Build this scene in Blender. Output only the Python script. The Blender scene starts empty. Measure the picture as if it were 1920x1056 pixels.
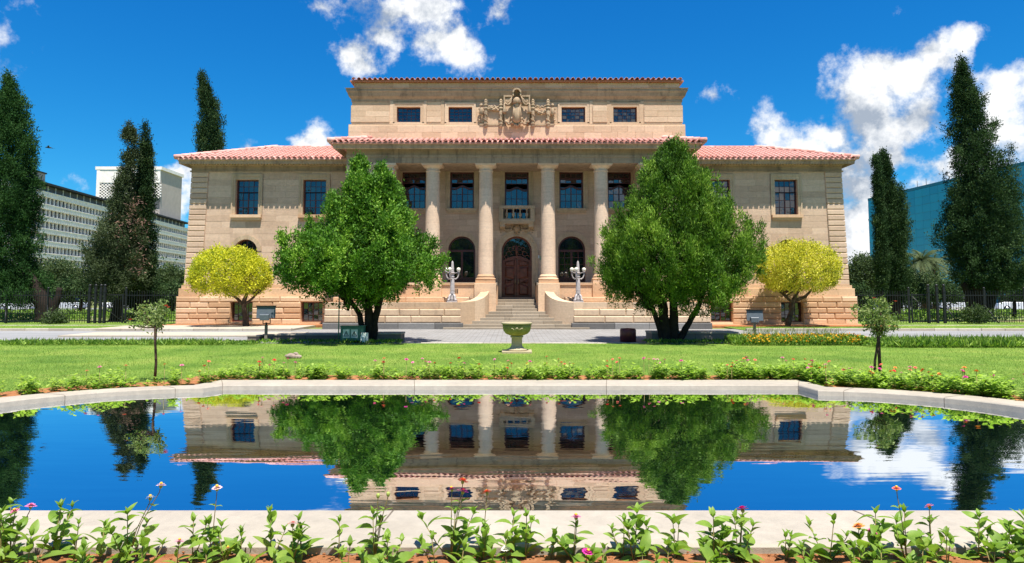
import bpy, math, random
import numpy as np
from mathutils import Vector, Matrix
SC = bpy.context.scene
COL = SC.collection
R = math.radians
random.seed(7)
RNG = np.random.default_rng(11)

# ------------------------------------------------------------------ camera
FPX, PITCH, CAMZ, HOR = 1280.0, R(4.0), 1.75, 553.0
CY = HOR - FPX * math.tan(PITCH)
cam = bpy.data.cameras.new('camera')
cam.lens = 24.0; cam.sensor_width = 36.0
cam.shift_y = -(528.0 - CY) / 1920.0
cam.clip_start = 0.05; cam.clip_end = 6000
camo = bpy.data.objects.new('camera', cam); COL.objects.link(camo)
camo.location = (0, 0, CAMZ); camo.rotation_euler = (math.pi / 2 + PITCH, 0, 0)
SC.camera = camo
SC.view_settings.view_transform = 'Standard'
SC.view_settings.look = 'None'
SC.view_settings.gamma = 1.0
SC.view_settings.use_curve_mapping = False
SC.view_settings.exposure = 0.85

# ------------------------------------------------------------------ sun
SUN_EL, SUN_AZ = R(70.5), R(20)      # height, and how far the sun stands to the right of straight behind the camera
sv = Vector((math.sin(SUN_AZ) * math.cos(SUN_EL), -math.cos(SUN_AZ) * math.cos(SUN_EL), math.sin(SUN_EL)))
sl = bpy.data.lights.new('sun', 'SUN'); sl.energy = 5.0; sl.angle = R(0.53); sl.color = (1.0, 0.96, 0.88)
so = bpy.data.objects.new('sun', sl); COL.objects.link(so)
so.rotation_euler = (-sv).to_track_quat('-Z', 'Y').to_euler()

# ------------------------------------------------------------------ world
W = bpy.data.worlds.new('World'); SC.world = W; W.use_nodes = True
nt = W.node_tree; nt.nodes.clear()
def wn(t, **k):
    n = nt.nodes.new(t)
    for a, b in k.items(): setattr(n, a, b)
    return n
def wm(op, a, b=None, c=None, clamp=False):
    n = wn('ShaderNodeMath', operation=op, use_clamp=clamp)
    for i, v in enumerate((a, b, c)):
        if v is None: continue
        if isinstance(v, (int, float)): n.inputs[i].default_value = v
        else: nt.links.new(v, n.inputs[i])
    return n.outputs[0]
out = wn('ShaderNodeOutputWorld'); bg = wn('ShaderNodeBackground')
nt.links.new(bg.outputs[0], out.inputs[0])
sky = wn('ShaderNodeTexSky', sky_type='NISHITA', sun_disc=False)
sky.sun_elevation = SUN_EL; sky.sun_rotation = math.pi - SUN_AZ
sky.altitude = 1400; sky.air_density = 1.0; sky.dust_density = 0.25; sky.ozone_density = 3.0
SKYS = 0.10
bg.inputs[1].default_value = SKYS
sr = wn('ShaderNodeSeparateColor'); nt.links.new(sky.outputs[0], sr.inputs[0]); tint = wn('ShaderNodeCombineColor')
for i, (pw_, k_) in enumerate(((2.0, .044), (1.06, .545), (.68, 1.46))):     # deep polarised blue of the photograph
    nt.links.new(wm('MULTIPLY', wm('POWER', sr.outputs[i], pw_), k_), tint.inputs[i])
tc = wn('ShaderNodeTexCoord'); sp = wn('ShaderNodeSeparateXYZ')
nt.links.new(tc.outputs['Generated'], sp.inputs[0])
yy = wm('MAXIMUM', sp.outputs[1], 0.12)
U = wm('DIVIDE', sp.outputs[0], yy); V = wm('DIVIDE', sp.outputs[2], yy)
uv = wn('ShaderNodeCombineXYZ'); nt.links.new(U, uv.inputs[0]); nt.links.new(V, uv.inputs[1])
dn = wn('ShaderNodeTexNoise'); dn.inputs['Scale'].default_value = 9.0; dn.inputs['Detail'].default_value = 6; dn.inputs['Roughness'].default_value = .6
nt.links.new(uv.outputs[0], dn.inputs['Vector'])
dv = wn('ShaderNodeVectorMath', operation='MULTIPLY_ADD')
nt.links.new(dn.outputs['Color'], dv.inputs[0]); dv.inputs[1].default_value = (.11, .09, 0); dv.inputs[2].default_value = (-.055, -.045, 0)
da = wn('ShaderNodeVectorMath', operation='ADD'); nt.links.new(uv.outputs[0], da.inputs[0]); nt.links.new(dv.outputs[0], da.inputs[1])
def skyuv(px, py):
    u = (px - 960) / FPX; v = -(py - CY) / FPX
    y = math.cos(PITCH) - v * math.sin(PITCH); z = math.sin(PITCH) + v * math.cos(PITCH)
    return u / y, z / y
BL = [  # clouds: x, y, half width, half height in photo pixels, weight
 (765, 12, 100, 42, 1), (835, 70, 50, 34, 1), (672, 96, 42, 28, 1), (745, 58, 45, 28, .85), (600, 14, 30, 14, .5), (945, 18, 26, 22, .4), (560, 0, 40, 14, .4),
 (1552, 240, 46, 32, 1), (1622, 215, 70, 55, 1.2), (1650, 300, 90, 60, 1.35), (1600, 350, 80, 60, 1.2), (1690, 150, 68, 46, 1), (1760, 105, 62, 38, 1), (1812, 80, 42, 24, .9),
 (1590, 300, 90, 60, 1), (1680, 250, 80, 70, 1), (1610, 410, 80, 90, 1.1), (1730, 205, 60, 60, .95), (1600, 480, 60, 60, 1),
 (1660, 350, 70, 60, .9), (1760, 380, 100, 60, .9), (1880, 165, 70, 55, .95), (1910, 260, 80, 70, 1.0), (1830, 330, 90, 60, .95), (1960, 380, 110, 120, 1), (2050, 150, 110, 100, 1), (1980, 60, 60, 40, .6),
 (338, 330, 34, 20, .75), (345, 395, 20, 26, .6), (598, 262, 30, 26, .9), (456, 270, 22, 16, .55), (116, 330, 24, 12, .5), (1452, 262, 26, 20, .4), (1336, 186, 14, 12, .35), 
 (-160, 120, 130, 60, .9), (-340, 200, 150, 80, .9), (2300, 240, 160, 90, 1)]
mask = None
for (bx, by, rx, ry, w_) in BL:
    cu, cv = skyuv(bx, by)
    n = wn('ShaderNodeVectorMath', operation='MULTIPLY_ADD'); sx, sy = FPX / rx * .68, FPX / ry * .68
    nt.links.new(da.outputs[0], n.inputs[0]); n.inputs[1].default_value = (sx, sy, 0); n.inputs[2].default_value = (-cu * sx, -cv * sy, 0)
    l = wn('ShaderNodeVectorMath', operation='LENGTH'); nt.links.new(n.outputs[0], l.inputs[0])
    m = wm('MULTIPLY', wm('SUBTRACT', 1.25, l.outputs['Value']), w_)
    mask = m if mask is None else wm('SMOOTH_MAX', mask, m, .25)
for (bx, by, rx, ry, w_) in [(1752, 262, 60, 26, .75), (1700, 318, 40, 18, .6), (1858, 112, 30, 34, .8), (1800, 205, 30, 20, .5)]:     # openings of blue between them
    cu, cv = skyuv(bx, by); n = wn('ShaderNodeVectorMath', operation='MULTIPLY_ADD'); sx, sy = FPX / rx * .7, FPX / ry * .7
    nt.links.new(da.outputs[0], n.inputs[0]); n.inputs[1].default_value = (sx, sy, 0); n.inputs[2].default_value = (-cu * sx, -cv * sy, 0)
    l = wn('ShaderNodeVectorMath', operation='LENGTH'); nt.links.new(n.outputs[0], l.inputs[0])
    mask = wm('SUBTRACT', mask, wm('MULTIPLY', wm('MAXIMUM', wm('SUBTRACT', 1.2, l.outputs['Value']), 0.0), w_))
# general scattered clouds outside the photographed window of sky
gn = wn('ShaderNodeTexNoise'); gn.inputs['Scale'].default_value = 2.6; gn.inputs['Detail'].default_value = 7
nt.links.new(tc.outputs['Generated'], gn.inputs['Vector'])
gen = wm('MULTIPLY', wm('SUBTRACT', gn.outputs[0], .56), 7.0)
side = wm('GREATER_THAN', wm('ADD', wm('ABSOLUTE', U), wm('MULTIPLY', wm('LESS_THAN', sp.outputs[1], .13), 9.0)), 1.15)
up_ = wm('GREATER_THAN', V, .75)
sel = wm('MAXIMUM', side, up_)
mask = wm('ADD', wm('MULTIPLY', mask, wm('SUBTRACT', 1.0, sel)), wm('MULTIPLY', gen, sel))
fn = wn('ShaderNodeTexNoise'); fn.inputs['Scale'].default_value = 13.0; fn.inputs['Detail'].default_value = 12; fn.inputs['Roughness'].default_value = .62
nt.links.new(tc.outputs['Generated'], fn.inputs['Vector'])
dens = wm('ADD', mask, wm('MULTIPLY', wm('SUBTRACT', fn.outputs[0], .5), 4.2))
cov = wn('ShaderNodeMapRange', interpolation_type='SMOOTHSTEP'); nt.links.new(dens, cov.inputs[0])
cov.inputs[1].default_value = .12; cov.inputs[2].default_value = 1.0
# cloud tone: light painted in, thick cores shaded grey, upper rims sunlit white
off = wn('ShaderNodeVectorMath', operation='ADD'); nt.links.new(tc.outputs['Generated'], off.inputs[0]); off.inputs[1].default_value = (-.01, 0, -.028)
f2 = wn('ShaderNodeTexNoise'); f2.inputs['Scale'].default_value = 11.0; f2.inputs['Detail'].default_value = 6; f2.inputs['Roughness'].default_value = .6
nt.links.new(off.outputs[0], f2.inputs['Vector'])
rel = wm('SUBTRACT', fn.outputs[0], f2.outputs[0])
tone = wn('ShaderNodeMapRange'); nt.links.new(wm('ADD', wm('MULTIPLY', rel, 4.2), wm('MULTIPLY', dens, -.16)), tone.inputs[0])
tone.inputs[1].default_value = -.55; tone.inputs[2].default_value = .15; tone.inputs[3].default_value = 0; tone.inputs[4].default_value = 1
ccol = wn('ShaderNodeMix', data_type='RGBA')
nt.links.new(tone.outputs[0], ccol.inputs[0])
ccol.inputs[6].default_value = (2.3, 2.7, 3.3, 1); ccol.inputs[7].default_value = (5.9, 6.0, 6.1, 1)
cm = wn('ShaderNodeMix', data_type='RGBA')
nt.links.new(cov.outputs[0], cm.inputs[0]); nt.links.new(tint.outputs[0], cm.inputs[6]); nt.links.new(ccol.outputs[2], cm.inputs[7])
nt.links.new(cm.outputs[2], bg.inputs[0])
W.cycles.sampling_method = 'MANUAL'; W.cycles.sample_map_resolution = 512

# ------------------------------------------------------------------ pixel helpers (used to read sizes off the photograph)
def ray(px, py):
    u = (px - 960) / FPX; v = -(py - CY) / FPX
    return u, math.cos(PITCH) - v * math.sin(PITCH), math.sin(PITCH) + v * math.cos(PITCH)
def at(px, py, Y):
    a, b, c = ray(px, py); t = Y / b
    return Vector((a * t, Y, CAMZ + c * t))
def gnd(px, py, z=0.0):
    a, b, c = ray(px, py); t = (z - CAMZ) / c
    return Vector((a * t, b * t, z))
def Z(py, Y): return at(960, py, Y).z
def S(dx, Y, py): return at(960 + dx, py, Y).x
def X(px, Y, py=450): return at(px, py, Y).x

# ------------------------------------------------------------------ object helpers
def link(name, me, mat=None, parent=None, loc=None):
    o = bpy.data.objects.new(name, me); COL.objects.link(o)
    if me is not None and mat is not None and not me.materials: me.materials.append(mat)
    if parent is not None: o.parent = parent
    if loc is not None: o.location = loc
    return o
def tag(o, label=None, cat=None, group=None, kind=None):
    if label: o['label'] = label
    if cat: o['category'] = cat
    if group: o['group'] = group
    if kind: o['kind'] = kind
    return o
def thing(name, label, cat, loc=(0, 0, 0), rz=0, group=None):
    o = bpy.data.objects.new(name, None); COL.objects.link(o)
    o.location = loc; o.rotation_euler = (0, 0, rz); o.empty_display_size = .2
    return tag(o, label, cat, group)
def copy_tree(o, parent=None):
    c = o.copy(); COL.objects.link(c)
    if parent is not None: c.parent = parent
    for ch in list(o.children): copy_tree(ch, c)
    return c
class MB:
    def __init__(s): s.v = []; s.f = []; s.sm = []
    def add(s, vs, fs, smooth=False):
        b = len(s.v); s.v.extend(vs); s.f.extend([tuple(i + b for i in f) for f in fs]); s.sm.extend([smooth] * len(fs)); return s
    def box(s, x0, x1, y0, y1, z0, z1):
        return s.add([(x0, y0, z0), (x1, y0, z0), (x1, y1, z0), (x0, y1, z0), (x0, y0, z1), (x1, y0, z1), (x1, y1, z1), (x0, y1, z1)],
              [(0, 3, 2, 1), (4, 5, 6, 7), (0, 1, 5, 4), (1, 2, 6, 5), (2, 3, 7, 6), (3, 0, 4, 7)])
    def block(s, x0, x1, y0, y1, z0, z1, c, x0t=None, x1t=None):   # stone with chamfered front (-y) arrises
        a0 = x0 if x0t is None else x0t; a1 = x1 if x1t is None else x1t
        c = min(c, (x1 - x0) * .3, (z1 - z0) * .3)
        vs = [(x0, y1, z0), (x1, y1, z0), (a1, y1, z1), (a0, y1, z1),
              (x0, y0 + c, z0), (x1, y0 + c, z0), (a1, y0 + c, z1), (a0, y0 + c, z1),
              (x0 + c, y0, z0 + c), (x1 - c, y0, z0 + c), (a1 - c, y0, z1 - c), (a0 + c, y0, z1 - c)]
        return s.add(vs, [(8, 9, 10, 11), (4, 5, 9, 8), (5, 6, 10, 9), (6, 7, 11, 10), (7, 4, 8, 11),
              (0, 1, 5, 4), (1, 2, 6, 5), (2, 3, 7, 6), (3, 0, 4, 7), (3, 2, 1, 0)])
    def tube(s, pts, rad, n=8, cap=True, smooth=True):
        pts = [Vector(p) for p in pts]
        if isinstance(rad, (int, float)): rad = [rad] * len(pts)
        vs = []; prev = None
        for i, p in enumerate(pts):
            t = (pts[min(i + 1, len(pts) - 1)] - pts[max(i - 1, 0)]).normalized()
            if prev is None:
                a = Vector((0, 0, 1)) if abs(t.z) < .9 else Vector((1, 0, 0)); u = t.cross(a).normalized()
            else: u = (prev - t * prev.dot(t)).normalized()
            prev = u; w = t.cross(u)
            for k in range(n):
                q = 2 * math.pi * k / n; vs.append(tuple(p + (u * math.cos(q) + w * math.sin(q)) * rad[i]))
        fs = []
        for i in range(len(pts) - 1):
            for k in range(n): fs.append((i * n + k, i * n + (k + 1) % n, (i + 1) * n + (k + 1) % n, (i + 1) * n + k))
        if cap: fs.append(tuple(reversed(range(n)))); fs.append(tuple(range((len(pts) - 1) * n, len(pts) * n)))
        return s.add(vs, fs, smooth)
    def lathe(s, prof, cx=0, cy=0, n=20, smooth=True, cap=True, sx=1, sy=1):
        vs = []
        for r, z in prof:
            for k in range(n): q = 2 * math.pi * k / n; vs.append((cx + r * math.cos(q) * sx, cy + r * math.sin(q) * sy, z))
        fs = []
        for i in range(len(prof) - 1):
            for k in range(n): fs.append((i * n + k, i * n + (k + 1) % n, (i + 1) * n + (k + 1) % n, (i + 1) * n + k))
        if cap: fs.append(tuple(reversed(range(n)))); fs.append(tuple(range((len(prof) - 1) * n, len(prof) * n)))
        return s.add(vs, fs, smooth)
    def ball(s, c, r, n=10, m=6, sc=(1, 1, 1)):
        prof = [(max(r * math.sin(math.pi * i / m), 1e-4), -r * math.cos(math.pi * i / m)) for i in range(m + 1)]
        b = len(s.v); s.lathe(prof, 0, 0, n, cap=False)
        for i in range(b, len(s.v)): x, y, z = s.v[i]; s.v[i] = (c[0] + x * sc[0], c[1] + y * sc[1], c[2] + z * sc[2])
        return s
    def prism(s, poly, y0, y1):       # poly in x,z (counter-clockwise seen from -y), front at y0
        n = len(poly); vs = [(x, y0, z) for x, z in poly] + [(x, y1, z) for x, z in poly]
        fs = [tuple(range(n)), tuple(reversed(range(n, 2 * n)))] + [(i, i + n, (i + 1) % n + n, (i + 1) % n) for i in range(n)]
        return s.add(vs, fs)
    def slab(s, poly, z0, z1):        # poly in x,y counter-clockwise seen from above
        n = len(poly); vs = [(x, y, z1) for x, y in poly] + [(x, y, z0) for x, y in poly]
        return s.add(vs, [tuple(range(n)), tuple(reversed(range(n, 2 * n)))] + [(i, i + n, (i + 1) % n + n, (i + 1) % n) for i in range(n)])
    def mesh(s, name):
        me = bpy.data.meshes.new(name); me.from_pydata(s.v, [], s.f)
        me.polygons.foreach_set('use_smooth', s.sm); me.update(); return me
    def build(s, name, mat, parent=None, loc=None): return link(name, s.mesh(name), mat, parent, loc)
def stone_obj(name, x0, x1, y0, y1, z0, z1, c, mat, parent, x0t=None, x1t=None):
    return MB().block(x0, x1, y0, y1, z0, z1, c, x0t, x1t).build(name, mat, parent)

# fast soup of quads / triangles from numpy arrays (M,k,3)
def soup(name, q, mat, parent=None, smooth=False, shade=None):
    q = np.asarray(q, dtype=np.float32); M, k, _ = q.shape
    me = bpy.data.meshes.new(name)
    me.vertices.add(M * k); me.vertices.foreach_set('co', q.reshape(-1))
    me.loops.add(M * k); me.loops.foreach_set('vertex_index', np.arange(M * k, dtype=np.int32))
    me.polygons.add(M); me.polygons.foreach_set('loop_start', np.arange(0, M * k, k, dtype=np.int32))
    try: me.polygons.foreach_set('loop_total', np.full(M, k, dtype=np.int32))
    except Exception: pass
    if shade is not None:
        at_ = me.attributes.new('tone', 'FLOAT', 'FACE'); at_.data.foreach_set('value', np.asarray(shade, dtype=np.float32))
    me.update(calc_edges=True)
    return link(name, me, mat, parent)
def nrm(a): return a / np.maximum(np.linalg.norm(a, axis=-1, keepdims=True), 1e-9)
def leaves(P, D, L, Wd, rng=RNG, fold=0.0):
    """one diamond leaf at each P along D; returns (N,4,3)"""
    N = len(P); D = nrm(D); r = rng.normal(size=(N, 3)); sd = nrm(np.cross(D, r))
    L = np.broadcast_to(np.asarray(L, float), (N,))[:, None]; Wd = np.broadcast_to(np.asarray(Wd, float), (N,))[:, None]
    mid = P + D * L * .45
    return np.stack([P, mid + sd * Wd * .5, P + D * L, mid - sd * Wd * .5], 1)

# ------------------------------------------------------------------ materials
def mat_new(name):
    m = bpy.data.materials.new(name); m.use_nodes = True; t = m.node_tree; t.nodes.clear()
    o = t.nodes.new('ShaderNodeOutputMaterial'); p = t.nodes.new('ShaderNodeBsdfPrincipled'); t.links.new(p.outputs[0], o.inputs[0])
    return m, t, p, o
def nz(t, scale, detail=5, rough=.55, vec=None, dist=0):
    n = t.nodes.new('ShaderNodeTexNoise'); n.inputs['Scale'].default_value = scale; n.inputs['Detail'].default_value = detail; n.inputs['Roughness'].default_value = rough
    n.inputs['Distortion'].default_value = dist
    if vec is not None: t.links.new(vec, n.inputs['Vector'])
    return n.outputs[0]
def ramp(t, fac, stops):
    r = t.nodes.new('ShaderNodeValToRGB'); e = r.color_ramp.elements
    while len(e) < len(stops): e.new(.5)
    for i, (p, c) in enumerate(stops):
        e[i].position = p; e[i].color = (*c, 1) if len(c) == 3 else c
    t.links.new(fac, r.inputs[0]); return r.outputs[0]
def mixc(t, f, a, b, mode='MIX'):
    n = t.nodes.new('ShaderNodeMix'); n.data_type = 'RGBA'; n.blend_type = mode
    for i, v in ((0, f), (6, a), (7, b)):
        if isinstance(v, (int, float)): n.inputs[i].default_value = v
        elif isinstance(v, tuple): n.inputs[i].default_value = (*v, 1) if len(v) == 3 else v
        else: t.links.new(v, n.inputs[i])
    return n.outputs[2]
def mth(t, op, a, b=None, clamp=False):
    n = t.nodes.new('ShaderNodeMath'); n.operation = op; n.use_clamp = clamp
    for i, v in enumerate((a, b)):
        if v is None: continue
        if isinstance(v, (int, float)): n.inputs[i].default_value = v
        else: t.links.new(v, n.inputs[i])
    return n.outputs[0]
def bump(t, p, h, strength=.3, dist=.02):
    b = t.nodes.new('ShaderNodeBump'); b.inputs['Strength'].default_value = strength; b.inputs['Distance'].default_value = dist
    t.links.new(h, b.inputs['Height']); t.links.new(b.outputs[0], p.inputs['Normal']); return b
def wpos(t):
    g = t.nodes.new('ShaderNodeNewGeometry'); return g.outputs['Position']
def vscale(t, v, s):
    n = t.nodes.new('ShaderNodeVectorMath'); n.operation = 'MULTIPLY'; t.links.new(v, n.inputs[0]); n.inputs[1].default_value = s; return n.outputs[0]
def simple(name, col, rough=.6, spec=.3, var=.12, sc=6.0, bmp=.15, metal=0.0, bd=.01):
    m, t, p, o = mat_new(name); v = wpos(t)
    n = nz(t, sc, 6, .6, v); lo = tuple(c * (1 - var) for c in col); hi = tuple(min(1, c * (1 + var)) for c in col)
    t.links.new(ramp(t, n, [(.3, lo), (.7, hi)]), p.inputs['Base Color'])
    p.inputs['Roughness'].default_value = rough; p.inputs['Specular IOR Level'].default_value = spec; p.inputs['Metallic'].default_value = metal
    if bmp: bump(t, p, nz(t, sc * 6, 4, .6, v), bmp, bd)
    return m
def sandstone(name, a, b, stain=.35, piece=.5, rough=.85, streak=0.0, top=None, grime=(.07, .06, .05)):
    """a,b two natural stone colours; piece = how much single stones differ"""
    m, t, p, o = mat_new(name); v = wpos(t)
    oi = t.nodes.new('ShaderNodeObjectInfo')
    n1 = nz(t, .9, 4, .6, v); n2 = nz(t, 9, 8, .65, v)
    f = mth(t, 'ADD', mth(t, 'MULTIPLY', oi.outputs['Random'], piece), mth(t, 'MULTIPLY', n1, 1 - piece))
    c = mixc(t, mth(t, 'MULTIPLY', mth(t, 'SUBTRACT', f, .25), 2.0, True), a, b)
    # bedding bands in the sandstone
    bv = vscale(t, v, (.6, .6, 11)); n3 = nz(t, 1.6, 5, .6, bv, .6)
    c = mixc(t, .34, c, ramp(t, n3, [(.32, (.74, .74, .74)), (.68, (1.16, 1.14, 1.1))]), 'MULTIPLY')
    c = mixc(t, .6, c, ramp(t, n2, [(.3, (.78, .78, .78)), (.7, (1.13, 1.12, 1.1))]), 'MULTIPLY')
    st = nz(t, .55, 8, .7, v); c = mixc(t, mth(t, 'MULTIPLY', ramp(t, st, [(.52, (0, 0, 0)), (.75, (1, 1, 1))]), stain), c, grime)
    if streak:
        sn = nz(t, 1.0, 8, .7, vscale(t, v, (3.2, 3.2, .35)), .4)
        c = mixc(t, mth(t, 'MULTIPLY', ramp(t, sn, [(.50, (0, 0, 0)), (.72, (1, 1, 1))]), streak), c, grime)
    t.links.new(c, p.inputs['Base Color'])
    p.inputs['Roughness'].default_value = rough; p.inputs['Specular IOR Level'].default_value = .15
    bump(t, p, mth(t, 'ADD', n2, nz(t, 45, 5, .7, v)), .35, .012)
    return m
def leafmat(name, cols, trans=.35, gloss=.25, sc=1.2, tone=.25, rough=.6):
    m = bpy.data.materials.new(name); m.use_nodes = True; t = m.node_tree; t.nodes.clear()
    o = t.nodes.new('ShaderNodeOutputMaterial'); v = wpos(t)
    at_ = t.nodes.new('ShaderNodeAttribute'); at_.attribute_name = 'tone'
    f = mth(t, 'ADD', mth(t, 'MULTIPLY', nz(t, sc, 4, .6, v), 1 - tone), mth(t, 'MULTIPLY', at_.outputs['Fac'], tone))
    n = len(cols); c = ramp(t, f, [(.25 + .5 * i / (n - 1), cols[i]) for i in range(n)])
    d = t.nodes.new('ShaderNodeBsdfPrincipled'); d.inputs['Roughness'].default_value = rough; d.inputs['Specular IOR Level'].default_value = gloss
    t.links.new(c, d.inputs['Base Color'])
    tr = t.nodes.new('ShaderNodeBsdfTranslucent'); t.links.new(mixc(t, 1.0, c, (1.25, 1.35, .7), 'MULTIPLY'), tr.inputs[0])
    mx = t.nodes.new('ShaderNodeMixShader'); mx.inputs[0].default_value = trans
    t.links.new(d.outputs[0], mx.inputs[1]); t.links.new(tr.outputs[0], mx.inputs[2]); t.links.new(mx.outputs[0], o.inputs[0])
    return m
M = {}
M['wall'] = sandstone('ashlar_sandstone', (.53, .37, .262), (.66, .478, .345), .14, .55, streak=.10)
M['wallhi'] = sandstone('upper_ashlar_weathered', (.49, .35, .25), (.60, .45, .32), .35, .5, streak=.5)
M['base'] = sandstone('base_orange_sandstone', (.55, .34, .20), (.72, .50, .33), .18, .75)
M['attic'] = sandstone('attic_sandstone', (.58, .395, .26), (.70, .50, .345), .18, .7)
M['trim'] = sandstone('moulding_sandstone', (.50, .36, .23), (.58, .44, .30), .35, .3, streak=.35)
M['corn'] = sandstone('cornice_weathered_sandstone', (.38, .27, .185), (.48, .355, .25), .6, .3, streak=.65, grime=(.06, .045, .038))
M['column'] = sandstone('column_sandstone', (.66, .47, .335), (.74, .55, .40), .08, .5, streak=.08)
M['podium'] = sandstone('podium_sandstone', (.50, .35, .225), (.63, .47, .325), .25, .75, streak=.12)
M['step'] = sandstone('step_stone', (.27, .22, .165), (.36, .30, .23), .35, .6)
M['slate'] = sandstone('grey_foundation_stone', (.13, .125, .12), (.26, .25, .24), .3, .7)
M['carve'] = sandstone('carved_sandstone', (.40, .28, .18), (.52, .38, .25), .6, .3, streak=.6)
M['tile'] = sandstone('clay_roof_tile', (.52, .235, .19), (.74, .44, .38), .30, .7, streak=.1, grime=(.25, .12, .10))
M['gutter'] = simple('terracotta_fascia', (.42, .17, .10), .7, .3, .15)
M['frame'] = simple('maroon_painted_frame', (.085, .022, .018), .35, .5, .2, 8, .05)
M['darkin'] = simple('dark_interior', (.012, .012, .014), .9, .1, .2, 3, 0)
def glassmat(name, col, rough=.03, ior=1.9, wob=.25):
    m, t, p, o = mat_new(name); p.inputs['Base Color'].default_value = (*col, 1); p.inputs['Roughness'].default_value = rough
    p.inputs['IOR'].default_value = ior; p.inputs['Specular IOR Level'].default_value = .5
    bump(t, p, nz(t, 1.7, 2, .5, wpos(t)), wob, .02); return m
M['glass'] = glassmat('window_glass', (.006, .010, .018), ior=1.95)
M['wood'] = simple('carved_dark_wood', (.15, .042, .022), .32, .5, .45, 5, .25)
M['metal'] = simple('black_painted_iron', (.012, .012, .013), .45, .4, .2, 6, .1)
M['lamp'] = simple('painted_cast_iron_lamp', (.42, .375, .36), .45, .4, .12, 8, .2)
M['globe'] = simple('cream_glass_globe', (.72, .68, .55), .15, .6, .06, 6, 0)
M['conc'] = sandstone('pool_kerb_concrete', (.36, .315, .255), (.44, .39, .325), .22, .2, streak=.25, grime=(.30, .25, .20))
# ================================================================== COURTHOUSE
XC = 0.27
CH = thing('courthouse', 'two storey sandstone courthouse with red clay tile roofs and a columned portico above the steps', 'building', (0, 0, 0))
def part(name, parent=CH, loc=(0, 0, 0)):      # an empty part that carries sub-parts
    o = bpy.data.objects.new(name, None); COL.objects.link(o); o.parent = parent; o.location = loc; o.empty_display_size = .1; return o
def masonry(parent, name, x0, x1, z0, z1, y, depth, ch, bw, c, mat, holes=(), f0=None, f1=None, jy=.004, gap=.001, rng=random):
    zs = {z0, z1}
    for h in holes:
        for q in h[2:4]:
            if z0 < q < z1: zs.add(q)
    zs = sorted(zs); row = 0
    for a, b in zip(zs[:-1], zs[1:]):
        n = max(1, round((b - a) / ch))
        for i in range(n):
            c0 = a + (b - a) * i / n; c1 = a + (b - a) * (i + 1) / n; row += 1
            xa = f0(c0) if f0 else x0; xb = f1(c0) if f1 else x1
            seg = [(xa, xb)]
            for h in holes:
                if h[2] < c1 - 1e-4 and h[3] > c0 + 1e-4:
                    ns = []
                    for (p, q) in seg:
                        if h[1] <= p or h[0] >= q: ns.append((p, q)); continue
                        if h[0] > p: ns.append((p, h[0]))
                        if h[1] < q: ns.append((h[1], q))
                    seg = ns
            for (p, q) in seg:
                if q - p < .02: continue
                m = max(1, round((q - p) / bw)); w = (q - p) / m
                cuts = [p] + [p + w * (k + (.0 if m == 1 else (.22 if row % 2 else -.22) + rng.uniform(-.08, .08))) for k in range(1, m)] + [q]
                for u, v in zip(cuts[:-1], cuts[1:]):
                    t0 = (f0(c1) if (f0 and u == xa) else u); t1 = (f1(c1) if (f1 and v == xb) else v)
                    stone_obj(name, u + gap, v - gap, y + rng.uniform(-jy, jy), y + depth, c0 + gap, c1 - gap, c, mat, parent, t0 + gap, t1 - gap)
def arc(cx, cz, r, n=14, a0=0, a1=math.pi):
    return [(cx + r * math.cos(a0 + (a1 - a0) * i / n), cz + r * math.sin(a0 + (a1 - a0) * i / n)) for i in range(n + 1)]
def spandrel(name, cx, r, zs, x0, x1, ztop, y0, y1, mat, parent):     # wall filling between an arched opening and its box
    mb = MB(); n = 16; A = arc(cx, zs, r, n); B = []
    for x, z in A:
        dx, dz = x - cx, z - zs
        k = min(((x1 - cx) / dx if dx > 1e-6 else 9e9), ((x0 - cx) / dx if dx < -1e-6 else 9e9), ((ztop - zs) / dz if dz > 1e-6 else 9e9))
        B.append((cx + dx * k, zs + dz * k))
    for i in range(n):
        a, b, c, d = A[i], B[i], B[i + 1], A[i + 1]
        mb.add([(a[0], y0, a[1]), (b[0], y0, b[1]), (c[0], y0, c[1]), (d[0], y0, d[1])], [(0, 1, 2, 3)])
        if abs(b[0] - c[0]) > 1e-4 and abs(b[1] - c[1]) > 1e-4:   # corner of the box
            q = (b[0] if abs(abs(b[0] - cx) - (x1 - cx)) < 1e-3 else c[0], ztop)
            mb.add([(b[0], y0, b[1]), (q[0], y0, q[1]), (c[0], y0, c[1])], [(0, 1, 2)])
        mb.add([(a[0], y0, a[1]), (d[0], y0, d[1]), (d[0], y1, d[1]), (a[0], y1, a[1])], [(0, 1, 2, 3)])
    return mb.build(name, mat, parent)
def arch_ring(mb, cx, zs, r0, r1, y0, y1, n=16, a0=0, a1=math.pi):
    A = arc(cx, zs, r0, n, a0, a1); B = arc(cx, zs, r1, n, a0, a1)
    for i in range(n):
        a, b, c, d = A[i], B[i], B[i + 1], A[i + 1]
        mb.add([(a[0], y0, a[1]), (b[0], y0, b[1]), (c[0], y0, c[1]), (d[0], y0, d[1]),
                (a[0], y1, a[1]), (b[0], y1, b[1]), (c[0], y1, c[1]), (d[0], y1, d[1])],
               [(0, 1, 2, 3), (1, 5, 6, 2), (0, 3, 7, 4), (7, 6, 5, 4)] + ([(0, 4, 5, 1)] if i == 0 else []) + ([(3, 2, 6, 7)] if i == n - 1 else []))
    return mb
def voussoirs(parent, cx, zs, r0, r1, y0, y1, n, mat, name='voussoir'):
    for i in range(n):
        a0 = math.pi * i / n + .004; a1 = math.pi * (i + 1) / n - .004
        arch_ring(MB(), cx, zs, r0, r1, y0 + random.uniform(-.003, .003), y1, 3, a0, a1).build(name, mat, parent)
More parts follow.
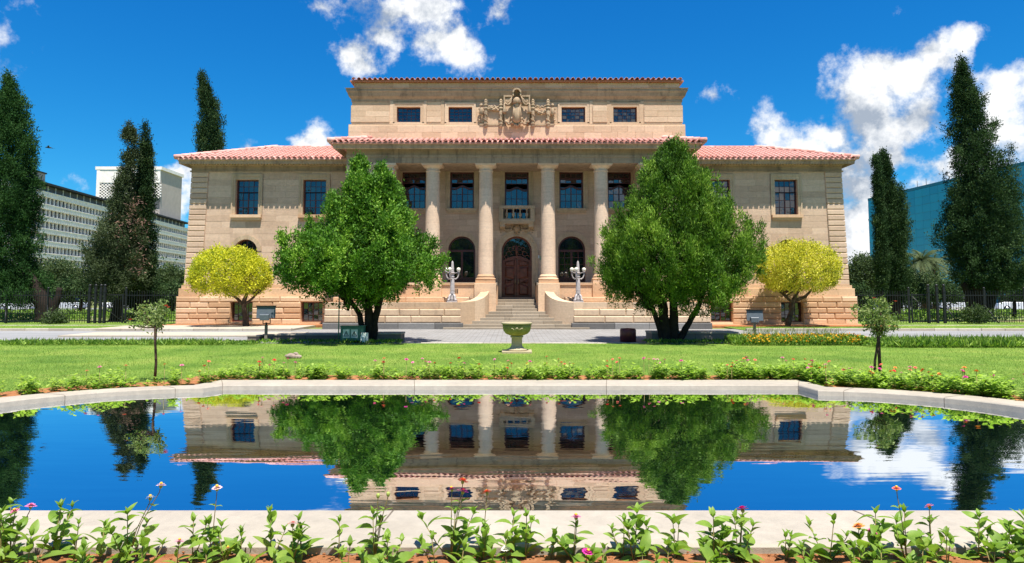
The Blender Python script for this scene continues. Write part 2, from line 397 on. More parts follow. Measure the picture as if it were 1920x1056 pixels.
def cornice(name, hw, yf, yb, prof, mat, parent, cx=XC, sides=(True, True)):
    """prof: list of (projection, z) bottom to top, run round left, front and right"""
    mb = MB(); rows = []
    for pr, z in prof:
        rows.append([(cx - hw - pr, yb, z), (cx - hw - pr, yf - pr, z), (cx + hw + pr, yf - pr, z), (cx + hw + pr, yb, z)])
    for a, b in zip(rows[:-1], rows[1:]):
        for k in range(3): mb.add([a[k], a[k + 1], b[k + 1], b[k]], [(0, 1, 2, 3)])
    t = rows[-1]; mb.add(t, [(0, 1, 2, 3)]); t = rows[0]; mb.add(t, [(3, 2, 1, 0)])
    return mb.build(name, mat, parent)
def pane(parent, x0, x1, z0, z1, y, r=.006):
    mb = MB(); a = random.uniform(-r, r); b = random.uniform(-r, r)
    mb.add([(x0, y + a, z0), (x1, y + b, z0), (x1, y + b + a, z1), (x0, y + a + a, z1)], [(0, 1, 2, 3)])
    mb.add([(x0, y + .02, z0), (x1, y + .02, z0), (x1, y + .02, z1), (x0, y + .02, z1)], [(3, 2, 1, 0)])
    return mb.build('pane', M['glass'], parent)
def rect_window(cx, w, z0, z1, y, lights, bw=.07, bar=.028, dark=True, fm=None, name='window'):
    """lights: (u0,u1,v0,v1,cols,rows) as fractions of the opening, every light glazed in a grid"""
    fm = fm or M['frame']; x0 = cx - w / 2; H = z1 - z0; mb = MB(); panes = []
    mb.box(x0, x0 + bw, y, y + .10, z0, z1); mb.box(x0 + w - bw, x0 + w, y, y + .10, z0, z1)
    mb.box(x0 + bw, x0 + w - bw, y, y + .10, z0, z0 + bw); mb.box(x0 + bw, x0 + w - bw, y, y + .10, z1 - bw, z1)
    xi, wi, zi, hi = x0 + bw, w - 2 * bw, z0 + bw, H - 2 * bw
    for (u0, u1, v0, v1, nc, nr) in lights:
        a, b, c, d = xi + wi * u0, xi + wi * u1, zi + hi * v0, zi + hi * v1
        s = .03
        if u0 > 0: mb.box(a - .012, a + s, y + .012, y + .09, c, d)
        if u1 < 1: mb.box(b - s, b + .012, y + .013, y + .09, c, d)
        if v0 > 0: mb.box(xi, xi + wi, y + .008, y + .085, c - .012, c + s)
        if v1 < 1: mb.box(xi, xi + wi, y + .006, y + .086, d - s, d + .012)
        a += s * (u0 > 0); b -= s * (u1 < 1); c += s * (v0 > 0); d -= s * (v1 < 1)
        for i in range(1, nc): q = a + (b - a) * i / nc; mb.box(q - bar / 2, q + bar / 2, y + .03, y + .075, c, d)
        for j in range(1, nr): q = c + (d - c) * j / nr; mb.box(a, b, y + .034, y + .072, q - bar / 2, q + bar / 2)
        for i in range(nc):
            for j in range(nr): panes.append((a + (b - a) * i / nc, a + (b - a) * (i + 1) / nc, c + (d - c) * j / nr, c + (d - c) * (j + 1) / nr))
    o = mb.build(name, fm, CH)
    for p in panes: pane(o, *p, y + .055)
    return o
def surround(cx, w, z0, z1, y, side, top, proud=.06, mat=None, y1=None, bottom=False):
    mb = MB(); a, b = cx - w / 2, cx + w / 2; mat = mat or M['trim']; y1 = y + .03 if y1 is None else y1
    for k, (f, pr) in enumerate(((1.0, proud * .6), (.45, proud))):        # two fasciae, the outer one prouder
        s0 = side * (0 if k == 0 else 1 - f); t0 = top * (0 if k == 0 else 1 - f)
        mb.box(a - side, a - s0, y - pr, y1, z0, z1 + top); mb.box(b + s0, b + side, y - pr, y1, z0, z1 + top)
        mb.box(a - s0 - .001, b + s0 + .001, y - pr - .001, y1, z1 + t0, z1 + top)
    return mb.build('window_surround', mat, CH)
def sill(cx, w, z0, z1, y, proj, mat):
    mb = MB(); mb.box(cx - w / 2, cx + w / 2, y - proj, y + .12, z0 + (z1 - z0) * .45, z1); mb.box(cx - w / 2 + .05, cx + w / 2 - .05, y - proj * .6, y + .12, z0, z0 + (z1 - z0) * .45)
    return mb.build('window_sill', mat, CH)

# ---------------------------------------------------------------- wings
YW, YB = 39.5, 39.12
HWI = 9.15
zb0, zb1 = 0.06, Z(556, YB)                    # rusticated base
zled = Z(535, YW); ztop = Z(322, YW); zfr = Z(305, YW)
def half(z): return S(623.5, YW, 535) + (z - zled) / (ztop - zled) * (S(609, YW, 330) - S(623.5, YW, 535))
for s in (-1, 1):
    def rng2(a, b): return (XC + s * a, XC + s * b) if s > 0 else (XC + s * b, XC + s * a)
    w_in, w_out = S(379, YW, 370), S(505.5, YW, 370)
    ww = S(43, YW, 370); wz0, wz1 = Z(404, YW), Z(337, YW)
    aw, az1, az0 = S(44, YW, 470), Z(449, YW), Z(520, YW)
    azs = az1 - aw / 2; bz = az1 + .32
    QW = 1.0
    wall = part('wing_wall')
    holes = []
    for c in (w_in, w_out):
        x = XC + s * c; holes.append((x - ww / 2, x + ww / 2, wz0, wz1))
    xa = XC + s * w_out; holes.append((xa - aw / 2 - .25, xa + aw / 2 + .25, az0, bz))
    xi2 = XC + s * w_in; holes.append((xi2 - aw / 2 - .25, xi2 + aw / 2 + .25, az0, bz))
    fo = lambda z: half(z) - QW
    if s < 0: masonry(wall, 'wall_stone', 0, XC - HWI, zled, ztop, YW, .35, .345, 1.35, .006, M['wall'], holes, f0=lambda z: XC - fo(z))
    else: masonry(wall, 'wall_stone', XC + HWI, 0, zled, ztop, YW, .35, .345, 1.35, .006, M['wall'], holes, f1=lambda z: XC + fo(z))
    # quoins
    qn = 21; q = part('quoin_pier')
    for i in range(qn):
        z0 = zled + (ztop - zled) * i / qn; z1 = zled + (ztop - zled) * (i + 1) / qn - .035
        a0, a1, b0, b1 = half(z0), half(z1), half(z0) - QW, half(z1) - QW
        if s < 0: stone_obj('quoin_stone', XC - a0, XC - b0 , YW - .07, YW + .9, z0, z1, .03, M['wall'], q, XC - a1, XC - b1)
        else: stone_obj('quoin_stone', XC + b0, XC + a0, YW - .07, YW + .9, z0, z1, .03, M['wall'], q, XC + b1, XC + a1)
    x0, x1 = rng2(half(zled) - QW + .0, half(zled) - .05)
    MB().add([(XC + s * (half(zled) - QW), YW + .0, zled), (XC + s * (half(zled) - .05), YW + .0, zled), (XC + s * (half(ztop) - .05), YW + .0, ztop), (XC + s * (half(ztop) - QW), YW + .0, ztop)], [(0, 1, 2, 3)]).build('quoin_core', M['wall'], q)
    # side return of the wing and its core
    mb = MB(); hx0, hx1 = XC + s * (half(zled) - .04), XC + s * (half(ztop) - .04)
    mb.add([(hx0, YW + .3, 0), (hx0, YW + 12, 0), (hx1, YW + 12, zfr), (hx1, YW + .3, zfr)], [(0, 1, 2, 3)])
    mb.build('side_wall', M['wall'], CH)
    # frieze above the wall
    a, b = rng2(HWI, half(ztop) + .02)
    mb = MB(); mb.box(a, b, YW - .03, YW + .5, ztop + .05, Z(312, YW)); mb.box(a - (.06 if s < 0 else 0), b + (.06 if s > 0 else 0), YW - .09, YW + .5, ztop - .02, ztop + .05)
    mb.build('frieze', M['corn'], CH)
    # cornice: bed mould, dentils, corona
    zc0 = Z(312, YW); Ye = 38.64; ze = Z(298.5, Ye)
    hwc = half(ztop)
    mb = MB()
    prof = [(0.02, zc0), (.10, zc0 + .04), (.14, zc0 + .22), (.30, zc0 + .26), (.70, ze - .24), (.73, ze - .08), (.83, ze)]; SP = .62
    rows = []
    for pr, z in prof:
        r_ = [(XC + s * HWI, YW - pr, z), (XC + s * (hwc + pr * SP), YW - pr, z), (XC + s * (hwc + pr * SP), YW + 12, z)]
        rows.append(r_)
    for A_, B_ in zip(rows[:-1], rows[1:]):
        for k in range(2): mb.add([A_[k], A_[k + 1], B_[k + 1], B_[k]], [(0, 1, 2, 3)])
    mb.build('wing_cornice', M['corn'], CH)
    mb = MB(); x = HWI + .1
    while x < hwc + .1: mb.box(*rng2(x, x + .09), YW - .24, YW - .13, zc0 + .07, zc0 + .21); x += .17
    tag(mb.build('dentils', M['trim'], CH), kind='stuff')
    # windows
    for c in (w_in, w_out):
        x = XC + s * c
        rect_window(x, ww, wz0, wz1, YW + .2, [(0, 1, .66, 1, 4, 2), (0, .5, 0, .66, 2, 3), (.5, 1, 0, .66, 2, 3)])
        surround(x, ww, wz0, wz1, YW, .24, .32)
        sill(x, ww + .45, Z(413, YW), wz0 + .03, YW, .2, M['base'])
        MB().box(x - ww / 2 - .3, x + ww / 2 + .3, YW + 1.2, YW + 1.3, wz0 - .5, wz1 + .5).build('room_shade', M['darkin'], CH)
    for c in (w_in, w_out):
        x = XC + s * c; r = aw / 2
        spandrel('arch_wall', x, r, azs, x - r - .25, x + r + .25, bz, YW, YW + .35, M['wall'], CH)
        mb = MB(); mb.box(x - r - .25, x - r, YW, YW + .35, az0, azs); mb.box(x + r, x + r + .25, YW, YW + .35, az0, azs); mb.build('arch_jamb', M['wall'], CH)
        ar = part('arch_ring'); voussoirs(ar, x, azs, r, r + .25, YW - .03, YW + .02, 11, M['trim'])
        mb = MB(); arch_ring(mb, x, azs, r - .07, r, YW + .22, YW + .3); mb.box(x - r, x - r + .07, YW + .22, YW + .3, az0, azs); mb.box(x + r - .07, x + r, YW + .22, YW + .3, az0, azs)
        mb.box(x - r, x + r, YW + .225, YW + .295, azs - .05, azs + .03); mb.box(x - .03, x + .03, YW + .23, YW + .29, az0, azs + r)
        for k in (-.5, .5): mb.box(x + r * k - .015, x + r * k + .015, YW + .24, YW + .28, az0, azs + r * .8)
        for k in range(1, 5): mb.box(x - r, x + r, YW + .243, YW + .278, azs - k * .42 - .015, azs - k * .42 + .015)
        aw_ = mb.build('arched_window', M['frame'], CH)
        MB().prism([(x - r + .03, az0), (x + r - .03, az0)] + arc(x, azs, r - .03, 12), YW + .26, YW + .27).build('pane', M['glass'], aw_)
        sill(x, 2 * r + .3, az0 - .15, az0, YW, .12, M['trim'])
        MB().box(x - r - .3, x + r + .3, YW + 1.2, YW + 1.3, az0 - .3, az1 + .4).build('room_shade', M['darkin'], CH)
    # ledge and base
    hl = half(zled)
    a, b = rng2(HWI, hl + .1)
    mb = MB(); mb.box(a, b, YW - .12, YW + .3, Z(541, YW - .1), zled)
    mb.build('base_ledge', M['base'], CH)
    a, b = rng2(HWI, hl + .22)
    bs = part('base_wall')
    zp0, zp1 = zb1 + .01, Z(541, YW - .1)
    masonry(bs, 'plinth_stone', a, b, zp0, zp1, YW - .2, .4, zp1 - zp0, 1.25, .008, M['base'])
    hb = S((1610 - 329) / 2, YB, 590)
    a, b = rng2(HWI, hb)
    bh = [(XC + s * c - .62, XC + s * c + .62, Z(601, YB), Z(566.5, YB)) for c in (S(385, YB, 580), S(517, YB, 580))]
    nrow = 5; zr = [zb0 + (zb1 - zb0) * i / nrow for i in range(nrow + 1)]
    bh = [(h[0], h[1], zr[0] + .04, zr[4]) for h in bh]
    masonry(bs, 'base_stone', a, b, zb0, zb1, YB, .5, (zb1 - zb0) / 5, 1.12, .05, M['base'], [(h[0], h[1], zb0, zr[4]) for h in bh], jy=.008, gap=.006)
    MB().box(a + .03, b - .03, YB + .06, YB + .2, zr[4], zb1 - .01).build('base_core', M['base'], CH)
    for h in bh:
        xm = (h[0] + h[1]) / 2
        rect_window(xm, h[1] - h[0], h[2] + .1, h[3], YB + .33, [(0, .5, 0, 1, 2, 3), (.5, 1, 0, 1, 2, 3)])
        mb = MB(); mb.box(h[0] - .02, h[1] + .02, YB + .05, YB + .5, zb0, h[2] + .1); mb.build('window_sill', M['base'], CH)
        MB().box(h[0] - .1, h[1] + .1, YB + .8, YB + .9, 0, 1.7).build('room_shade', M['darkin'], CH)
    a, b = rng2(HWI, hb + .12)
    MB().box(a, b, YB - .35, YB + .3, -.1, zb0 + .03).build('base_footing', M['base'], CH)
    # roof
    zr0 = ze + .04; hr = hwc + .55; dy = 4.3; zrid = zr0 + dy * math.tan(R(19.5)); xr = hr - dy
    mb = MB(); P_ = lambda x, y, z: (XC + s * x, y, z)
    mb.add([P_(HWI - .3, Ye, zr0), P_(hr, Ye, zr0), P_(xr, Ye + dy, zrid), P_(HWI - .3, Ye + dy, zrid)], [(0, 1, 2, 3)])
    mb.add([P_(hr, Ye, zr0), P_(hr, Ye + 12, zr0), P_(xr, Ye + 12, zrid), P_(xr, Ye + dy, zrid)], [(0, 1, 2, 3)])
    mb.add([P_(HWI - .3, Ye + dy, zrid), P_(xr, Ye + dy, zrid), P_(xr, Ye + 12, zrid), P_(HWI - .3, Ye + 12, zrid)], [(0, 1, 2, 3)])
    mb.add([P_(HWI - .3, Ye, zr0 - .06), P_(hr, Ye, zr0 - .06), P_(hr, Ye, zr0), P_(HWI - .3, Ye, zr0)], [(0, 1, 2, 3)])
    roof = mb.build('wing_roof', M['tile'], CH)
    def barrel(L, r0, r1, n=5):       # one barrel tile, lying up the slope from its lower lip
        vs = []; 
        for (yy_, rr) in ((0, r0), (L, r1)):
            for k in range(n + 1): q_ = math.pi * k / n; vs.append((-rr * math.cos(q_), yy_, rr * math.sin(q_) * 1.05))
        fs = [(k, k + 1, n + 2 + k, n + 1 + k) for k in range(n)]; 
        vi = len(vs)
        for k in range(n + 1): q_ = math.pi * k / n; vs.append((-(r0 - .022) * math.cos(q_), 0, (r0 - .022) * math.sin(q_) * 1.05))
        fs += [(k + 1, k, vi + k, vi + k + 1) for k in range(n)]
        return vs, fs
    if s < 0:
        TB = MB(); TB.add(*barrel(.46, .115, .095), smooth=False); TILE = TB.mesh('barrel_tile'); TILE.materials.append(M['tile'])
    slope = R(19.5); nc = int((hr - HWI + .3) / .31); rest = MB(); vs0, fs0 = barrel(.46, .115, .095, 4)
    for i in range(nc):
        x = HWI - .15 + i * .31
        run = min(dy, (hr - x)) / math.cos(slope) - .1; k = 0
        while k * .37 < run - .1:
            yy0 = Ye - .07 + k * .37 * math.cos(slope); zz0 = zr0 + (k * .37) * math.sin(slope) + .012 * random.random()
            if k == 0:
                o = link('roof_tile', TILE, None, roof); o.location = (XC + s * x + random.uniform(-.008, .008), yy0, zz0 - .01); o.rotation_euler = (slope - .03, 0, random.uniform(-.02, .02))
            else:
                c_, s_ = math.cos(slope - .03), math.sin(slope - .03)
                rest.add([(XC + s * x + a_, yy0 + b_ * c_ - d_ * s_, zz0 + b_ * s_ + d_ * c_) for (a_, b_, d_) in vs0], fs0)
            k += 1
    # side slope tiles
    for i in range(38):
        y = Ye + .15 + i * .31; run = min(dy, y - Ye) / math.cos(slope)
        k = 0
        while k * .37 < run - .05:
            xx = hr + .06 - k * .37 * math.cos(slope); zz0 = zr0 + k * .37 * math.sin(slope)
            c_, s_ = math.cos(slope), math.sin(slope)
            rest.add([(XC + s * (xx - (b_ * c_ - d_ * s_)), y + a_ * (1 if s > 0 else -1), zz0 + b_ * s_ + d_ * c_) for (a_, b_, d_) in vs0], fs0); k += 1
    tag(rest.build('roof_tiles', M['tile'], roof), kind='stuff')
    # hip and ridge tiles
    A_, B_ = Vector(P_(hr + .05, Ye - .05, zr0 + .08)), Vector(P_(xr, Ye + dy, zrid + .1)); L_ = (B_ - A_).length; n_ = int(L_ / .4)
    for k in range(n_):
        p = A_.lerp(B_, k / n_); p2 = A_.lerp(B_, (k + 1.1) / n_); MB().tube([p, p2], [.14, .115], 8).build('hip_tile', M['tile'], roof)
    n_ = int((xr - HWI) / .42)
    for k in range(n_):
        x = HWI + (xr - HWI) * k / n_; MB().tube([P_(x, Ye + dy, zrid + .04), P_(x + .45, Ye + dy, zrid + .05)], [.13, .11], 8).build('ridge_tile', M['tile'], roof)

# ---------------------------------------------------------------- main block: piers, portico wall
YP, YC_, YR = 36.5, 37.1, 39.0
hp = S(319.5, YP, 300); pin = S(232, YP, 400); zA = Z(306, YP)
zpor = Z(531, YR)               # portico floor level
pb = Z(541, YP)
for s in (-1, 1):
    pier = part('corner_pier')
    a, b = sorted((XC + s * (pin + .95), XC + s * hp))
    masonry(pier, 'pier_stone', a, b, pb, zA - .02, YP, .5, .33, 1.6, .018, M['wall'])
    x0, x1 = sorted((XC + s * pin, XC + s * (pin + .95)))
    masonry(pier, 'anta_stone', x0, x1, pb, zA - .42, YP - .07, 1.0, 1.0, 1.2, .01, M['column'])
    mb = MB()
    for k, (e, z0, z1) in enumerate(((.05, zA - .42, zA - .34), (.0, zA - .34, zA - .22), (.06, zA - .22, zA - .14), (.12, zA - .14, zA - .02))):
        mb.box(x0 - e, x1 + e, YP - .07 - e, YP + .9, z0, z1)
    mb.build('anta_capital', M['column'], pier)
    # inner cheek of the pier and outer side wall
    mb = MB(); mb.box(*sorted((XC + s * (pin + .02), XC + s * (pin + .4))), YP + .9, YR + .2, zpor - .2, zA); mb.build('pier_side', M['wall'], pier)
    mb = MB(); mb.box(*sorted((XC + s * (hp - .3), XC + s * hp - s * .002)), YP + .45, YW + .2, pb - 1.2, zA); mb.build('side_wall', M['wall'], CH)
# portico back wall with its openings
back = part('portico_wall')
wo = [S(d, YR, 360) for d in (-193, -102.5, 0, 102.5, 193)]
pw = S(45, YR, 360); pz0, pz1 = Z(392, YR), Z(322, YR)
aw = S(51, YR, 490); az1 = Z(443, YR); az0 = Z(531, YR); r = aw / 2; azs = az1 - r
dw = S(57, YR, 500); dr = dw / 2; dz0 = Z(560, YR); dzs = az1 - dr
bal0 = Z(412, YR)
holes = []
for i, w_ in enumerate(wo):
    x = XC + w_
    holes.append((x - pw / 2, x + pw / 2, bal0 if i == 2 else pz0, pz1))
    if i != 2: holes.append((x - r - .3, x + r + .3, az0, az1 + .3))
holes.append((XC - dr - .3, XC + dr + .3, dz0 - .1, az1 + .3))
masonry(back, 'wall_stone', XC - pin - .1, XC + pin + .1, dz0 - .1, Z(305, YR), YR, .35, .36, 1.2, .006, M['wall'], holes)
for i, w_ in enumerate(wo):
    x = XC + w_
    zz0 = bal0 if i == 2 else pz0
    HH = pz1 - zz0; t0 = .79 if i == 2 else .74
    # tall casement with dark header, a row of lights and shaped leaves
    o = rect_window(x, pw, zz0, pz1, YR + .22, [(0, .5, 0, t0 - .12, 2, 3), (.5, 1, 0, t0 - .12, 2, 3), (0, 1, t0 - .02, t0 + .10, 4, 1), (0, 1, t0 + .12, 1, 4, 1)], bw=.09, bar=.03)
    zi = zz0 + .09; hi = HH - .18; zc = zi + hi * (t0 - .10)
    mb = MB()
    for sgn in (-1, 1):           # ogee head rails of the two leaves
        pts = []
        for k in range(11):
            q_ = k / 10; pts.append((x + sgn * (pw / 2 - .09) * (1 - q_) , YR + .235, zc - .16 + .16 * math.sin(q_ * math.pi / 2) ** 2 - (.05 * math.sin(q_ * math.pi))))
        for (p, p2) in zip(pts[:-1], pts[1:]):
            a_, b_ = sorted((p[0], p2[0])); za, zb_ = (p[2], p2[2]) if p[0] < p2[0] else (p2[2], p[2])
            mb.prism([(a_, za - .05), (b_, zb_ - .05), (b_, zb_ + .06), (a_, za + .06)], YR + .20, YR + .30)
    mb.build('casement_head', M['frame'], o)
    if i == 2: surround(x, pw, bal0, pz1, YR, .26, .30, .08)
    else:
        surround(x, pw, pz0, pz1, YR, .26, .30, .08); sill(x, pw + .35, Z(399.5, YR), pz0 + .02, YR, .2, M['trim'])
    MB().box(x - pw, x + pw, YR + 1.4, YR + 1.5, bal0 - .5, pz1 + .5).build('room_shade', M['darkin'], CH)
    if i == 2: continue
    spandrel('arch_wall', x, r, azs, x - r - .3, x + r + .3, az1 + .3, YR, YR + .35, M['wall'], CH)
    mb = MB(); mb.box(x - r - .3, x - r, YR, YR + .35, az0, azs); mb.box(x + r, x + r + .3, YR, YR + .35, az0, azs); mb.build('arch_jamb', M['wall'], CH)
    ar = part('arch_ring'); voussoirs(ar, x, azs, r + .0, r + .26, YR - .035, YR + .02, 13, M['trim'])
    mb = MB(); b_ = .09; y0, y1 = YR + .2, YR + .3
    arch_ring(mb, x, azs, r - b_, r, y0, y1); mb.box(x - r, x - r + b_, y0, y1, az0, azs); mb.box(x + r - b_, x + r, y0, y1, az0, azs)
    zt = azs - .05; mb.box(x - r + b_, x + r - b_, y0 + .004, y1 - .004, zt - .06, zt + .06)
    zl = az0 + .30; mb.box(x - r + b_, x + r - b_, y0 + .005, y1 - .005, zl - .04, zl + .03); mb.box(x - r + b_, x + r - b_, y0 + .006, y1 - .005, az0, az0 + .05)
    mb.box(x - .06, x + .06, y0 + .003, y1 - .006, zl, zt)
    if i in (3, 4):
        for k in (-.5, .5): mb.box(x + r * k - .018, x + r * k + .018, y0 + .03, y1 - .02, zl, zt)
        for k in range(1, 4): zq = zl + (zt - zl) * k / 4; mb.box(x - r + b_, x + r - b_, y0 + .034, y1 - .024, zq - .015, zq + .015)
    for k in (-1, 0, 1):          # interlaced loops at the foot of the window
        for q0 in (0, 1): arch_ring(mb, x + k * .34, az0 + .10 + q0 * .04, .09, .13, y0 + .02, y0 + .06, 8, 0 if q0 else math.pi, math.pi if q0 else 2 * math.pi)
    o = mb.build('arched_window', M['frame'], CH)
    MB().prism(arc(x, zt + .04, r - b_ + .01, 12), y0 + .05, y0 + .06).build('pane', M['glass'], o)
    for sgn in (-1, 1): pane(o, *sorted((x + sgn * .05, x + sgn * (r - b_ + .01))), zl, zt - .05, y0 + .06)
    MB().box(x - r, x + r, y0 + .08, y0 + .1, az0, zl).build('foot_panel', M['frame'], o)
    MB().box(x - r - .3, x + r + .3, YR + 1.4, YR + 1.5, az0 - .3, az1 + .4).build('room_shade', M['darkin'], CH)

# door
x = XC
spandrel('arch_wall', x, dr, dzs, x - dr - .3, x + dr + .3, az1 + .3, YR, YR + .5, M['wall'], CH)
mb = MB(); mb.box(x - dr - .3, x - dr, YR, YR + .5, dz0 - .1, dzs); mb.box(x + dr, x + dr + .3, YR, YR + .5, dz0 - .1, dzs); mb.build('door_jamb', M['wall'], CH)
ar = part('arch_ring'); voussoirs(ar, x, dzs, dr, dr + .22, YR - .05, YR + .02, 13, M['trim']); voussoirs(ar, x, dzs, dr + .22, dr + .34, YR - .09, YR + .02, 13, M['trim'], 'archivolt_stone')
for s in (-1, 1):
    mb = MB(); mb.box(*sorted((x + s * dr, x + s * (dr + .22))), YR - .05, YR + .02, dz0, dzs); mb.box(*sorted((x + s * (dr + .22), x + s * (dr + .34))), YR - .09, YR + .02, dz0 + .0, dzs)
    mb.build('door_architrave', M['trim'], CH)
    mb = MB()                      # carved lyre scroll on the jamb
    for k in range(3): arch_ring(mb, x + s * (dr + .12), dz0 + .95 + k * .17, .04, .075, YR - .075, YR - .04, 8, 0, 2 * math.pi)
    mb.build('jamb_carving', M['carve'], CH)
yd = YR + .32; zdt = Z(483, YR)
door = part('entrance_door')
mb = MB(); fb = .1
arch_ring(mb, x, dzs, dr - fb, dr, yd - .06, yd + .1, 20); mb.box(x - dr, x - dr + fb, yd - .06, yd + .1, dz0, dzs); mb.box(x + dr - fb, x + dr, yd - .06, yd + .1, dz0, dzs)
mb.build('door_frame', M['wood'], door)
mb = MB()
for k in range(16):
    t0, t1 = k / 16, (k + 1) / 16; f_ = lambda t: zdt - .22 + .26 * math.sin(t * math.pi)
    mb.prism([(x - dr + fb + (dw - 2 * fb) * t0, f_(t0) - .06), (x - dr + fb + (dw - 2 * fb) * t1, f_(t1) - .06), (x - dr + fb + (dw - 2 * fb) * t1, f_(t1) + .07), (x - dr + fb + (dw - 2 * fb) * t0, f_(t0) + .07)], yd - .05, yd + .05)
mb.build('door_transom', M['wood'], door)
fan = MB().prism([(x - dr + fb, zdt - .4), (x + dr - fb, zdt - .4)] + arc(x, dzs, dr - fb, 16), yd + .05, yd + .07).build('fanlight', M['glass'], door)
mb = MB()
for s in (-1, 1):
    for (a_, b_, r_) in ((.20, .38, .16), (.46, .30, .15), (.36, .56, .13), (.60, .12, .12), (.14, .66, .10)):
        arch_ring(mb, x + s * a_, zdt - .02 + b_ - .05, r_ - .035, r_, yd - .02, yd + .03, 10, 0 if s > 0 else -.6, 5.2 if s > 0 else 4.6)
mb.tube([(x, yd - .01, zdt + .05), (x, yd - .03, zdt + .45), (x, yd - .01, zdt + .75)], [.03, .10, .03], 8)
mb.build('fanlight_scrollwork', M['wood'], fan)
for s in (-1, 1):
    mb = MB(); a_, b_ = sorted((x + s * .01, x + s * (dr - fb)))
    hl = lambda t: zdt - .22 + .26 * math.sin((.5 + .5 * t) * math.pi) - .06
    poly = [(a_, dz0 + .08), (b_, dz0 + .08)] + ([(b_ - (b_ - a_) * k / 8, hl(((b_ - (b_ - a_) * k / 8) - x) * s / (dr - fb))) for k in range(9)])
    mb.prism(poly, yd, yd + .06); leaf = mb.build('door_leaf', M['wood'], door)
    def raised(zlo, zhi, tilt_lo, tilt_hi, inset):
        m2 = MB(); p0, p1 = a_ + .1, b_ - .1
        zl0, zl1 = (zlo + tilt_lo, zlo) if s > 0 else (zlo, zlo + tilt_lo)
        zh0, zh1 = (zhi + tilt_hi, zhi) if s > 0 else (zhi, zhi + tilt_hi)
        o_ = [(p0, yd - .015, zl0), (p1, yd - .015, zl1), (p1, yd - .015, zh1), (p0, yd - .015, zh0)]
        i_ = [(p0 + inset, yd - .075, zl0 + inset), (p1 - inset, yd - .075, zl1 + inset), (p1 - inset, yd - .075, zh1 - inset), (p0 + inset, yd - .075, zh0 - inset)]
        bk = [(q[0], yd + .002, q[2]) for q in o_]
        m2.add(o_ + i_ + bk, [(4, 5, 6, 7)] + [(k, (k + 1) % 4, 4 + (k + 1) % 4, 4 + k) for k in range(4)] + [(8 + k, 8 + (k + 1) % 4, (k + 1) % 4, k) for k in range(4)])
        m2.build('door_panel', M['wood'], leaf) if False else m2.build('door_panel', M['wood'], door)
    H_ = zdt - dz0
    raised(dz0 + .2, dz0 + H_ * .30, 0, .18, .08); raised(dz0 + H_ * .36, dz0 + H_ * .47, .18, -.12, .06); raised(dz0 + H_ * .52, dz0 + H_ * .78, -.12, -.05, .09); raised(dz0 + H_ * .81, dz0 + H_ * .90, -.05, .12, .05)
    mb = MB().tube([(x + s * .09, yd - .03, dz0 + H_ * .36), (x + s * .09, yd - .09, dz0 + H_ * .38), (x + s * .09, yd - .09, dz0 + H_ * .46), (x + s * .09, yd - .03, dz0 + H_ * .48)], .022, 8)
    mb.build('door_handle', M['gutter'] if False else simple('tarnished_brass', (.32, .25, .14), .35, .5, .2, 10, .1, .6), door)
MB().box(x - dr - .35, x + dr + .35, YR - .3, YR + .5, dz0 - .16, dz0 + .08).build('door_threshold', M['step'], CH)
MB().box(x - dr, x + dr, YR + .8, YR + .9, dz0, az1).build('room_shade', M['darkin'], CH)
# small notice beside the door
nb = MB().box(XC + 1.13, XC + 1.29, YR - .03, YR - .001, Z(484.5, YR), Z(479, YR)).build('notice_plate', simple('white_notice_enamel', (.72, .74, .74), .4, .4, .05, 9, 0), CH)
MB().box(XC + 1.16, XC + 1.22, YR - .034, YR - .029, Z(483.5, YR), Z(480.5, YR)).build('notice_print', simple('blue_notice_print', (.05, .2, .25), .5, .3, .1, 9, 0), nb)
MB().box(XC + 1.32, XC + 1.37, YR - .03, YR - .001, Z(487.5, YR), Z(480.5, YR)).build('green_notice', simple('green_notice_enamel', (.02, .30, .16), .4, .4, .05, 9, 0), CH)

# shell cartouche over the door
mb = MB(); zc = Z(429, YR); q0 = .0
mb.ball((XC, YR - .16, zc), .20, 14, 8, (1, .7, 1.15)); mb.ball((XC, YR - .26, zc), .12, 12, 8, (1, .6, 1.15))
for k in range(11):
    a_ = math.pi * k / 10; mb.ball((XC + .27 * math.cos(a_), YR - .12, zc + .06 + .27 * math.sin(a_)), .07, 8, 5)
for s in (-1, 1):
    for k in range(9):
        t = k / 8; mb.ball((XC + s * (.30 + .58 * t), YR - .1, zc - .05 + .12 * math.sin(t * math.pi) * -1 + .16 * t), .085 - .02 * abs(t - .5), 8, 5, (1, .8, random.uniform(.8, 1.2)))
    for k in range(4): mb.ball((XC + s * (.90 + .03 * math.sin(k)), YR - .1, zc + .1 - k * .11), .07 - .01 * k, 8, 5)
    mb.tube([(XC + s * .08, YR - .12, zc - .2), (XC + s * .05, YR - .1, zc - .33)], [.08, .04], 8)
mb.build('cartouche', M['carve'], CH)

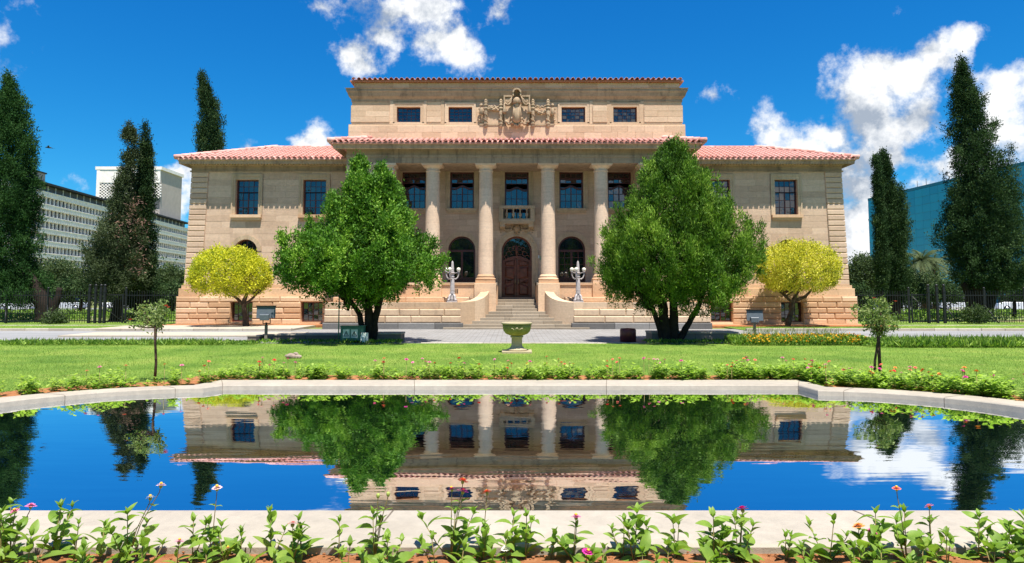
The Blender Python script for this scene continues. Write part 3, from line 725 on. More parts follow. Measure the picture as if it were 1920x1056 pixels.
# balcony
yb0 = YR - .75; hb_ = S(33.5, yb0, 400)
zs0, zs1 = Z(417.5, yb0), Z(411.5, yb0); zr0_, zr1_ = Z(391, yb0), Z(385.5, yb0)
balc = part('balcony')
mb = MB(); mb.box(XC - hb_, XC + hb_, yb0, YR, zs0 + .05, zs1); mb.box(XC - hb_ + .05, XC + hb_ - .05, yb0 + .05, YR, zs0 - .04, zs0 + .05); mb.build('balcony_slab', M['trim'], balc)
for s in (-1, 1):
    mb = MB(); xb = XC + s * (hb_ - .2); zb_ = Z(427, yb0)
    mb.add([(xb - .14, YR, zs0 - .04), (xb + .14, YR, zs0 - .04), (xb - .14, yb0 + .1, zs0 - .04), (xb + .14, yb0 + .1, zs0 - .04), (xb - .14, yb0 + .12, zs0 - .22), (xb + .14, yb0 + .12, zs0 - .22), (xb - .14, YR - .2, zb_), (xb + .14, YR - .2, zb_), (xb - .14, YR, zb_), (xb + .14, YR, zb_)],
           [(2, 3, 5, 4), (4, 5, 7, 6), (6, 7, 9, 8), (0, 2, 4, 6, 8), (1, 9, 7, 5, 3)])
    mb.build('bracket', M['trim'], balc)
    MB().box(XC + s * hb_ - (.0 if s < 0 else .24) , XC + s * hb_ + (.24 if s < 0 else 0), yb0 + .01, yb0 + .25, zs1, zr0_).build('balcony_pier', M['trim'], balc)
    MB().box(*sorted((XC + s * (hb_ - .02), XC + s * (hb_ - .2))), yb0 + .25, YR, zr0_, zr1_ - .003).build('side_rail', M['trim'], balc)
MB().box(XC - hb_ - .02, XC + hb_ + .02, yb0 - .02, yb0 + .27, zr0_, zr1_).build('top_rail', M['trim'], balc)
MB().box(XC - hb_ + .24, XC + hb_ - .24, yb0 + .02, yb0 + .24, zs1, zs1 + .05).build('bottom_rail', M['trim'], balc)
hB = zr0_ - zs1 - .05
prof = [(.075, 0), (.075, .05), (.04, .08), (.05, .12), (.085, .2), (.09, .26), (.06, .36), (.04, .42), (.06, .45), (.04, .48), (.075, .53), (.075, .58)]
bm_ = MB().lathe([(r_ * .95, z_ * hB / .58) for r_, z_ in prof], 0, 0, 12).mesh('baluster'); bm_.materials.append(M['carve'])
for k in range(4): link('baluster', bm_, None, balc, (XC - .57 + k * .38, yb0 + .13, zs1 + .05))
for s in (-1, 1):
    for k in range(2): link('baluster', bm_, None, balc, (XC + s * (hb_ - .11), yb0 + .36 + k * .2, zs1 + .05))

# portico floor and dado
mb = MB(); pa = S(37, YP, 550)
for s in (-1, 1):
    a, b = sorted((XC + s * pa, XC + s * pin)); mb.box(a, b, YP + .2, YR + .01, zpor - .15, zpor)
mb.build('portico_floor', M['step'], CH)
ce = [S(d, YC_, 400) for d in (-158, -58.3, 58.3, 158)]
YD = 36.42; zd0, zd1 = Z(557, 36), Z(531, YD)
dado = part('dado_wall')
pedw = .58
for s in (-1, 1):
    edges = [(abs(ce[2]) + pedw, abs(ce[3]) - pedw), (abs(ce[3]) + pedw, pin)]
    for (a, b) in edges:
        a, b = sorted((XC + s * a, XC + s * b)); masonry(dado, 'dado_stone', a, b, zd0 - .1, zd1 - .1, YD + .12, .3, .75, 1.25, .007, M['base'])
        MB().box(a, b, YD + .06, YD + .5, zd1 - .1, zd1).build('dado_coping', M['base'], dado)
    a, b = sorted((XC + s * pin, XC + s * (hp + .12)))
    masonry(dado, 'dado_stone', a, b, zd0 - .1, pb, YD - .08, .6, .4, 1.25, .007, M['base'])
    mb = MB(); mb.box(*sorted((XC + s * pa, XC + s * (pa + .3))), YD + .5, YR, zd0 - .8, zpor - .01); mb.build('passage_wall', M['base'], CH)
    # air brick grille, a 3x3 of dark squares, the shade of holes put into their colour
    for gx in (115, 214):
        g = MB(); xg = XC + s * S(gx, YD, 545) ; 
        for i in range(3):
            for j in range(3): g.box(xg - .11 + i * .085, xg - .11 + i * .085 + .055, YD + .105, YD + .119, Z(550, YD) + j * .085, Z(550, YD) + j * .085 + .055)
        g.build('air_grille', M['darkin'], CH)
# columns
zb_t = Z(515, YC_); zcap0 = Z(321, YC_ - .4); zcap1 = Z(305.5, YP)
for i, c in enumerate(ce):
    col = part('column', CH, (XC + c, YC_, 0))
    ped = MB().block(-pedw, pedw, YD - YC_, .6, -.05, zd1 + .0, .012).build('pedestal', M['base'], col)
    MB().box(-.53, .53, -.53, .53, zd1, zd1 + .16).build('plinth', M['base'], col)
    za = zd1 + .16; hh = zb_t - za
    prof = [(.52, za), (.55, za + hh * .12), (.55, za + hh * .3), (.50, za + hh * .42), (.45, za + hh * .5), (.48, za + hh * .6), (.48, za + hh * .75), (.43, za + hh * .85), (.415, za + hh)]
    MB().lathe(prof, 0, 0, 32).build('column_base', M['base'], col)
    nd = 6
    for k in range(nd):
        t0, t1 = k / nd, (k + 1) / nd; f_ = lambda t: .405 - .045 * t ** 1.6; z0 = zb_t + (zcap0 - zb_t) * t0; z1 = zb_t + (zcap0 - zb_t) * t1
        pr = [(f_(t0 + (t1 - t0) * q / 3), z0 + .006 + (z1 - z0 - .012) * q / 3) for q in range(4)]
        db = MB().lathe(pr, 0, 0, 36, cap=False); db.lathe([(f_(t0) - .006, z0), pr[0]], 0, 0, 36, smooth=False, cap=False); db.lathe([pr[-1], (f_(t1) - .006, z1)], 0, 0, 36, smooth=False, cap=False)
        db.build('drum', M['column'], col)
    hc = zcap1 - zcap0
    pr = [(.36, zcap0), (.40, zcap0 + .02), (.40, zcap0 + .06), (.36, zcap0 + .09), (.36, zcap0 + hc * .45), (.40, zcap0 + hc * .5), (.43, zcap0 + hc * .55), (.50, zcap0 + hc * .70), (.52, zcap0 + hc * .74)]
    MB().lathe(pr, 0, 0, 32).build('capital', M['column'], col)
    mb = MB(); mb.box(-.54, .54, -.54, .54, zcap0 + hc * .74, zcap1 - .07); mb.box(-.57, .57, -.57, .57, zcap1 - .07, zcap1); mb.build('abacus', M['column'], col)

# entablature and eaves of the main block
ze0 = Z(306, YP)
mb = MB(); mb.box(XC - hp, XC + hp, YP, YR + .3, ze0, Z(295, YP)); mb.build('architrave', M['corn'], CH)
mb = MB(); mb.box(XC - hp - .04, XC + hp + .04, YP - .04, YR + .3, Z(295, YP), Z(290.5, YP)); mb.box(XC - hp, XC + hp, YP - .01, YR + .3, Z(290.5, YP), Z(279.5, YP)); mb.build('frieze', M['corn'], CH)
MB().box(XC - pin, XC + pin, YP + .7, YR, ze0 + .02, ze0 + .06).build('portico_ceiling', M['trim'], CH)
Ye2 = 35.72; ze2 = Z(266.5, Ye2); zdn = Z(279.5, YP); pr_ = YP - Ye2
cornice('eaves_cornice', hp, YP, YR + 1, [(0, zdn), (.06, zdn + .03), (.10, zdn + .05), (.10, zdn + .20), (.22, zdn + .24), (.30, zdn + .28), (pr_ - .26, ze2 - .32), (pr_ - .20, ze2 - .28), (pr_ - .18, ze2 - .10), (pr_ - .08, ze2)], M['corn'], CH)
mb = MB(); xx = -hp - .1
while xx < hp + .1: mb.box(XC + xx, XC + xx + .075, YP - .20, YP - .09, zdn + .055, zdn + .19); xx += .14
tag(mb.build('dentils', M['trim'], CH), kind='stuff')
mr = part('main_roof')
mb = MB(); hE = S(353, Ye2, 260)
YA = 37.4; rs = R(17); zat = ze2 + (YA - Ye2) * math.tan(rs)
mb.add([(XC - hE, Ye2, ze2), (XC + hE, Ye2, ze2), (XC + hE - (YA - Ye2), YA, zat), (XC - hE + (YA - Ye2), YA, zat), (XC - hE, YA + 9, ze2), (XC + hE, YA + 9, ze2), (XC + hE - (YA - Ye2), YA + 9, zat), (XC - hE + (YA - Ye2), YA + 9, zat)],
       [(0, 1, 2, 3), (1, 5, 6, 2), (4, 0, 3, 7)]); mb.box(XC - hE, XC + hE, Ye2 + .01, YR, ze2 - .07, ze2 - .005)
mb.build('tile_bed', M['tile'], mr)
n = int(2 * hE / .293); rest = MB()
for i in range(n + 1):
    x = XC - hE + .06 + i * (2 * hE - .12) / n
    for k in range(6):
        yk = Ye2 - .07 + k * .36; 
        if k > 0 and (abs(x - XC) > hE - (yk - Ye2) - .05): continue
        if k == 0:
            o = link('roof_tile', TILE, None, mr, (x + random.uniform(-.01, .01), yk, ze2 + random.uniform(-.005, .012))); o.rotation_euler = (rs - .03, 0, random.uniform(-.03, .03))
        else: rest.add([(x + a_, yk + b_ * .957 - d_ * .29, ze2 + k * .36 * math.tan(rs) + b_ * .29 + d_ * .957) for (a_, b_, d_) in vs0], fs0)
tag(rest.build('roof_tiles', M['tile'], mr), kind='stuff')
for s in (-1, 1):
    A_, B_ = Vector((XC + s * (hE + .03), Ye2 - .05, ze2 + .1)), Vector((XC + s * (hE - 2.0), YA, zat + .12))
    for k in range(7): MB().tube([A_.lerp(B_, k / 7), A_.lerp(B_, (k + 1.1) / 7)], [.15, .12], 8).build('hip_tile', M['tile'], mr)
    rest = MB()
    for i in range(26):
        y = Ye2 + .2 + i * .3
        rest.add([(XC + s * (hE + .05 - b_), y + a_ * (1 if s > 0 else -1), ze2 + b_ * .3 + d_) for (a_, b_, d_) in vs0], fs0)
    tag(rest.build('side_roof_tiles', M['tile'], mr), kind='stuff')

# ---------------------------------------------------------------- attic
ha = S(309.5, YA, 215)
attic = part('attic_wall')
z_b = lambda py: Z(py, YA)
masonry(attic, 'attic_base_stone', XC - ha - .14, XC + ha + .14, z_b(262), z_b(237), YA - .16, .4, .36, .98, .014, M['attic'])
MB().box(XC - ha - .14, XC + ha + .14, YA - .10, YA + .2, z_b(237), z_b(234)).build('attic_base_course', M['attic'], attic)
xs = [XC + S(d, YA, 215) for d in (-203, -106, 106, 203)]; w2 = S(44.5, YA, 215); wz0, wz1 = z_b(229.5), z_b(200.5)
holes = [(q - w2 / 2, q + w2 / 2, wz0, wz1) for q in xs]
masonry(attic, 'attic_stone', XC - ha, XC + ha, z_b(234), z_b(187), YA, .4, .31, 1.35, .010, M['attic'], holes)
for q in xs:
    rect_window(q, w2, wz0, wz1, YA + .2, [(0, 1, 0, 1, 5, 4)], bw=.06, bar=.022)
    surround(q, w2, wz0 - .06, wz1, YA, .20, .24, .05, M['attic']); MB().box(q - w2 / 2 - .2, q + w2 / 2 + .2, YA - .05, YA + .2, wz0 - .15, wz0).build('window_sill', M['attic'], CH)
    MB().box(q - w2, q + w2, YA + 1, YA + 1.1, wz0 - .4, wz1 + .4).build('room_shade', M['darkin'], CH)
pans = [(-309.5, -238), (-169, -142), (142, 169), (238, 309.5)]
for (a, b) in pans:
    masonry(attic, 'panel_stone', XC + S(a, YA, 215) - (.03 if a < -300 else 0), XC + S(b, YA, 215) + (.03 if b > 300 else 0), z_b(230), z_b(199), YA - .10, .1 , .30, 1.15, .012, M['attic'])
    MB().box(XC + S(a, YA, 215), XC + S(b, YA, 215), YA - .07, YA, z_b(233), z_b(230)).build('panel_sill', M['attic'], attic)
for (a, b) in ((-238, -232), (-174, -169), (-142, -136), (136, 142), (169, 174), (232, 238)):
    MB().box(XC + S(a, YA, 215), XC + S(b, YA, 215), YA - .045, YA, z_b(233), z_b(190)).build('pilaster_strip', M['attic'], attic)
cornice('attic_cornice', ha, YA, YA + 9, [(.0, z_b(192)), (.03, z_b(191)), (.03, z_b(187)), (.10, z_b(184)), (.16, z_b(182)), (.22, z_b(176)), (.28, z_b(173)), (.28, z_b(169.5)), (.33, z_b(168))], M['corn'], CH)
hu = S(305, YA, 160)
masonry(attic, 'parapet_stone', XC - hu, XC + hu, z_b(168), z_b(155.5), YA, .4, .4, .95, .008, M['attic'])
MB().box(XC - hu - .18, XC + hu + .18, YA - .22, YA + 8, z_b(155.5) , z_b(152.8)).build('fascia', M['gutter'], CH)
mb = MB()
for s in (-1, 1): mb.box(*sorted((XC + s * (hu - .3), XC + s * (hu - .002))), YA + .4, YA + 8.8, z_b(262), z_b(155.6)); 
for s in (-1, 1): mb.box(*sorted((XC + s * (ha - .3), XC + s * (ha - .002))), YA + .41, YA + 8.7, z_b(262), z_b(192))
mb.build('attic_side_wall', M['attic'], CH)
tr = part('top_roof'); zt0 = z_b(152.6); ht = S(306, YA - .3, 150)
mb = MB(); mb.add([(XC - ht, YA - .28, zt0), (XC + ht, YA - .28, zt0), (XC + ht - 3, YA + 4.5, zt0 + .9), (XC - ht + 3, YA + 4.5, zt0 + .9), (XC - ht, YA + 9, zt0), (XC + ht, YA + 9, zt0)], [(0, 1, 2, 3), (1, 5, 2), (4, 0, 3), (5, 4, 3, 2)]); mb.build('tile_bed', M['tile'], tr)
n = int(2 * ht / .293); rest = MB(); rs = R(10.7)
for i in range(n + 1):
    x = XC - ht + i * (2 * ht) / n
    o = link('roof_tile', TILE, None, tr, (x + random.uniform(-.01, .01), YA - .34, zt0 + random.uniform(-.005, .012))); o.rotation_euler = (rs, 0, random.uniform(-.03, .03))
    for k in range(1, 8):
        yk = YA - .34 + k * .36
        if abs(x - XC) < ht - k * .23: rest.add([(x + a_, yk + b_ * .98 - d_ * .18, zt0 + k * .36 * math.tan(rs) + b_ * .18 + d_ * .98) for (a_, b_, d_) in vs0], fs0)
tag(rest.build('roof_tiles', M['tile'], tr), kind='stuff')
# body of the building behind (keeps daylight out of the hollow)
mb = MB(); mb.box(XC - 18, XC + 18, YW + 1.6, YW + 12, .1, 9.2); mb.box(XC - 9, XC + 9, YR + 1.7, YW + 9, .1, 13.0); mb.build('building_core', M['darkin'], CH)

# ---------------------------------------------------------------- carved coat of arms
arms = part('coat_of_arms')
def pz(py): return Z(py, YA - .3)
def pxx(d): return XC + S(d, YA - .3, 200)
yc = YA - .08
px_m = (pxx(10) - pxx(0)) / 10
MB().prism([(pxx(-20), pz(234)), (pxx(20), pz(234)), (pxx(23), pz(214)), (pxx(23), pz(180)), (pxx(-23), pz(180)), (pxx(-23), pz(214))], yc - .06, yc + .05).build('shield', M['attic'], arms)
mb = MB()       # raised frame of the shield with its top lugs
for s in (-1, 1):
    mb.prism(sorted([(pxx(s * 21), pz(234)), (pxx(s * 24.5), pz(214))], key=lambda q: q[0]) + sorted([(pxx(s * 25), pz(178)), (pxx(s * 22.5), pz(178))], key=lambda q: -q[0]), yc - .20, yc + .04)
    a_, b_ = sorted((pxx(s * 9), pxx(s * 22.5))); mb.box(a_, b_, yc - .17, yc + .04, pz(181), pz(178)); mb.box(a_, b_, yc - .12, yc + .04, pz(192), pz(182.5))
mb.build('shield_frame', M['carve'], arms)
rnd = random.Random(5)
mb = MB()       # arched niche hood, head under a ribbed cap, draped body, leafy base
hc_ = pz(176.5); arch_ring(mb, XC, hc_, 5.6 * px_m, 8.2 * px_m, yc - .58, yc, 14)
for s in (-1, 1): a_, b_ = sorted((XC + s * 5.6 * px_m, XC + s * 8.2 * px_m)); mb.box(a_, b_, yc - .55, yc, pz(182.5), hc_)
mb.build('niche_hood', M['carve'], arms)
mb = MB()
mb.lathe([(7.6 * px_m, pz(195.5)), (7.8 * px_m, pz(193.5)), (7.0 * px_m, pz(189)), (4.8 * px_m, pz(185)), (1.2 * px_m, pz(182.8)), (.01, pz(182.4))], XC, yc - .34, 18)
for k in range(9):
    a_ = math.pi + math.pi * (k + .5) / 9
    mb.tube([(XC + 7.7 * px_m * math.cos(a_), yc - .34 + 7.7 * px_m * math.sin(a_), pz(194)), (XC + 6.6 * px_m * math.cos(a_), yc - .34 + 6.6 * px_m * math.sin(a_), pz(188)), (XC + 2 * px_m * math.cos(a_), yc - .34 + 2 * px_m * math.sin(a_), pz(183))], [.022, .02, .012], 5)
mb.build('ribbed_cap', M['carve'], arms)
mb = MB()
mb.lathe([(4.5 * px_m, pz(232)), (8.6 * px_m, pz(228)), (8.8 * px_m, pz(215)), (7.6 * px_m, pz(205)), (6.6 * px_m, pz(199)), (6.4 * px_m, pz(195))], XC, yc - .26, 16)
for k in range(8):
    x_ = -7 + 2 * k; mb.tube([(XC + x_ * .75 * px_m, yc - .42, pz(199)), (XC + (x_ + rnd.uniform(-1, 1)) * px_m, yc - .47, pz(213)), (XC + x_ * px_m, yc - .44, pz(229))], [.018, .03, .025], 5)
mb.ball((XC, yc - .42, pz(199)), .12, 10, 7, (1, .8, 1.2)); mb.build('draped_figure', M['carve'], arms)
mb = MB()
for k in range(26):
    t = k / 25 * 2 - 1; mb.ball((XC + 20 * t * px_m, yc - .22 - .12 * (1 - abs(t)), pz(231 + 2.5 * math.cos(t * 9) + (3 if abs(t) < .4 else 0))), rnd.uniform(.05, .10), 8, 5, (1.2, 1, rnd.uniform(.6, 1.1)))
for s in (-1, 1): mb.tube([(XC + s * 4 * px_m, yc - .3, pz(228)), (XC + s * 10 * px_m, yc - .28, pz(222)), (XC + s * 13 * px_m, yc - .2, pz(228))], [.10, .07, .04], 7)
mb.tube([(XC, yc - .2, pz(232)), (XC, yc - .15, pz(239))], [.16, .04], 9)
mb.build('leafy_base', M['carve'], arms)
for s in (-1, 1):
    mb = MB()   # inward curling volute and hanging tassel
    mb.tube([(XC + s * d_ * px_m, yc - .26, pz(q_)) for d_, q_ in ((7, 181), (10, 186), (11, 192), (14, 196), (18, 197), (22, 194))], [.05, .055, .05, .055, .05, .04], 7)
    mb.tube([(XC + s * d_ * px_m, yc - .24, pz(q_)) for d_, q_ in ((9, 183), (13, 187), (14, 191), (18, 193), (20, 190), (18, 188))], [.03, .035, .03, .035, .03, .03], 6)
    mb.lathe([(.02, pz(193)), (.06, pz(196)), (.07, pz(203)), (.13, pz(210)), (.10, pz(212)), (.02, pz(213))], XC + s * 23.5 * px_m, yc - .22, 9)
    mb.build('volute', M['carve'], arms)
    for c in (30, 58.5):          # turned and twisted balusters
        mb = MB(); xx = pxx(s * c); pr = []
        for r_, y_ in ((.02, 185), (.07, 187), (.05, 189), (.09, 190.5), (.11, 193), (.06, 195), (.13, 196.5), (.13, 198), (.07, 199), (.10, 201), (.14, 203), (.13, 204.5), (.08, 205.5), (.10, 208), (.11, 212), (.09, 216), (.075, 222), (.08, 228), (.06, 229.5), (.12, 231), (.12, 232.5), (.08, 234), (.10, 236), (.05, 238.5), (.01, 239.5)): pr.append((r_, pz(y_)))
        mb.lathe(pr[::-1], xx, yc - .16, 14)
        for k in range(16): a_ = k * .85; mb.ball((xx + .09 * math.cos(a_), yc - .16 + .09 * math.sin(a_), pz(206 + k * 1.5)), .042, 6, 4)
        for k in range(5): a_ = k * 1.26; mb.ball((xx + .06 * math.cos(a_), yc - .16 + .06 * math.sin(a_), pz(188.5)), .045, 6, 4)
        mb.build('carved_baluster', M['carve'], arms)
    mb = MB()   # fruit swag between the balusters
    for k in range(22):
        t = k / 21; mb.ball((pxx(s * (33 + 23 * t)), yc - .14 + rnd.uniform(-.05, .03), pz(206 + (1 - 4 * (t - .5) ** 2) * (5 if s > 0 else -2)) + rnd.uniform(-.05, .05)), rnd.uniform(.05, .09), 8, 5)
    for k in range(14):
        t = k / 13; mb.ball((pxx(s * (33 + 23 * t)), yc - .12, pz(200) + rnd.uniform(-.05, .06)), rnd.uniform(.04, .075), 7, 5)
    mb.build('fruit_swag', M['carve'], arms)
    a_, b_ = sorted((pxx(s * 33), pxx(s * 56))); MB().box(a_, b_, yc - .07, yc + .04, pz(231), pz(206)).build('tablet', M['attic'], arms)
    a_, b_ = sorted((pxx(s * 27), pxx(s * 70))); MB().box(a_, b_, yc - .11, yc + .04, pz(234.5), pz(231.2)).build('tablet_sill', M['carve'], arms)
    mb = MB(); xx = pxx(s * 67)
    mb.ball((xx, yc - .14, pz(196.5)), .09, 9, 6); mb.lathe([(.04, pz(199)), (.09, pz(204)), (.12, pz(213)), (.03, pz(216))][::-1], xx, yc - .12, 9)
    for k in range(7): mb.ball((xx + s * rnd.uniform(.03, .13), yc - .09, pz(203 + k * 3.6)), rnd.uniform(.045, .07), 7, 5)
    mb.build('side_drop', M['carve'], arms)

# ---------------------------------------------------------------- podium, steps, cheek walls
pod = part('podium')
tiers = [(605.5, 592.5, 363, 35.02, .05, 1.28), (592.5, 579.5, 362, 35.05, .05, 1.25), (579.5, 567, 358, 35.18, .01, 1.4), (566.8, 557, 346, 35.85, .03, 1.7)]
def podz(k): return Z(tiers[k][0], tiers[k][3]), Z(tiers[k][1], tiers[k][3])
zq = [Z(605.5, 35.02), Z(592.5, 35.02), Z(579.5, 35.05), Z(567, 35.18), Z(557, 35.9)]
inn = S(105, 35.1, 590)
for s in (-1, 1):
    for k, (p0, p1, hw_, y_, c_, bw_) in enumerate(tiers):
        a, b = sorted((XC + s * (inn + (0 if k < 3 else -.35)), XC + s * S(hw_, y_, 585)))
        masonry(pod, ('podium_stone', 'podium_stone', 'upper_podium_stone', 'ledge_stone')[k], a, b, zq[k], zq[k + 1], y_, .6, .5, bw_, c_, M['podium'] if k < 3 else M['base'], jy=.008, gap=.004)
    a, b = sorted((XC + s * (inn - .1), XC + s * S(365, 35, 610)))
    masonry(pod, 'foundation_stone', a, b, -.08, zq[0] - .005, 34.9, .5, .5, 1.6, .03, M['slate'], jy=.02)
    MB().box(a + .04, b - .04, 35.5, 36.6, -.05, zq[3] - .002).build('podium_fill', M['podium'], pod)
    MB().box(a + .2, b - .35, 36.2, 36.7, -.05, zq[4] - .002).build('podium_fill', M['base'], pod)
    # side return of the podium to the wing
    xo = XC + s * S(362, 35.1, 590); MB().box(*sorted((xo, xo - s * .4)), 35.3, YB, -.05, zq[3] - .01).build('podium_side', M['podium'], pod)
    MB().box(*sorted((XC + s * (hp + .1), XC + s * (hp - .3))), YP, YB + .2, -.05, pb - .01).build('podium_side', M['base'], pod)
hws = [137.5, 125.5, 112, 100, 76, 64.5, 58, 54, 51.5, 36.5]; zt = [.1, .25, .41, .56, .72, .875, 1.03, 1.19, 1.34, 1.5]
st = part('entrance_steps')
for i, h in enumerate(hws):
    y = 34.8 + .3 * i; hw_ = S(h, y, 590); z0 = 0 if i == 0 else zt[i - 1]
    cuts = sorted({-hw_, hw_, *[random.uniform(-.6, .6) * hw_ + 0 for _ in range(2 if hw_ > 2 else 1)]})
    for a, b in zip(cuts[:-1], cuts[1:]):
        MB().block(XC - .05 + a + .002, XC - .05 + b - .002, y, y + (.55 if i < 9 else 1.6), z0 - .05, zt[i], .012).build('step', M['step'], st)
for s in (-1, 1):
    mb = MB(); n = 12; vs = []
    ck = part('stair_cheek', pod)
    prev = None
    for i in range(n + 1):
        t = i / n
        # plan: sweeps outwards towards the viewer; top: falls in a hollow curve
        xi = S(52, 36.45, 560) + (S(106, 35.05, 590) - S(52, 36.45, 560)) * (t ** 1.7); yi = 36.5 - 1.42 * t ** .85
        nx, ny = .46, .10
        zi = Z(544.5, 36.4) - (Z(544.5, 36.4) - Z(567, 35.2)) * (1 - (1 - t) ** 2.0)
        row = [(XC + s * xi, yi, -.05), (XC + s * xi, yi, zi), (XC + s * (xi + nx), yi + ny, zi), (XC + s * (xi + nx), yi + ny, -.05)]
        if prev: mb.add(prev + row, [(0, 1, 5, 4), (1, 2, 6, 5), (2, 3, 7, 6)])
        if i in (4, 8, n):
            if i == n: mb.add(row, [(0, 1, 2, 3)])
            mb.build('cheek_stone', M['podium'], ck); mb = MB()
        prev = row
# ================================================================== GROUND, POOL, ROADS
def ellarc(cx, cy, a, b, t0, t1, n):
    return [(cx + a * math.cos(t0 + (t1 - t0) * i / n), cy + b * math.sin(t0 + (t1 - t0) * i / n)) for i in range(n + 1)]
def outline(o, e=0.0):   # pool outline, o = 0 water edge .. 1 outer edge of the kerb, e = extra outward offset beyond it
    k = .62 * o + e
    yf, yn = 13.08 + .80 * o + e, 5.56 - .77 * o - e
    xr, xl = 5.42 + .36 * o + e * .8, -5.48 - .36 * o - e * .8
    ra, rb = 2.9 + k, 3.12 + .52 * o + e; la, lb = 3.24 + k, 3.48 + .40 * o + e
    tr, tl = math.acos(max(-1, min(1, (xr + .05 - 5.2) / ra))), math.acos(max(-1, min(1, (-xl + .2 - 5.4) / la)))
    pts = [(xl + (xr - xl) * i / 12, yf) for i in range(13)]
    pts += ellarc(5.2, 9.25, ra, rb, tr, -tr, 40)
    pts += [(xr + (xl - xr) * i / 12, yn) for i in range(13)]
    L_ = [(-5.4 - la * math.cos(q), 9.25 + lb * math.sin(q)) for q in [-tl + 2 * tl * i / 40 for i in range(41)]]
    return pts + L_
IN, OUT = outline(0), outline(1)
NP = len(IN)
def ring(name, A, B, za, zb, mat, kind='structure', parent=None):
    n = len(A); vs = [(x, y, za) for x, y in A] + [(x, y, zb) for x, y in B]
    return tag(MB().add(vs, [(i, n + i, n + (i + 1) % n, (i + 1) % n) for i in range(n)]).build(name, mat, parent), kind=kind)
# kerb of the pool: inner face, slightly eased arris, top, outer face
prof = [(IN, -.75), (IN, .03), (outline(.03), .047), (outline(.5), .052), (outline(.97), .047), (OUT, .03), (OUT, -.3)]
kv, kf = [], []
for i, (pts, z) in enumerate(prof): kv += [(x, y, z) for x, y in pts]
for i in range(len(prof) - 1):
    for k in range(NP): kf.append((i * NP + k, (i + 1) * NP + k, (i + 1) * NP + (k + 1) % NP, i * NP + (k + 1) % NP))
pk = MB().add(kv, kf).build('pool_kerb', M['conc'])
tag(pk, 'pale concrete kerb running right round the reflecting pool', 'kerb')
jb = simple('kerb_joint_filler', (.16, .13, .10), .9, .1, .2, 9, 0)
for k in (0, 4, 8, 12, 15, 22, 29, 36, 44, 53, 57, 61, 66, 74, 82, 90, 98, 105):
    if k >= NP: continue
    a_, b_ = Vector((*outline(.0)[k], 0)), Vector((*outline(1)[k], 0)); d_ = (b_ - a_).normalized(); s_ = Vector((-d_.y, d_.x, 0)) * .006
    a2 = a_ - d_ * .002; b2 = b_ + d_ * .002
    MB().add([tuple(a2 - s_ + Vector((0, 0, -.3))), tuple(a2 + s_ + Vector((0, 0, -.3))), tuple(a2 + s_ + Vector((0, 0, .034))), tuple(a2 - s_ + Vector((0, 0, .034))),
              tuple(a_ + d_ * .03 - s_ + Vector((0, 0, .051))), tuple(a_ + d_ * .03 + s_ + Vector((0, 0, .051))), tuple((a_ + b_) / 2 + s_ + Vector((0, 0, .055))), tuple((a_ + b_) / 2 - s_ + Vector((0, 0, .055))), tuple(b_ - d_ * .03 + s_ + Vector((0, 0, .051))), tuple(b_ - d_ * .03 - s_ + Vector((0, 0, .051)))],
             [(0, 1, 2, 3), (3, 2, 5, 4), (4, 5, 6, 7), (7, 6, 8, 9)]).build('joint', jb, pk)
# water: one sheet, with a made-up shallow hollow that brings the whole facade into its reflection
m, t, p, o = mat_new('pool_water'); v = wpos(t)

def ncol(scale, vec, det):
    n = t.nodes.new('ShaderNodeTexNoise'); n.inputs['Scale'].default_value = scale; n.inputs['Detail'].default_value = det; n.inputs['Roughness'].default_value = .5; t.links.new(vec, n.inputs['Vector'])
    q = t.nodes.new('ShaderNodeVectorMath'); q.operation = 'SUBTRACT'; t.links.new(n.outputs['Color'], q.inputs[0]); q.inputs[1].default_value = (.5, .5, .5); return q.outputs[0]
def vadd(a_, b_):
    q = t.nodes.new('ShaderNodeVectorMath'); q.operation = 'ADD'; t.links.new(a_, q.inputs[0]); t.links.new(b_, q.inputs[1]); return q.outputs[0]
ge = t.nodes.new('ShaderNodeNewGeometry')
rip = vadd(vscale(t, ncol(1.0, vscale(t, v, (1.1, 15, 1)), 3), (.034, .022, 0)), vscale(t, ncol(1.0, vscale(t, v, (.45, 3.0, 1)), 2), (.010, .012, 0)))
bn = t.nodes.new('ShaderNodeVectorMath'); bn.operation = 'NORMALIZE'; t.links.new(vadd(ge.outputs['Normal'], rip), bn.inputs[0])
g = t.nodes.new('ShaderNodeBsdfGlossy'); g.inputs['Color'].default_value = (.90, .94, .98, 1); g.inputs['Roughness'].default_value = .0; t.links.new(bn.outputs[0], g.inputs['Normal'])
d = t.nodes.new('ShaderNodeBsdfDiffuse'); d.inputs['Color'].default_value = (.004, .012, .02, 1)
fr = t.nodes.new('ShaderNodeLayerWeight'); fr.inputs['Blend'].default_value = .85
mx = t.nodes.new('ShaderNodeMixShader'); t.links.new(mth(t, 'MULTIPLY', mth(t, 'ADD', .34, mth(t, 'MULTIPLY', fr.outputs['Facing'], .72)), .90, True), mx.inputs[0])
t.links.new(d.outputs[0], mx.inputs[1]); t.links.new(g.outputs[0], mx.inputs[2]); t.links.new(mx.outputs[0], o.inputs[0]); M['water'] = m
xs_ = np.linspace(-9.4, 8.9, 24); ys_ = np.linspace(5.0, 13.4, 64); vs, fs = [], []
WK = .0088
for y in ys_:
    for x in xs_: vs.append((x, y, -.045 - .5 * WK * max(0, 12.3 - y) ** 2))
for j in range(63):
    for i in range(23): fs.append((j * 24 + i, j * 24 + i + 1, (j + 1) * 24 + i + 1, (j + 1) * 24 + i))
wt = MB().add(vs, fs, True).build('pool_water', M['water']); tag(wt, 'still dark pool water mirroring the courthouse and blue sky', kind='structure')

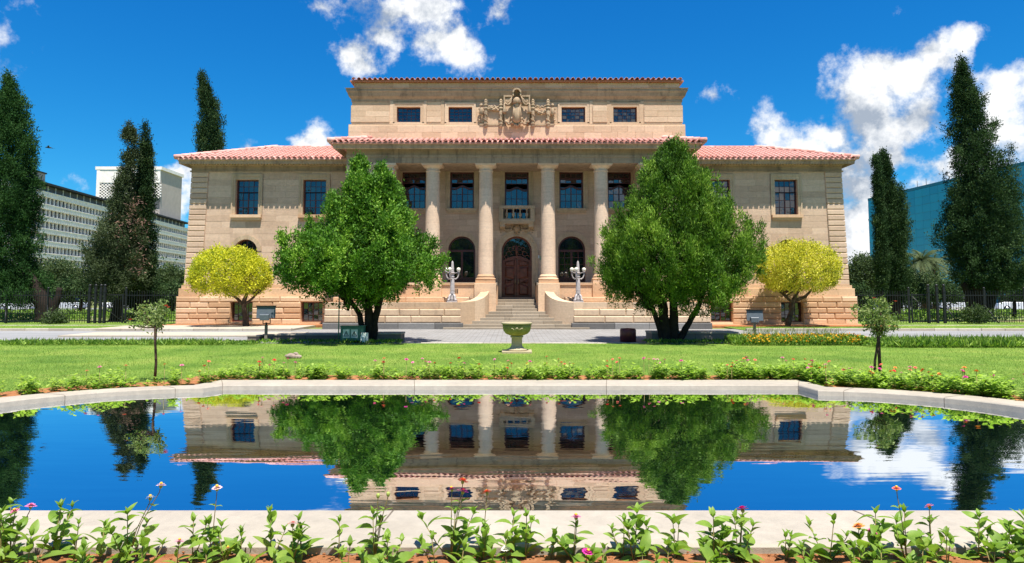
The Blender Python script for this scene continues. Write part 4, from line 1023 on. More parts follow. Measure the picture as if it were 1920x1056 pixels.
# soil bed round the pool, lawn beyond
m, t, p, o = mat_new('orange_soil'); v = wpos(t)
c = ramp(t, nz(t, 7, 8, .7, v), [(.3, (.23, .085, .035)), (.55, (.38, .16, .07)), (.75, (.48, .25, .13))])
t.links.new(c, p.inputs['Base Color']); p.inputs['Roughness'].default_value = .95; p.inputs['Specular IOR Level'].default_value = .05
bump(t, p, nz(t, 30, 8, .75, v), .8, .03); M['soil'] = m
m, t, p, o = mat_new('lawn_turf'); v = wpos(t)
c = ramp(t, nz(t, .45, 5, .6, v), [(.35, (.10, .19, .03)), (.52, (.17, .27, .045)), (.7, (.26, .33, .07))])
c = mixc(t, mth(t, 'MULTIPLY', ramp(t, nz(t, 1.3, 7, .7, v), [(.55, (0, 0, 0)), (.72, (1, 1, 1))]), .5), c, (.30, .26, .10))
c = mixc(t, .7, c, ramp(t, nz(t, 28, 6, .7, v), [(.3, (.5, .5, .5)), (.7, (1.4, 1.35, 1.2))]), 'MULTIPLY')
t.links.new(c, p.inputs['Base Color']); p.inputs['Roughness'].default_value = .9; p.inputs['Specular IOR Level'].default_value = .1
bump(t, p, nz(t, 60, 6, .7, v), .8, .03); M['lawn'] = m
m, t, p, o = mat_new('dry_far_ground'); v = wpos(t)
c = ramp(t, nz(t, .12, 6, .65, v), [(.35, (.09, .14, .03)), (.5, (.17, .20, .05)), (.68, (.26, .15, .08))])
t.links.new(c, p.inputs['Base Color']); p.inputs['Roughness'].default_value = .95; bump(t, p, nz(t, 9, 8, .7, v), .5, .08); M['far'] = m
BEDE = outline(1, 1.05)
def bump_soil():
    n = NP; A = outline(1, -.02); B = outline(1, .25); C_ = outline(1, .8); D_ = outline(1, 1.15)
    vs = []
    for pts, z in ((A, -.02), (B, .006), (C_, .012), (D_, .0)): vs += [(x, y, z + random.uniform(-.008, .008)) for x, y in pts]
    fs = [(i * n + k, (i + 1) * n + k, (i + 1) * n + (k + 1) % n, i * n + (k + 1) % n) for i in range(3) for k in range(n)]
    return tag(MB().add(vs, fs).build('soil_bed', M['soil']), kind='structure')
bump_soil()
# lawn ring out to a rectangle
def boxpt(i):
    x, y = BEDE[i]
    cx, cy = 0, 9.2; dx, dy = x - cx, y - cy
    k = min([q for q in ((46 - cx) / dx if dx > 1e-6 else 9e9, (-46 - cx) / dx if dx < -1e-6 else 9e9, (24.86 - cy) / dy if dy > 1e-6 else 9e9, (-14 - cy) / dy if dy < -1e-6 else 9e9)])
    return (cx + dx * k, cy + dy * k)
BP = [boxpt(i) for i in range(NP)]
for q in ((46, 24.86), (-46, 24.86), (46, -14), (-46, -14)):
    j = min(range(NP), key=lambda i: (BP[i][0] - q[0]) ** 2 + (BP[i][1] - q[1]) ** 2); BP[j] = q
ring('lawn', BEDE, BP, -.004, -.004, M['lawn'])
# everything farther: one sheet to the horizon (its own hole is the lawn rectangle)
vs = [(-46, -14), (46, -14), (46, 24.86), (-46, 24.86)]; ws = [(-1500, -1500), (1500, -1500), (1500, 3000), (-1500, 3000)]
tag(MB().add([(x, y, -.03) for x, y in vs + ws], [(i, i + 4, (i + 1) % 4 + 4, (i + 1) % 4) for i in range(4)]).build('ground', M['far']), kind='structure')
# front soil patch below the camera
# paved forecourt of small setts, side roads of grey concrete
m, t, p, o = mat_new('paving_setts'); v = wpos(t)
bt = t.nodes.new('ShaderNodeTexBrick'); t.links.new(v, bt.inputs['Vector']); bt.inputs['Scale'].default_value = 1.0
bt.inputs['Brick Width'].default_value = .42; bt.inputs['Row Height'].default_value = .20; bt.inputs['Mortar Size'].default_value = .014; bt.inputs['Mortar Smooth'].default_value = .3; bt.inputs['Bias'].default_value = 0
bt.inputs['Color1'].default_value = (.235, .225, .215, 1); bt.inputs['Color2'].default_value = (.30, .29, .28, 1); bt.inputs['Mortar'].default_value = (.12, .105, .095, 1)
c = mixc(t, .6, bt.outputs['Color'], ramp(t, nz(t, .8, 7, .65, v), [(.3, (.75, .74, .72)), (.7, (1.15, 1.15, 1.15))]), 'MULTIPLY')
t.links.new(c, p.inputs['Base Color']); p.inputs['Roughness'].default_value = .8; bump(t, p, mth(t, 'MULTIPLY', bt.outputs['Fac'], -1), .4, .02); M['paving'] = m
m, t, p, o = mat_new('grey_road'); v = wpos(t)
c = ramp(t, nz(t, .35, 8, .65, vscale(t, v, (.35, 1, 1))), [(.3, (.19, .185, .18)), (.6, (.27, .265, .26)), (.75, (.33, .315, .30))])
c = mixc(t, .5, c, ramp(t, nz(t, 25, 5, .7, v), [(.3, (.75, .75, .75)), (.7, (1.2, 1.2, 1.2))]), 'MULTIPLY')
t.links.new(c, p.inputs['Base Color']); p.inputs['Roughness'].default_value = .85; bump(t, p, nz(t, 50, 4, .7, v), .2, .01); M['road'] = m
tag(MB().box(-11.2, 11.6, 24.95, 35.2, -.3, .004).build('forecourt_paving', M['paving']), kind='structure')
for a, b, nm in ((-60, -11.2, 'driveway'), (11.6, 60, 'driveway')):
    tag(MB().box(a, b, 24.95, 33.4, -.3, 0.0).build(nm, M['road']), kind='structure')
M['kerb'] = sandstone('kerb_stone', (.42, .36, .29), (.52, .46, .38), .2, .8)
ke = part('kerb', None); tag(ke, kind='structure')
def kerbrow(x0, x1, y, d, h, L=1.15, fy=None):
    n = int(round((x1 - x0) / L)); L = (x1 - x0) / n
    me = MB().block(-L / 2 + .006, L / 2 - .006, 0, d, -.1, h, .012).mesh('kerb_stone'); me.materials.append(M['kerb'])
    for i in range(n):
        x = x0 + (i + .5) * L; link('kerb_stone', me, None, ke, (x, y + random.uniform(-.006, .006), random.uniform(-.006, .004)))
kerbrow(-34, -13.6, 24.86, .16, .06); kerbrow(-3.3, 4.6, 24.84, .16, .02); kerbrow(13.0, 34, 24.86, .16, .06)
kerbrow(-40, -20.2, 33.4, .18, .12); kerbrow(-20.2, -10.7, 33.3, .18, .12); kerbrow(11.4, 40, 33.4, .18, .12)
kerbrow(-40, -20, 38.4, .15, .06, 1.4); kerbrow(21, 40, 38.4, .15, .06, 1.4)
# pavement slab in front of the left wing and grass strips by the wings and fences
M['slab'] = sandstone('tan_pavement', (.40, .34, .26), (.47, .41, .33), .12, .3)
tag(MB().box(-20.6, -10.7, 33.48, 37.4, -.1, .10).build('pavement', M['slab']), kind='structure')
tag(MB().box(-18.9, -9.3, 28.6, 31.4, -.1, .06).build('pavement', M['slab']), kind='structure')
for a, b, c_, d_ in ((-48, -20.6, 33.58, 44), (11.4, 48, 33.58, 44)):
    tag(MB().box(a, b, c_, d_, -.1, .035).build('grass_verge', M['lawn']), kind='structure')
tag(MB().box(XC + 10.5, XC + 20.6, 36.9, 38.9, -.1, .07).build('soil_strip', M['soil']), kind='structure')
tag(MB().box(XC - 20.3, XC - 10.5, 37.5, 38.9, -.1, .09).build('soil_strip', M['soil']), kind='structure')

# grass blades on the lawn
m = leafmat('grass_blade', [(.09, .19, .03), (.20, .32, .055), (.42, .48, .12)], .4, .2, .6, .35); M['grass'] = m
def blades(N, fx, z0, h, w, bend=.6, rng=RNG):
    P = fx(N); N = len(P); h_ = h * rng.uniform(.5, 1.3, N)[:, None]
    d = rng.normal(size=(N, 3)) * bend; d[:, 2] = 1; d = nrm(d); s = rng.normal(size=(N, 3)); s[:, 2] = 0; s = nrm(s) * w
    P = np.column_stack([P, np.full(N, z0)])
    return np.stack([P - s, P + s, P + d * h_], 1)
def lawnpts(N):
    out_ = []
    E = np.array(outline(1, .95))
    y = 11 + (24.8 - 11) * RNG.random(N) ** 1.25
    x = (RNG.random(N) * 2 - 1) * (y * .80)
    # inside-bed test with the sampled ring polygon
    ins = np.zeros(N, bool); j = len(E) - 1
    for i in range(len(E)):
        xi, yi = E[i]; xj, yj = E[j]
        c_ = ((yi > y) != (yj > y)) & (x < (xj - xi) * (y - yi) / (yj - yi + 1e-12) + xi); ins ^= c_; j = i
    k = ~ins
    return np.column_stack([x[k], y[k]])
q = blades(210000, lawnpts, -.006, .05, .0042)
tag(soup('lawn_grass', q, M['grass'], shade=RNG.random(len(q))), 'short bright green grass of the lawn between pool and road', 'grass', kind='stuff')
def rect(x0, x1, y0, y1): return lambda N: np.column_stack([RNG.uniform(x0, x1, N), RNG.uniform(y0, y1, N)])
q = np.concatenate([blades(12000, rect(-40, -20.4, 33.6, 41), .03, .06, .008), blades(5000, rect(11.5, 20.8, 33.6, 36.8), .03, .06, .008), blades(12000, rect(20.6, 40, 33.6, 41), .03, .06, .008)])
tag(soup('verge_grass', q, M['grass'], shade=RNG.random(len(q))), 'short grass on the verges beyond the road', 'grass', kind='stuff')

# low walls by the two large trees
M['lowwall'] = sandstone('dark_low_wall', (.20, .165, .13), (.28, .24, .19), .4, .5)
def lowwall(x0, x1, y0, y1, h, label):
    w = thing('low_wall', label, 'low wall', ((x0 + x1) / 2, (y0 + y1) / 2, 0)); cx, cy = (x0 + x1) / 2, (y0 + y1) / 2
    n = max(1, int((x1 - x0) / 1.3)); L = (x1 - x0) / n
    for i in range(n): MB().block(x0 - cx + i * L + .004, x0 - cx + (i + 1) * L - .004, y0 - cy, y1 - cy, -.05, h - .06, .012).build('wall_block', M['lowwall'], w)
    for i in range(n): MB().block(x0 - cx + i * L - .02 + .003, x0 - cx + (i + 1) * L + .02 - .003, y0 - cy - .03, y1 - cy + .03, h - .058, h + .004 * (i % 2), .01).build('coping_stone', M['slab'], w)
    return w
lowwall(X(505, 26.6), X(660, 26.6), 26.2, 27.1, .26, 'low dark wall with pale coping left of the left tree')
lowwall(X(665, 25.9), X(757, 25.9), 25.5, 26.4, .34, 'short dark low wall just right of the left tree trunk')
lowwall(X(1215, 26.2), X(1372, 26.2), 25.7, 26.9, .36, 'low dark wall behind the trunk of the right tree')
lowwall(X(1586, 25.6), X(1622, 25.6), 25.2, 25.7, .22, 'short brown block at the edge of the right driveway')
lowwall(X(474, 26.2), X(497, 26.2), 25.9, 26.5, .24, 'small dark block beside the left floodlight post')
bo = gnd(1199, 650); b_ = MB().lathe([(.30, 0), (.30, .44), (.27, .50), (0.02, .52)], 0, 0, 20).build('bollard', simple('maroon_enamel', (.12, .02, .02), .4, .4, .3, 4, .05), None, (bo.x, 25.6, 0)); tag(b_, 'short dark maroon drum at the left end of the low wall by the right tree', 'bollard')
# ================================================================== TREES
M['bark'] = simple('brown_bark', (.085, .055, .038), .9, .1, .45, 7, .6, bd=.03)
M['shadebark'] = simple('dark_shaded_bark', (.028, .021, .017), .9, .1, .4, 7, .6, bd=.03)  # dark bark, deepened further to paint in the crown's shade
M['juniper'] = leafmat('bright_juniper_leaf', [(.018, .060, .008), (.095, .225, .018), (.31, .47, .055)], .20, .22, .9, .45)
M['juniper2'] = leafmat('olive_juniper_leaf', [(.018, .052, .008), (.095, .195, .016), (.29, .42, .05)], .18, .18, .9, .45)
M['cypress'] = leafmat('cypress_leaf', [(.016, .045, .014), (.038, .092, .026), (.080, .155, .048)], .18, .04, .6, .5, .9)
M['cypress2'] = leafmat('dark_cypress_leaf', [(.014, .034, .013), (.040, .076, .028), (.095, .140, .055)], .15, .04, .6, .55, .9)
M['greycy'] = leafmat('grey_green_conifer_leaf', [(.025, .040, .018), (.065, .088, .040), (.12, .145, .075)], .15, .04, .6, .5, .9)
M['dead'] = leafmat('dead_brown_sprays', [(.10, .065, .05), (.20, .12, .09), (.30, .17, .12)], .1, .1, 1.5, .5)
M['yellow'] = leafmat('golden_leaf', [(.13, .19, .015), (.50, .50, .02), (.82, .76, .06)], .34, .3, 2.2, .6)
M['yellow2'] = leafmat('golden_leaf_pale', [(.15, .19, .02), (.56, .52, .035), (.84, .76, .14)], .34, .3, 2.2, .6)
M['olive'] = leafmat('olive_bush_leaf', [(.035, .060, .022), (.07, .105, .04), (.13, .17, .07)], .25, .15, .5, .4)
M['hedge'] = leafmat('ground_cover_leaf', [(.06, .14, .020), (.16, .28, .04), (.32, .44, .08)], .35, .2, 1.2, .5)
M['rose'] = leafmat('rose_leaf', [(.07, .12, .03), (.17, .24, .06), (.34, .38, .15)], .35, .25, 4, .6)
class Noise:
    def __init__(s, seed, n=7, f=1.0):
        r = np.random.default_rng(seed); s.k = r.normal(size=(n, 3)) * f; s.p = r.uniform(0, 6.28, n)
    def __call__(s, P): return np.sin(P @ s.k.T + s.p).mean(1) * 1.6
def crown_points(rows, Y, n, seed, depth=.9, lump=.22, lf=1.3, inner=.3, xoff=0):
    """rows (py, xl, xr) read off the outline, turned into a solid round crown at its distance Y"""
    rng = np.random.default_rng(seed); rows = sorted(rows)
    zz = np.array([at(960, r[0], Y).z for r in rows]); xl = np.array([X(r[1], Y, r[0]) for r in rows]); xr = np.array([X(r[2], Y, r[0]) for r in rows])
    zz, xl, xr = zz[::-1], xl[::-1], xr[::-1]
    z = rng.uniform(zz[0], zz[-1], n * 4); L, R_ = np.interp(z, zz, xl), np.interp(z, zz, xr); w = (R_ - L) / 2
    keep = rng.random(n * 4) < (w / w.max()) ** .8 + .05
    z, w, c = z[keep][:n], w[keep][:n], ((L + R_) / 2)[keep][:n]; n = len(z)
    a = rng.uniform(0, 2 * math.pi, n); N = Noise(seed + 5, 8, lf)
    rad = np.where(rng.random(n) < inner, rng.uniform(.3, .85, n), 1 - .16 * rng.random(n) ** 1.5)
    dr = np.column_stack([np.cos(a), np.sin(a) * depth, np.zeros(n)])
    P = np.column_stack([c, np.full(n, Y), z]) + dr * (w * rad)[:, None]
    nn = N(P * 1.0); P2 = np.column_stack([c, np.full(n, Y), z]) + dr * (w * rad * np.clip(1 - lump * .5 + lump * nn, .35, 1.04))[:, None]
    P2[:, 2] += rng.normal(size=n) * .05
    # outward normals (a little upward at the crown's shoulders)
    dwdz = np.gradient(np.interp(np.linspace(zz[0], zz[-1], 80), zz, (xr - xl) / 2), (zz[-1] - zz[0]) / 79)
    nz_ = -np.interp(z, np.linspace(zz[0], zz[-1], 80), dwdz)
    Nn = nrm(np.column_stack([np.cos(a), np.sin(a), np.clip(nz_, -1.2, 1.2)]))
    return P2, Nn, rad
def plume_points(rows, Y, n, seed, K, pl, pr, upb, depth, lump, lf, fill=.22):
    rng = np.random.default_rng(seed + 1)
    C, N_, _ = crown_points(rows, Y, K, seed, depth, lump, lf, .06)
    K = len(C); N_ = N_.copy(); ax = nrm(N_ + np.array([0, 0, upb]) + rng.normal(size=N_.shape) * .25); C = C - N_ * pr * .55 - ax * pl * .30
    rr_ = sorted(rows); zq_ = np.array([at(960, r[0], Y).z for r in rr_])[::-1]; wq_ = np.array([(r[2] - r[1]) / 2 * Y / 1280 for r in rr_])[::-1]
    ks = rng.uniform(.65, 1.25, K) * np.clip(np.interp(C[:, 2] + pl * .3, zq_, wq_) / (pr * 2.6), .25, 1.0); m = int(n * (1 - fill)); i = rng.integers(0, K, m); u = rng.uniform(-1, 1, m)
    e1 = nrm(np.cross(ax, rng.normal(size=ax.shape))); e2 = np.cross(ax, e1); a = rng.uniform(0, 6.283, m); w = np.sqrt(1 - u * u) * (1 - .55 * u)
    pp = e1[i] * np.cos(a)[:, None] + e2[i] * np.sin(a)[:, None]
    P = C[i] + (ax[i] * (u * pl)[:, None] + pp * (w * pr)[:, None]) * ks[i][:, None]; NN = nrm(pp * w[:, None] + ax[i] * (.5 + u)[:, None])
    tone = rng.random(K)[i] * .6 + rng.random(m) * .4
    P2, N2, r2 = crown_points(rows, Y, int(n * fill * 1.5), seed + 9, depth, lump, lf, 1.0)
    return np.concatenate([P, P2]), np.concatenate([NN, N2]), np.concatenate([tone, rng.random(len(P2)) * .3])  # inner fill kept to the dark tones, painting shade inside the crown
def foliage(name, P, Nn, per, cs, L, Wd, mat, parent, out=.6, up=.5, rnd=.6, seed=1, loc=(0, 0, 0), stretch=(1, 1, 1.3), ct=None):
    rng = np.random.default_rng(seed); n = len(P)
    C = np.repeat(P, per, 0); NN = np.repeat(Nn, per, 0); tone = np.repeat(rng.random(n) if ct is None else ct, per) * .7 + rng.random(n * per) * .3
    ps = C + rng.normal(size=C.shape) * cs * np.array(stretch); 
    D = NN * out + np.array([0, 0, up]) + rng.normal(size=C.shape) * rnd
    q = leaves(ps, D, L * rng.uniform(.6, 1.25, len(ps)), Wd * rng.uniform(.7, 1.2, len(ps)), rng)
    q = q - np.array(loc)
    return soup(name, q, mat, parent, shade=tone)
def tree(name, label, cat, Y, base, rows, mat, n, per, cs, L, Wd, trunk, seed, bark='bark', out=.6, up=.5, rnd=.6, depth=.9, lump=.22, lf=1.3, inner=.3, group=None, limbs=0, plume=None, extra=()):
    B = at(base[0], base[1], Y); B.z = 0
    t_ = thing(name, label, cat, B, group=group)
    if plume:
        P, Nn, ct = plume_points(rows, Y, n, seed, *plume, depth, lump, lf); rad = np.ones(len(P))
        for q, (er, ek) in enumerate(extra):
            P1, N1, c1 = plume_points(er, Y, int(n * ek / plume[0]), seed + 40 + q, ek, *plume[1:], depth, lump, lf); P, Nn, ct = np.concatenate([P, P1]), np.concatenate([Nn, N1]), np.concatenate([ct, c1])
        rad = np.ones(len(P))
        foliage('crown', P, Nn, per, cs, L, Wd, mat, t_, out, up, rnd, seed, B, ct=ct)
    else:
        P, Nn, rad = crown_points(rows, Y, n, seed, depth, lump, lf, inner)
        foliage('crown', P, Nn, per, cs, L, Wd, mat, t_, out, up, rnd, seed, B)
    mb = MB()
    for path in trunk:
        pts = []; rr = []
        for q in path:
            px_, py_, r_ = q[:3]; v_ = at(px_, py_, Y) - Vector((B.x, B.y, 0)); v_.y += (q[3] if len(q) > 3 else 0); pts.append(v_); rr.append(r_)
        pts[0].z = min(pts[0].z, 0) - .05 if len(path[0]) < 5 else pts[0].z
        # subdivide with a little wander
        P_, R2 = [], []
        for (p0, p1, r0, r1) in zip(pts[:-1], pts[1:], rr[:-1], rr[1:]):
            for k in range(4):
                f = k / 4; P_.append(p0.lerp(p1, f) + Vector((random.uniform(-1, 1), random.uniform(-1, 1), 0)) * r0 * .12); R2.append((r0 + (r1 - r0) * f) * random.uniform(.93, 1.07))
        P_.append(pts[-1]); R2.append(rr[-1]); mb.tube(P_, R2, 9)
    if trunk: mb.build('trunk', M[bark], t_)
    if limbs:
        rg = random.Random(seed)
        for k in range(limbs):
            j = rg.randrange(len(P)); e = Vector(P[j]) - B; s0 = pts[-1].lerp(pts[0], rg.uniform(0, .5))
            if rad[j] < .8: e = e * 1
            m_ = s0.lerp(e, .5) + Vector((0, 0, .15)); MB().tube([s0, m_, s0.lerp(e, .93)], [.06, .04, .015], 6).build('limb', M[bark], t_)
    return t_
# two large junipers in front of the portico
YT = 25.4
tree('juniper_tree', 'bright green forked juniper standing left of the portico steps', 'tree', YT, (690, 640),
     [(335, 652, 745), (350, 634, 752), (375, 620, 772), (400, 600, 788), (430, 572, 808), (460, 520, 822), (490, 530, 836), (512, 524, 836), (530, 545, 800), (545, 600, 765), (556, 640, 730)],
     M['juniper'], 6000, 20, .07, .12, .055, [[(690, 642, .20), (692, 600, .17), (690, 560, .14), (682, 470, .09)], [(698, 642, .16), (704, 595, .13), (716, 550, .11), (728, 470, .06)], [(685, 640, .13), (674, 590, .10), (655, 560, .08), (620, 520, .05)]], 21, 'shadebark', .6, .35, .6, .85, .30, 1.35, .22, limbs=14, plume=(190, .62, .27, 1.6), extra=[([(297, 670, 678), (318, 660, 688), (345, 650, 696), (375, 640, 702)], 16), ([(306, 710, 718), (325, 702, 732), (350, 692, 750), (375, 690, 768)], 16)])
tree('juniper_tree', 'taller broad green juniper with leaning trunk standing right of the portico steps', 'tree', YT, (1255, 642),
     [(268, 1256, 1262), (285, 1225, 1290), (310, 1203, 1312), (345, 1178, 1342), (375, 1160, 1360), (405, 1138, 1385), (435, 1112, 1412), (465, 1098, 1430), (500, 1088, 1432), (525, 1092, 1428), (540, 1115, 1405), (552, 1165, 1385), (562, 1200, 1280)],
     M['juniper2'], 7500, 22, .07, .13, .036, [[(1250, 645, .24), (1246, 600, .2), (1240, 560, .15), (1225, 480, .09)], [(1262, 645, .2), (1264, 590, .16), (1262, 540, .13), (1256, 440, .07)], [(1268, 645, .13), (1292, 605, .11), (1312, 570, .10), (1318, 530, .07), (1330, 490, .05)], [(1244, 642, .12), (1232, 600, .10), (1215, 555, .07), (1190, 520, .04)]], 33, 'shadebark', .5, .7, .45, .85, .24, 1.5, .22, limbs=14, plume=(300, .60, .22, 2.0))
# golden clipped trees
tree('golden_tree', 'clipped yellow domed tree before the left wing', 'tree', 36.3, (461, 612),
     [(468, 405, 455), (478, 378, 485), (492, 362, 503), (508, 355, 512), (525, 355, 514), (538, 364, 506), (546, 385, 488), (550, 405, 460)],
     M['yellow'], 1500, 18, .10, .10, .065, [[(462, 613, .17), (458, 585, .13), (458, 562, .11), (470, 535, .05)], [(459, 575, .10, 0, 1), (445, 560, .08), (425, 545, .04)], [(459, 572, .08, 0, 1), (475, 558, .06), (495, 540, .03)]], 41, 'bark', .5, .2, .8, .9, .16, 1.6, .25, limbs=8)
tree('golden_tree', 'clipped pale yellow domed tree before the right wing', 'tree', 37.3, (1478, 604),
     [(457, 1475, 1520), (468, 1445, 1545), (482, 1428, 1562), (500, 1419, 1572), (518, 1418, 1575), (530, 1426, 1570), (539, 1445, 1555), (543, 1470, 1540)],
     M['yellow2'], 1500, 18, .10, .10, .065, [[(1476, 604, .17), (1484, 580, .13), (1488, 562, .11), (1500, 540, .05)], [(1487, 566, .10, 0, 1), (1510, 556, .09), (1522, 543, .05)], [(1486, 568, .08, 0, 1), (1472, 555, .07), (1460, 545, .04)]], 43, 'bark', .5, .2, .8, .9, .16, 1.6, .25, limbs=8)
# cypresses
tree('cypress_tree', 'huge dark green cypress at the left edge of the photo', 'tree', 43.5, (80, 605),
     [(138, 10, 18), (160, 8, 34), (190, 0, 42), (215, -10, 52), (250, -22, 62), (290, -34, 74), (340, -42, 74), (400, -46, 71), (460, -48, 69), (510, -46, 70), (535, -40, 92), (556, -30, 112)],  # lowest rows widened past the crown, added to shade the trunk
     M['cypress'], 5200, 26, .12, .13, .06, [[(85, 606, .55), (84, 575, .5), (70, 545, .45), (40, 500, .3)], [(96, 600, .25, 0, 1), (108, 560, .2), (112, 540, .15)]], 51, 'shadebark', .55, .55, .55, .9, .16, 1.1, .2, plume=(420, .75, .34, 1.2))
tree('cypress_tree', 'ragged two-topped conifer with brown dead sprays before the pale offices', 'tree', 46, (240, 600),
     [(226, 270, 275), (255, 264, 281), (290, 256, 288), (320, 250, 290), (360, 240, 292), (400, 230, 296), (440, 215, 298), (480, 200, 302), (520, 190, 304), (548, 185, 302)],
     M['cypress2'], 3600, 24, .12, .13, .06, [[(262, 600, .4), (262, 560, .35), (262, 500, .25)]], 53, 'shadebark', .45, .5, .6, .9, .35, 1.0, .15, plume=(150, 1.0, .40, 1.6))
t_ = tree('cypress_tree', 'loose grey green conifer left of the two-topped one with a thin crooked leader', 'tree', 44.5, (200, 602),
     [(226, 238, 243), (245, 233, 250), (270, 240, 256), (300, 238, 254), (330, 222, 252), (355, 202, 255), (390, 196, 262), (430, 170, 270), (470, 146, 280), (510, 142, 290), (545, 150, 290)],
     M['greycy'], 3000, 22, .12, .14, .06, [[(215, 602, .35), (225, 560, .3), (235, 450, .2), (245, 330, .1)]], 57, 'shadebark', .4, .3, .7, .9, .55, 1.0, .1, plume=(110, .9, .42, .5))
P, Nn, _ = crown_points([(375, 240, 268), (420, 225, 285), (470, 215, 290), (510, 220, 290)], 43.2, 25, 61, .7, .7, 1.6, .1)
foliage('dead_sprays', P, Nn, 16, .2, .22, .05, M['dead'], t_, .4, -.1, .8, 61, t_.location)
tree('cypress_tree', 'slim dark cypress rising behind the left wing roof', 'tree', 56, (398, 560),
     [(135, 374, 382), (155, 373, 392), (180, 371, 400), (205, 371, 412), (240, 371, 419), (290, 370, 420), (400, 372, 420)],
     M['cypress2'], 2400, 22, .14, .15, .07, [], 63, 'shadebark', .45, .7, .5, .9, .2, 1.2, .2, plume=(150, 1.0, .36, 1.8))
tree('cypress_tree', 'very slim cypress hugging the left side of a slightly taller one', 'tree', 45.2, (1652, 600),
     [(290, 1641, 1645), (310, 1638, 1650), (350, 1637, 1654), (420, 1637, 1662), (500, 1639, 1668), (540, 1645, 1662)],
     M['cypress2'], 1000, 24, .10, .12, .055, [[(1656, 600, .2), (1652, 540, .15)]], 75, 'shadebark', .45, .7, .5, .9, .3, 1.3, .15, plume=(80, .7, .24, 1.8))
tree('cypress_tree', 'narrow dark cypress nearest the right wing, the taller of a close pair', 'tree', 46, (1678, 600),
     [(283, 1652, 1659), (300, 1650, 1668), (330, 1650, 1678), (370, 1648, 1692), (410, 1648, 1701), (450, 1645, 1708), (490, 1642, 1711), (520, 1642, 1708), (540, 1650, 1700)],
     M['cypress2'], 3000, 24, .11, .12, .055, [[(1680, 600, .35), (1678, 560, .32), (1675, 500, .2)]], 71, 'shadebark', .45, .7, .5, .9, .3, 1.3, .15, plume=(170, .8, .30, 1.8))
tree('cypress_tree', 'tallest dark cypress at the right edge before the teal glass tower', 'tree', 44, (1840, 596),
     [(110, 1797, 1803), (128, 1790, 1815), (155, 1786, 1822), (185, 1786, 1838), (220, 1786, 1852), (260, 1780, 1865), (300, 1777, 1890), (340, 1772, 1900), (380, 1768, 1908), (420, 1762, 1916), (460, 1762, 1922), (490, 1768, 1925), (520, 1780, 1920), (540, 1800, 1905)],
     M['cypress2'], 5600, 26, .12, .13, .06, [[(1838, 597, .6), (1836, 570, .5), (1830, 540, .45), (1820, 480, .3)], [(1848, 596, .35), (1858, 560, .3), (1868, 530, .2)], [(1828, 596, .35), (1818, 560, .3), (1808, 530, .2)]], 73, 'shadebark', .45, .55, .55, .9, .34, 1.1, .15, plume=(300, .9, .40, 1.0))
# bushes and trees behind the fence
def bush(name, label, cat, Y, x, y0, w, h, mat, n, seed, group=None, trunk=False, leaf=.12):
    rows = [(y0 - h, x - w * .15, x + w * .15), (y0 - h * .85, x - w * .33, x + w * .33), (y0 - h * .6, x - w * .47, x + w * .47), (y0 - h * .3, x - w * .5, x + w * .5), (y0, x - w * .42, x + w * .42)]
    s_ = Y / 45.0
    return tree(name, label, cat, Y, (x, y0), rows, mat, n, 16, .18 * s_, .16 * s_, .08 * s_, [[(x, y0 + 20, .12 * s_), (x + 2, y0, .1 * s_), (x, y0 - h * .5, .05 * s_)]] if trunk else [], seed, 'shadebark', .4, .3, .8, .9, .4, 1.0 / s_, .3, group=group)
bl = [('olive_tree', 'rounded grey green tree left of the ragged conifer', 62, 105, 545, 95, 50, M['olive'], 700),
      ('olive_tree', 'grey green tree between the ragged conifer and the left wing', 60, 322, 550, 60, 42, M['olive'], 500),
      ('olive_tree', 'grey green rounded tree just right of the right wing', 58, 1618, 552, 70, 66, M['olive'], 700),
      ('olive_tree', 'low grey tree between the narrow cypress and the tall cypress', 60, 1742, 556, 70, 34, M['olive'], 500),
      ('dark_bush', 'dark bush under the narrow cypress by the right gate', 47.5, 1690, 570, 90, 50, M['cypress2'], 500),
      ('dark_bush', 'dark bush behind the left gate under the ragged conifer', 47.5, 262, 572, 110, 52, M['cypress2'], 600),
      ('dark_bush', 'dark undergrowth below the huge left cypress', 50, 20, 565, 120, 40, M['cypress2'], 400),
      ('dark_bush', 'dark undergrowth left of the ragged conifer', 54, 150, 560, 90, 30, M['cypress2'], 350),
      ('dark_bush', 'dark undergrowth against the left corner of the courthouse', 54, 322, 574, 50, 36, M['cypress2'], 250),
      ('dark_bush', 'dark undergrowth right of the tall right cypress', 54, 1900, 556, 80, 34, M['cypress2'], 300),
      ('dark_bush', 'dark undergrowth left of the tall right cypress', 54, 1770, 560, 60, 22, M['cypress2'], 250),
      ('dark_bush', 'dark undergrowth against the right corner of the courthouse', 54, 1612, 575, 50, 34, M['cypress2'], 250),
      ('silver_bush', 'small silvery bush at the foot of the left fence', 40.9, 105, 609, 36, 16, M['olive'], 120),
      ('silver_bush', 'small silvery bush at the foot of the right fence', 40.9, 1829, 598, 36, 14, M['olive'], 120)]
for i, (nm, lb, Y, x, y0, w, h, m_, n) in enumerate(bl): bush(nm, lb, nm.replace('_', ' ') if 'tree' not in nm else 'tree', Y, x, y0, w, h, m_, n, 100 + i, trunk=(Y > 50))
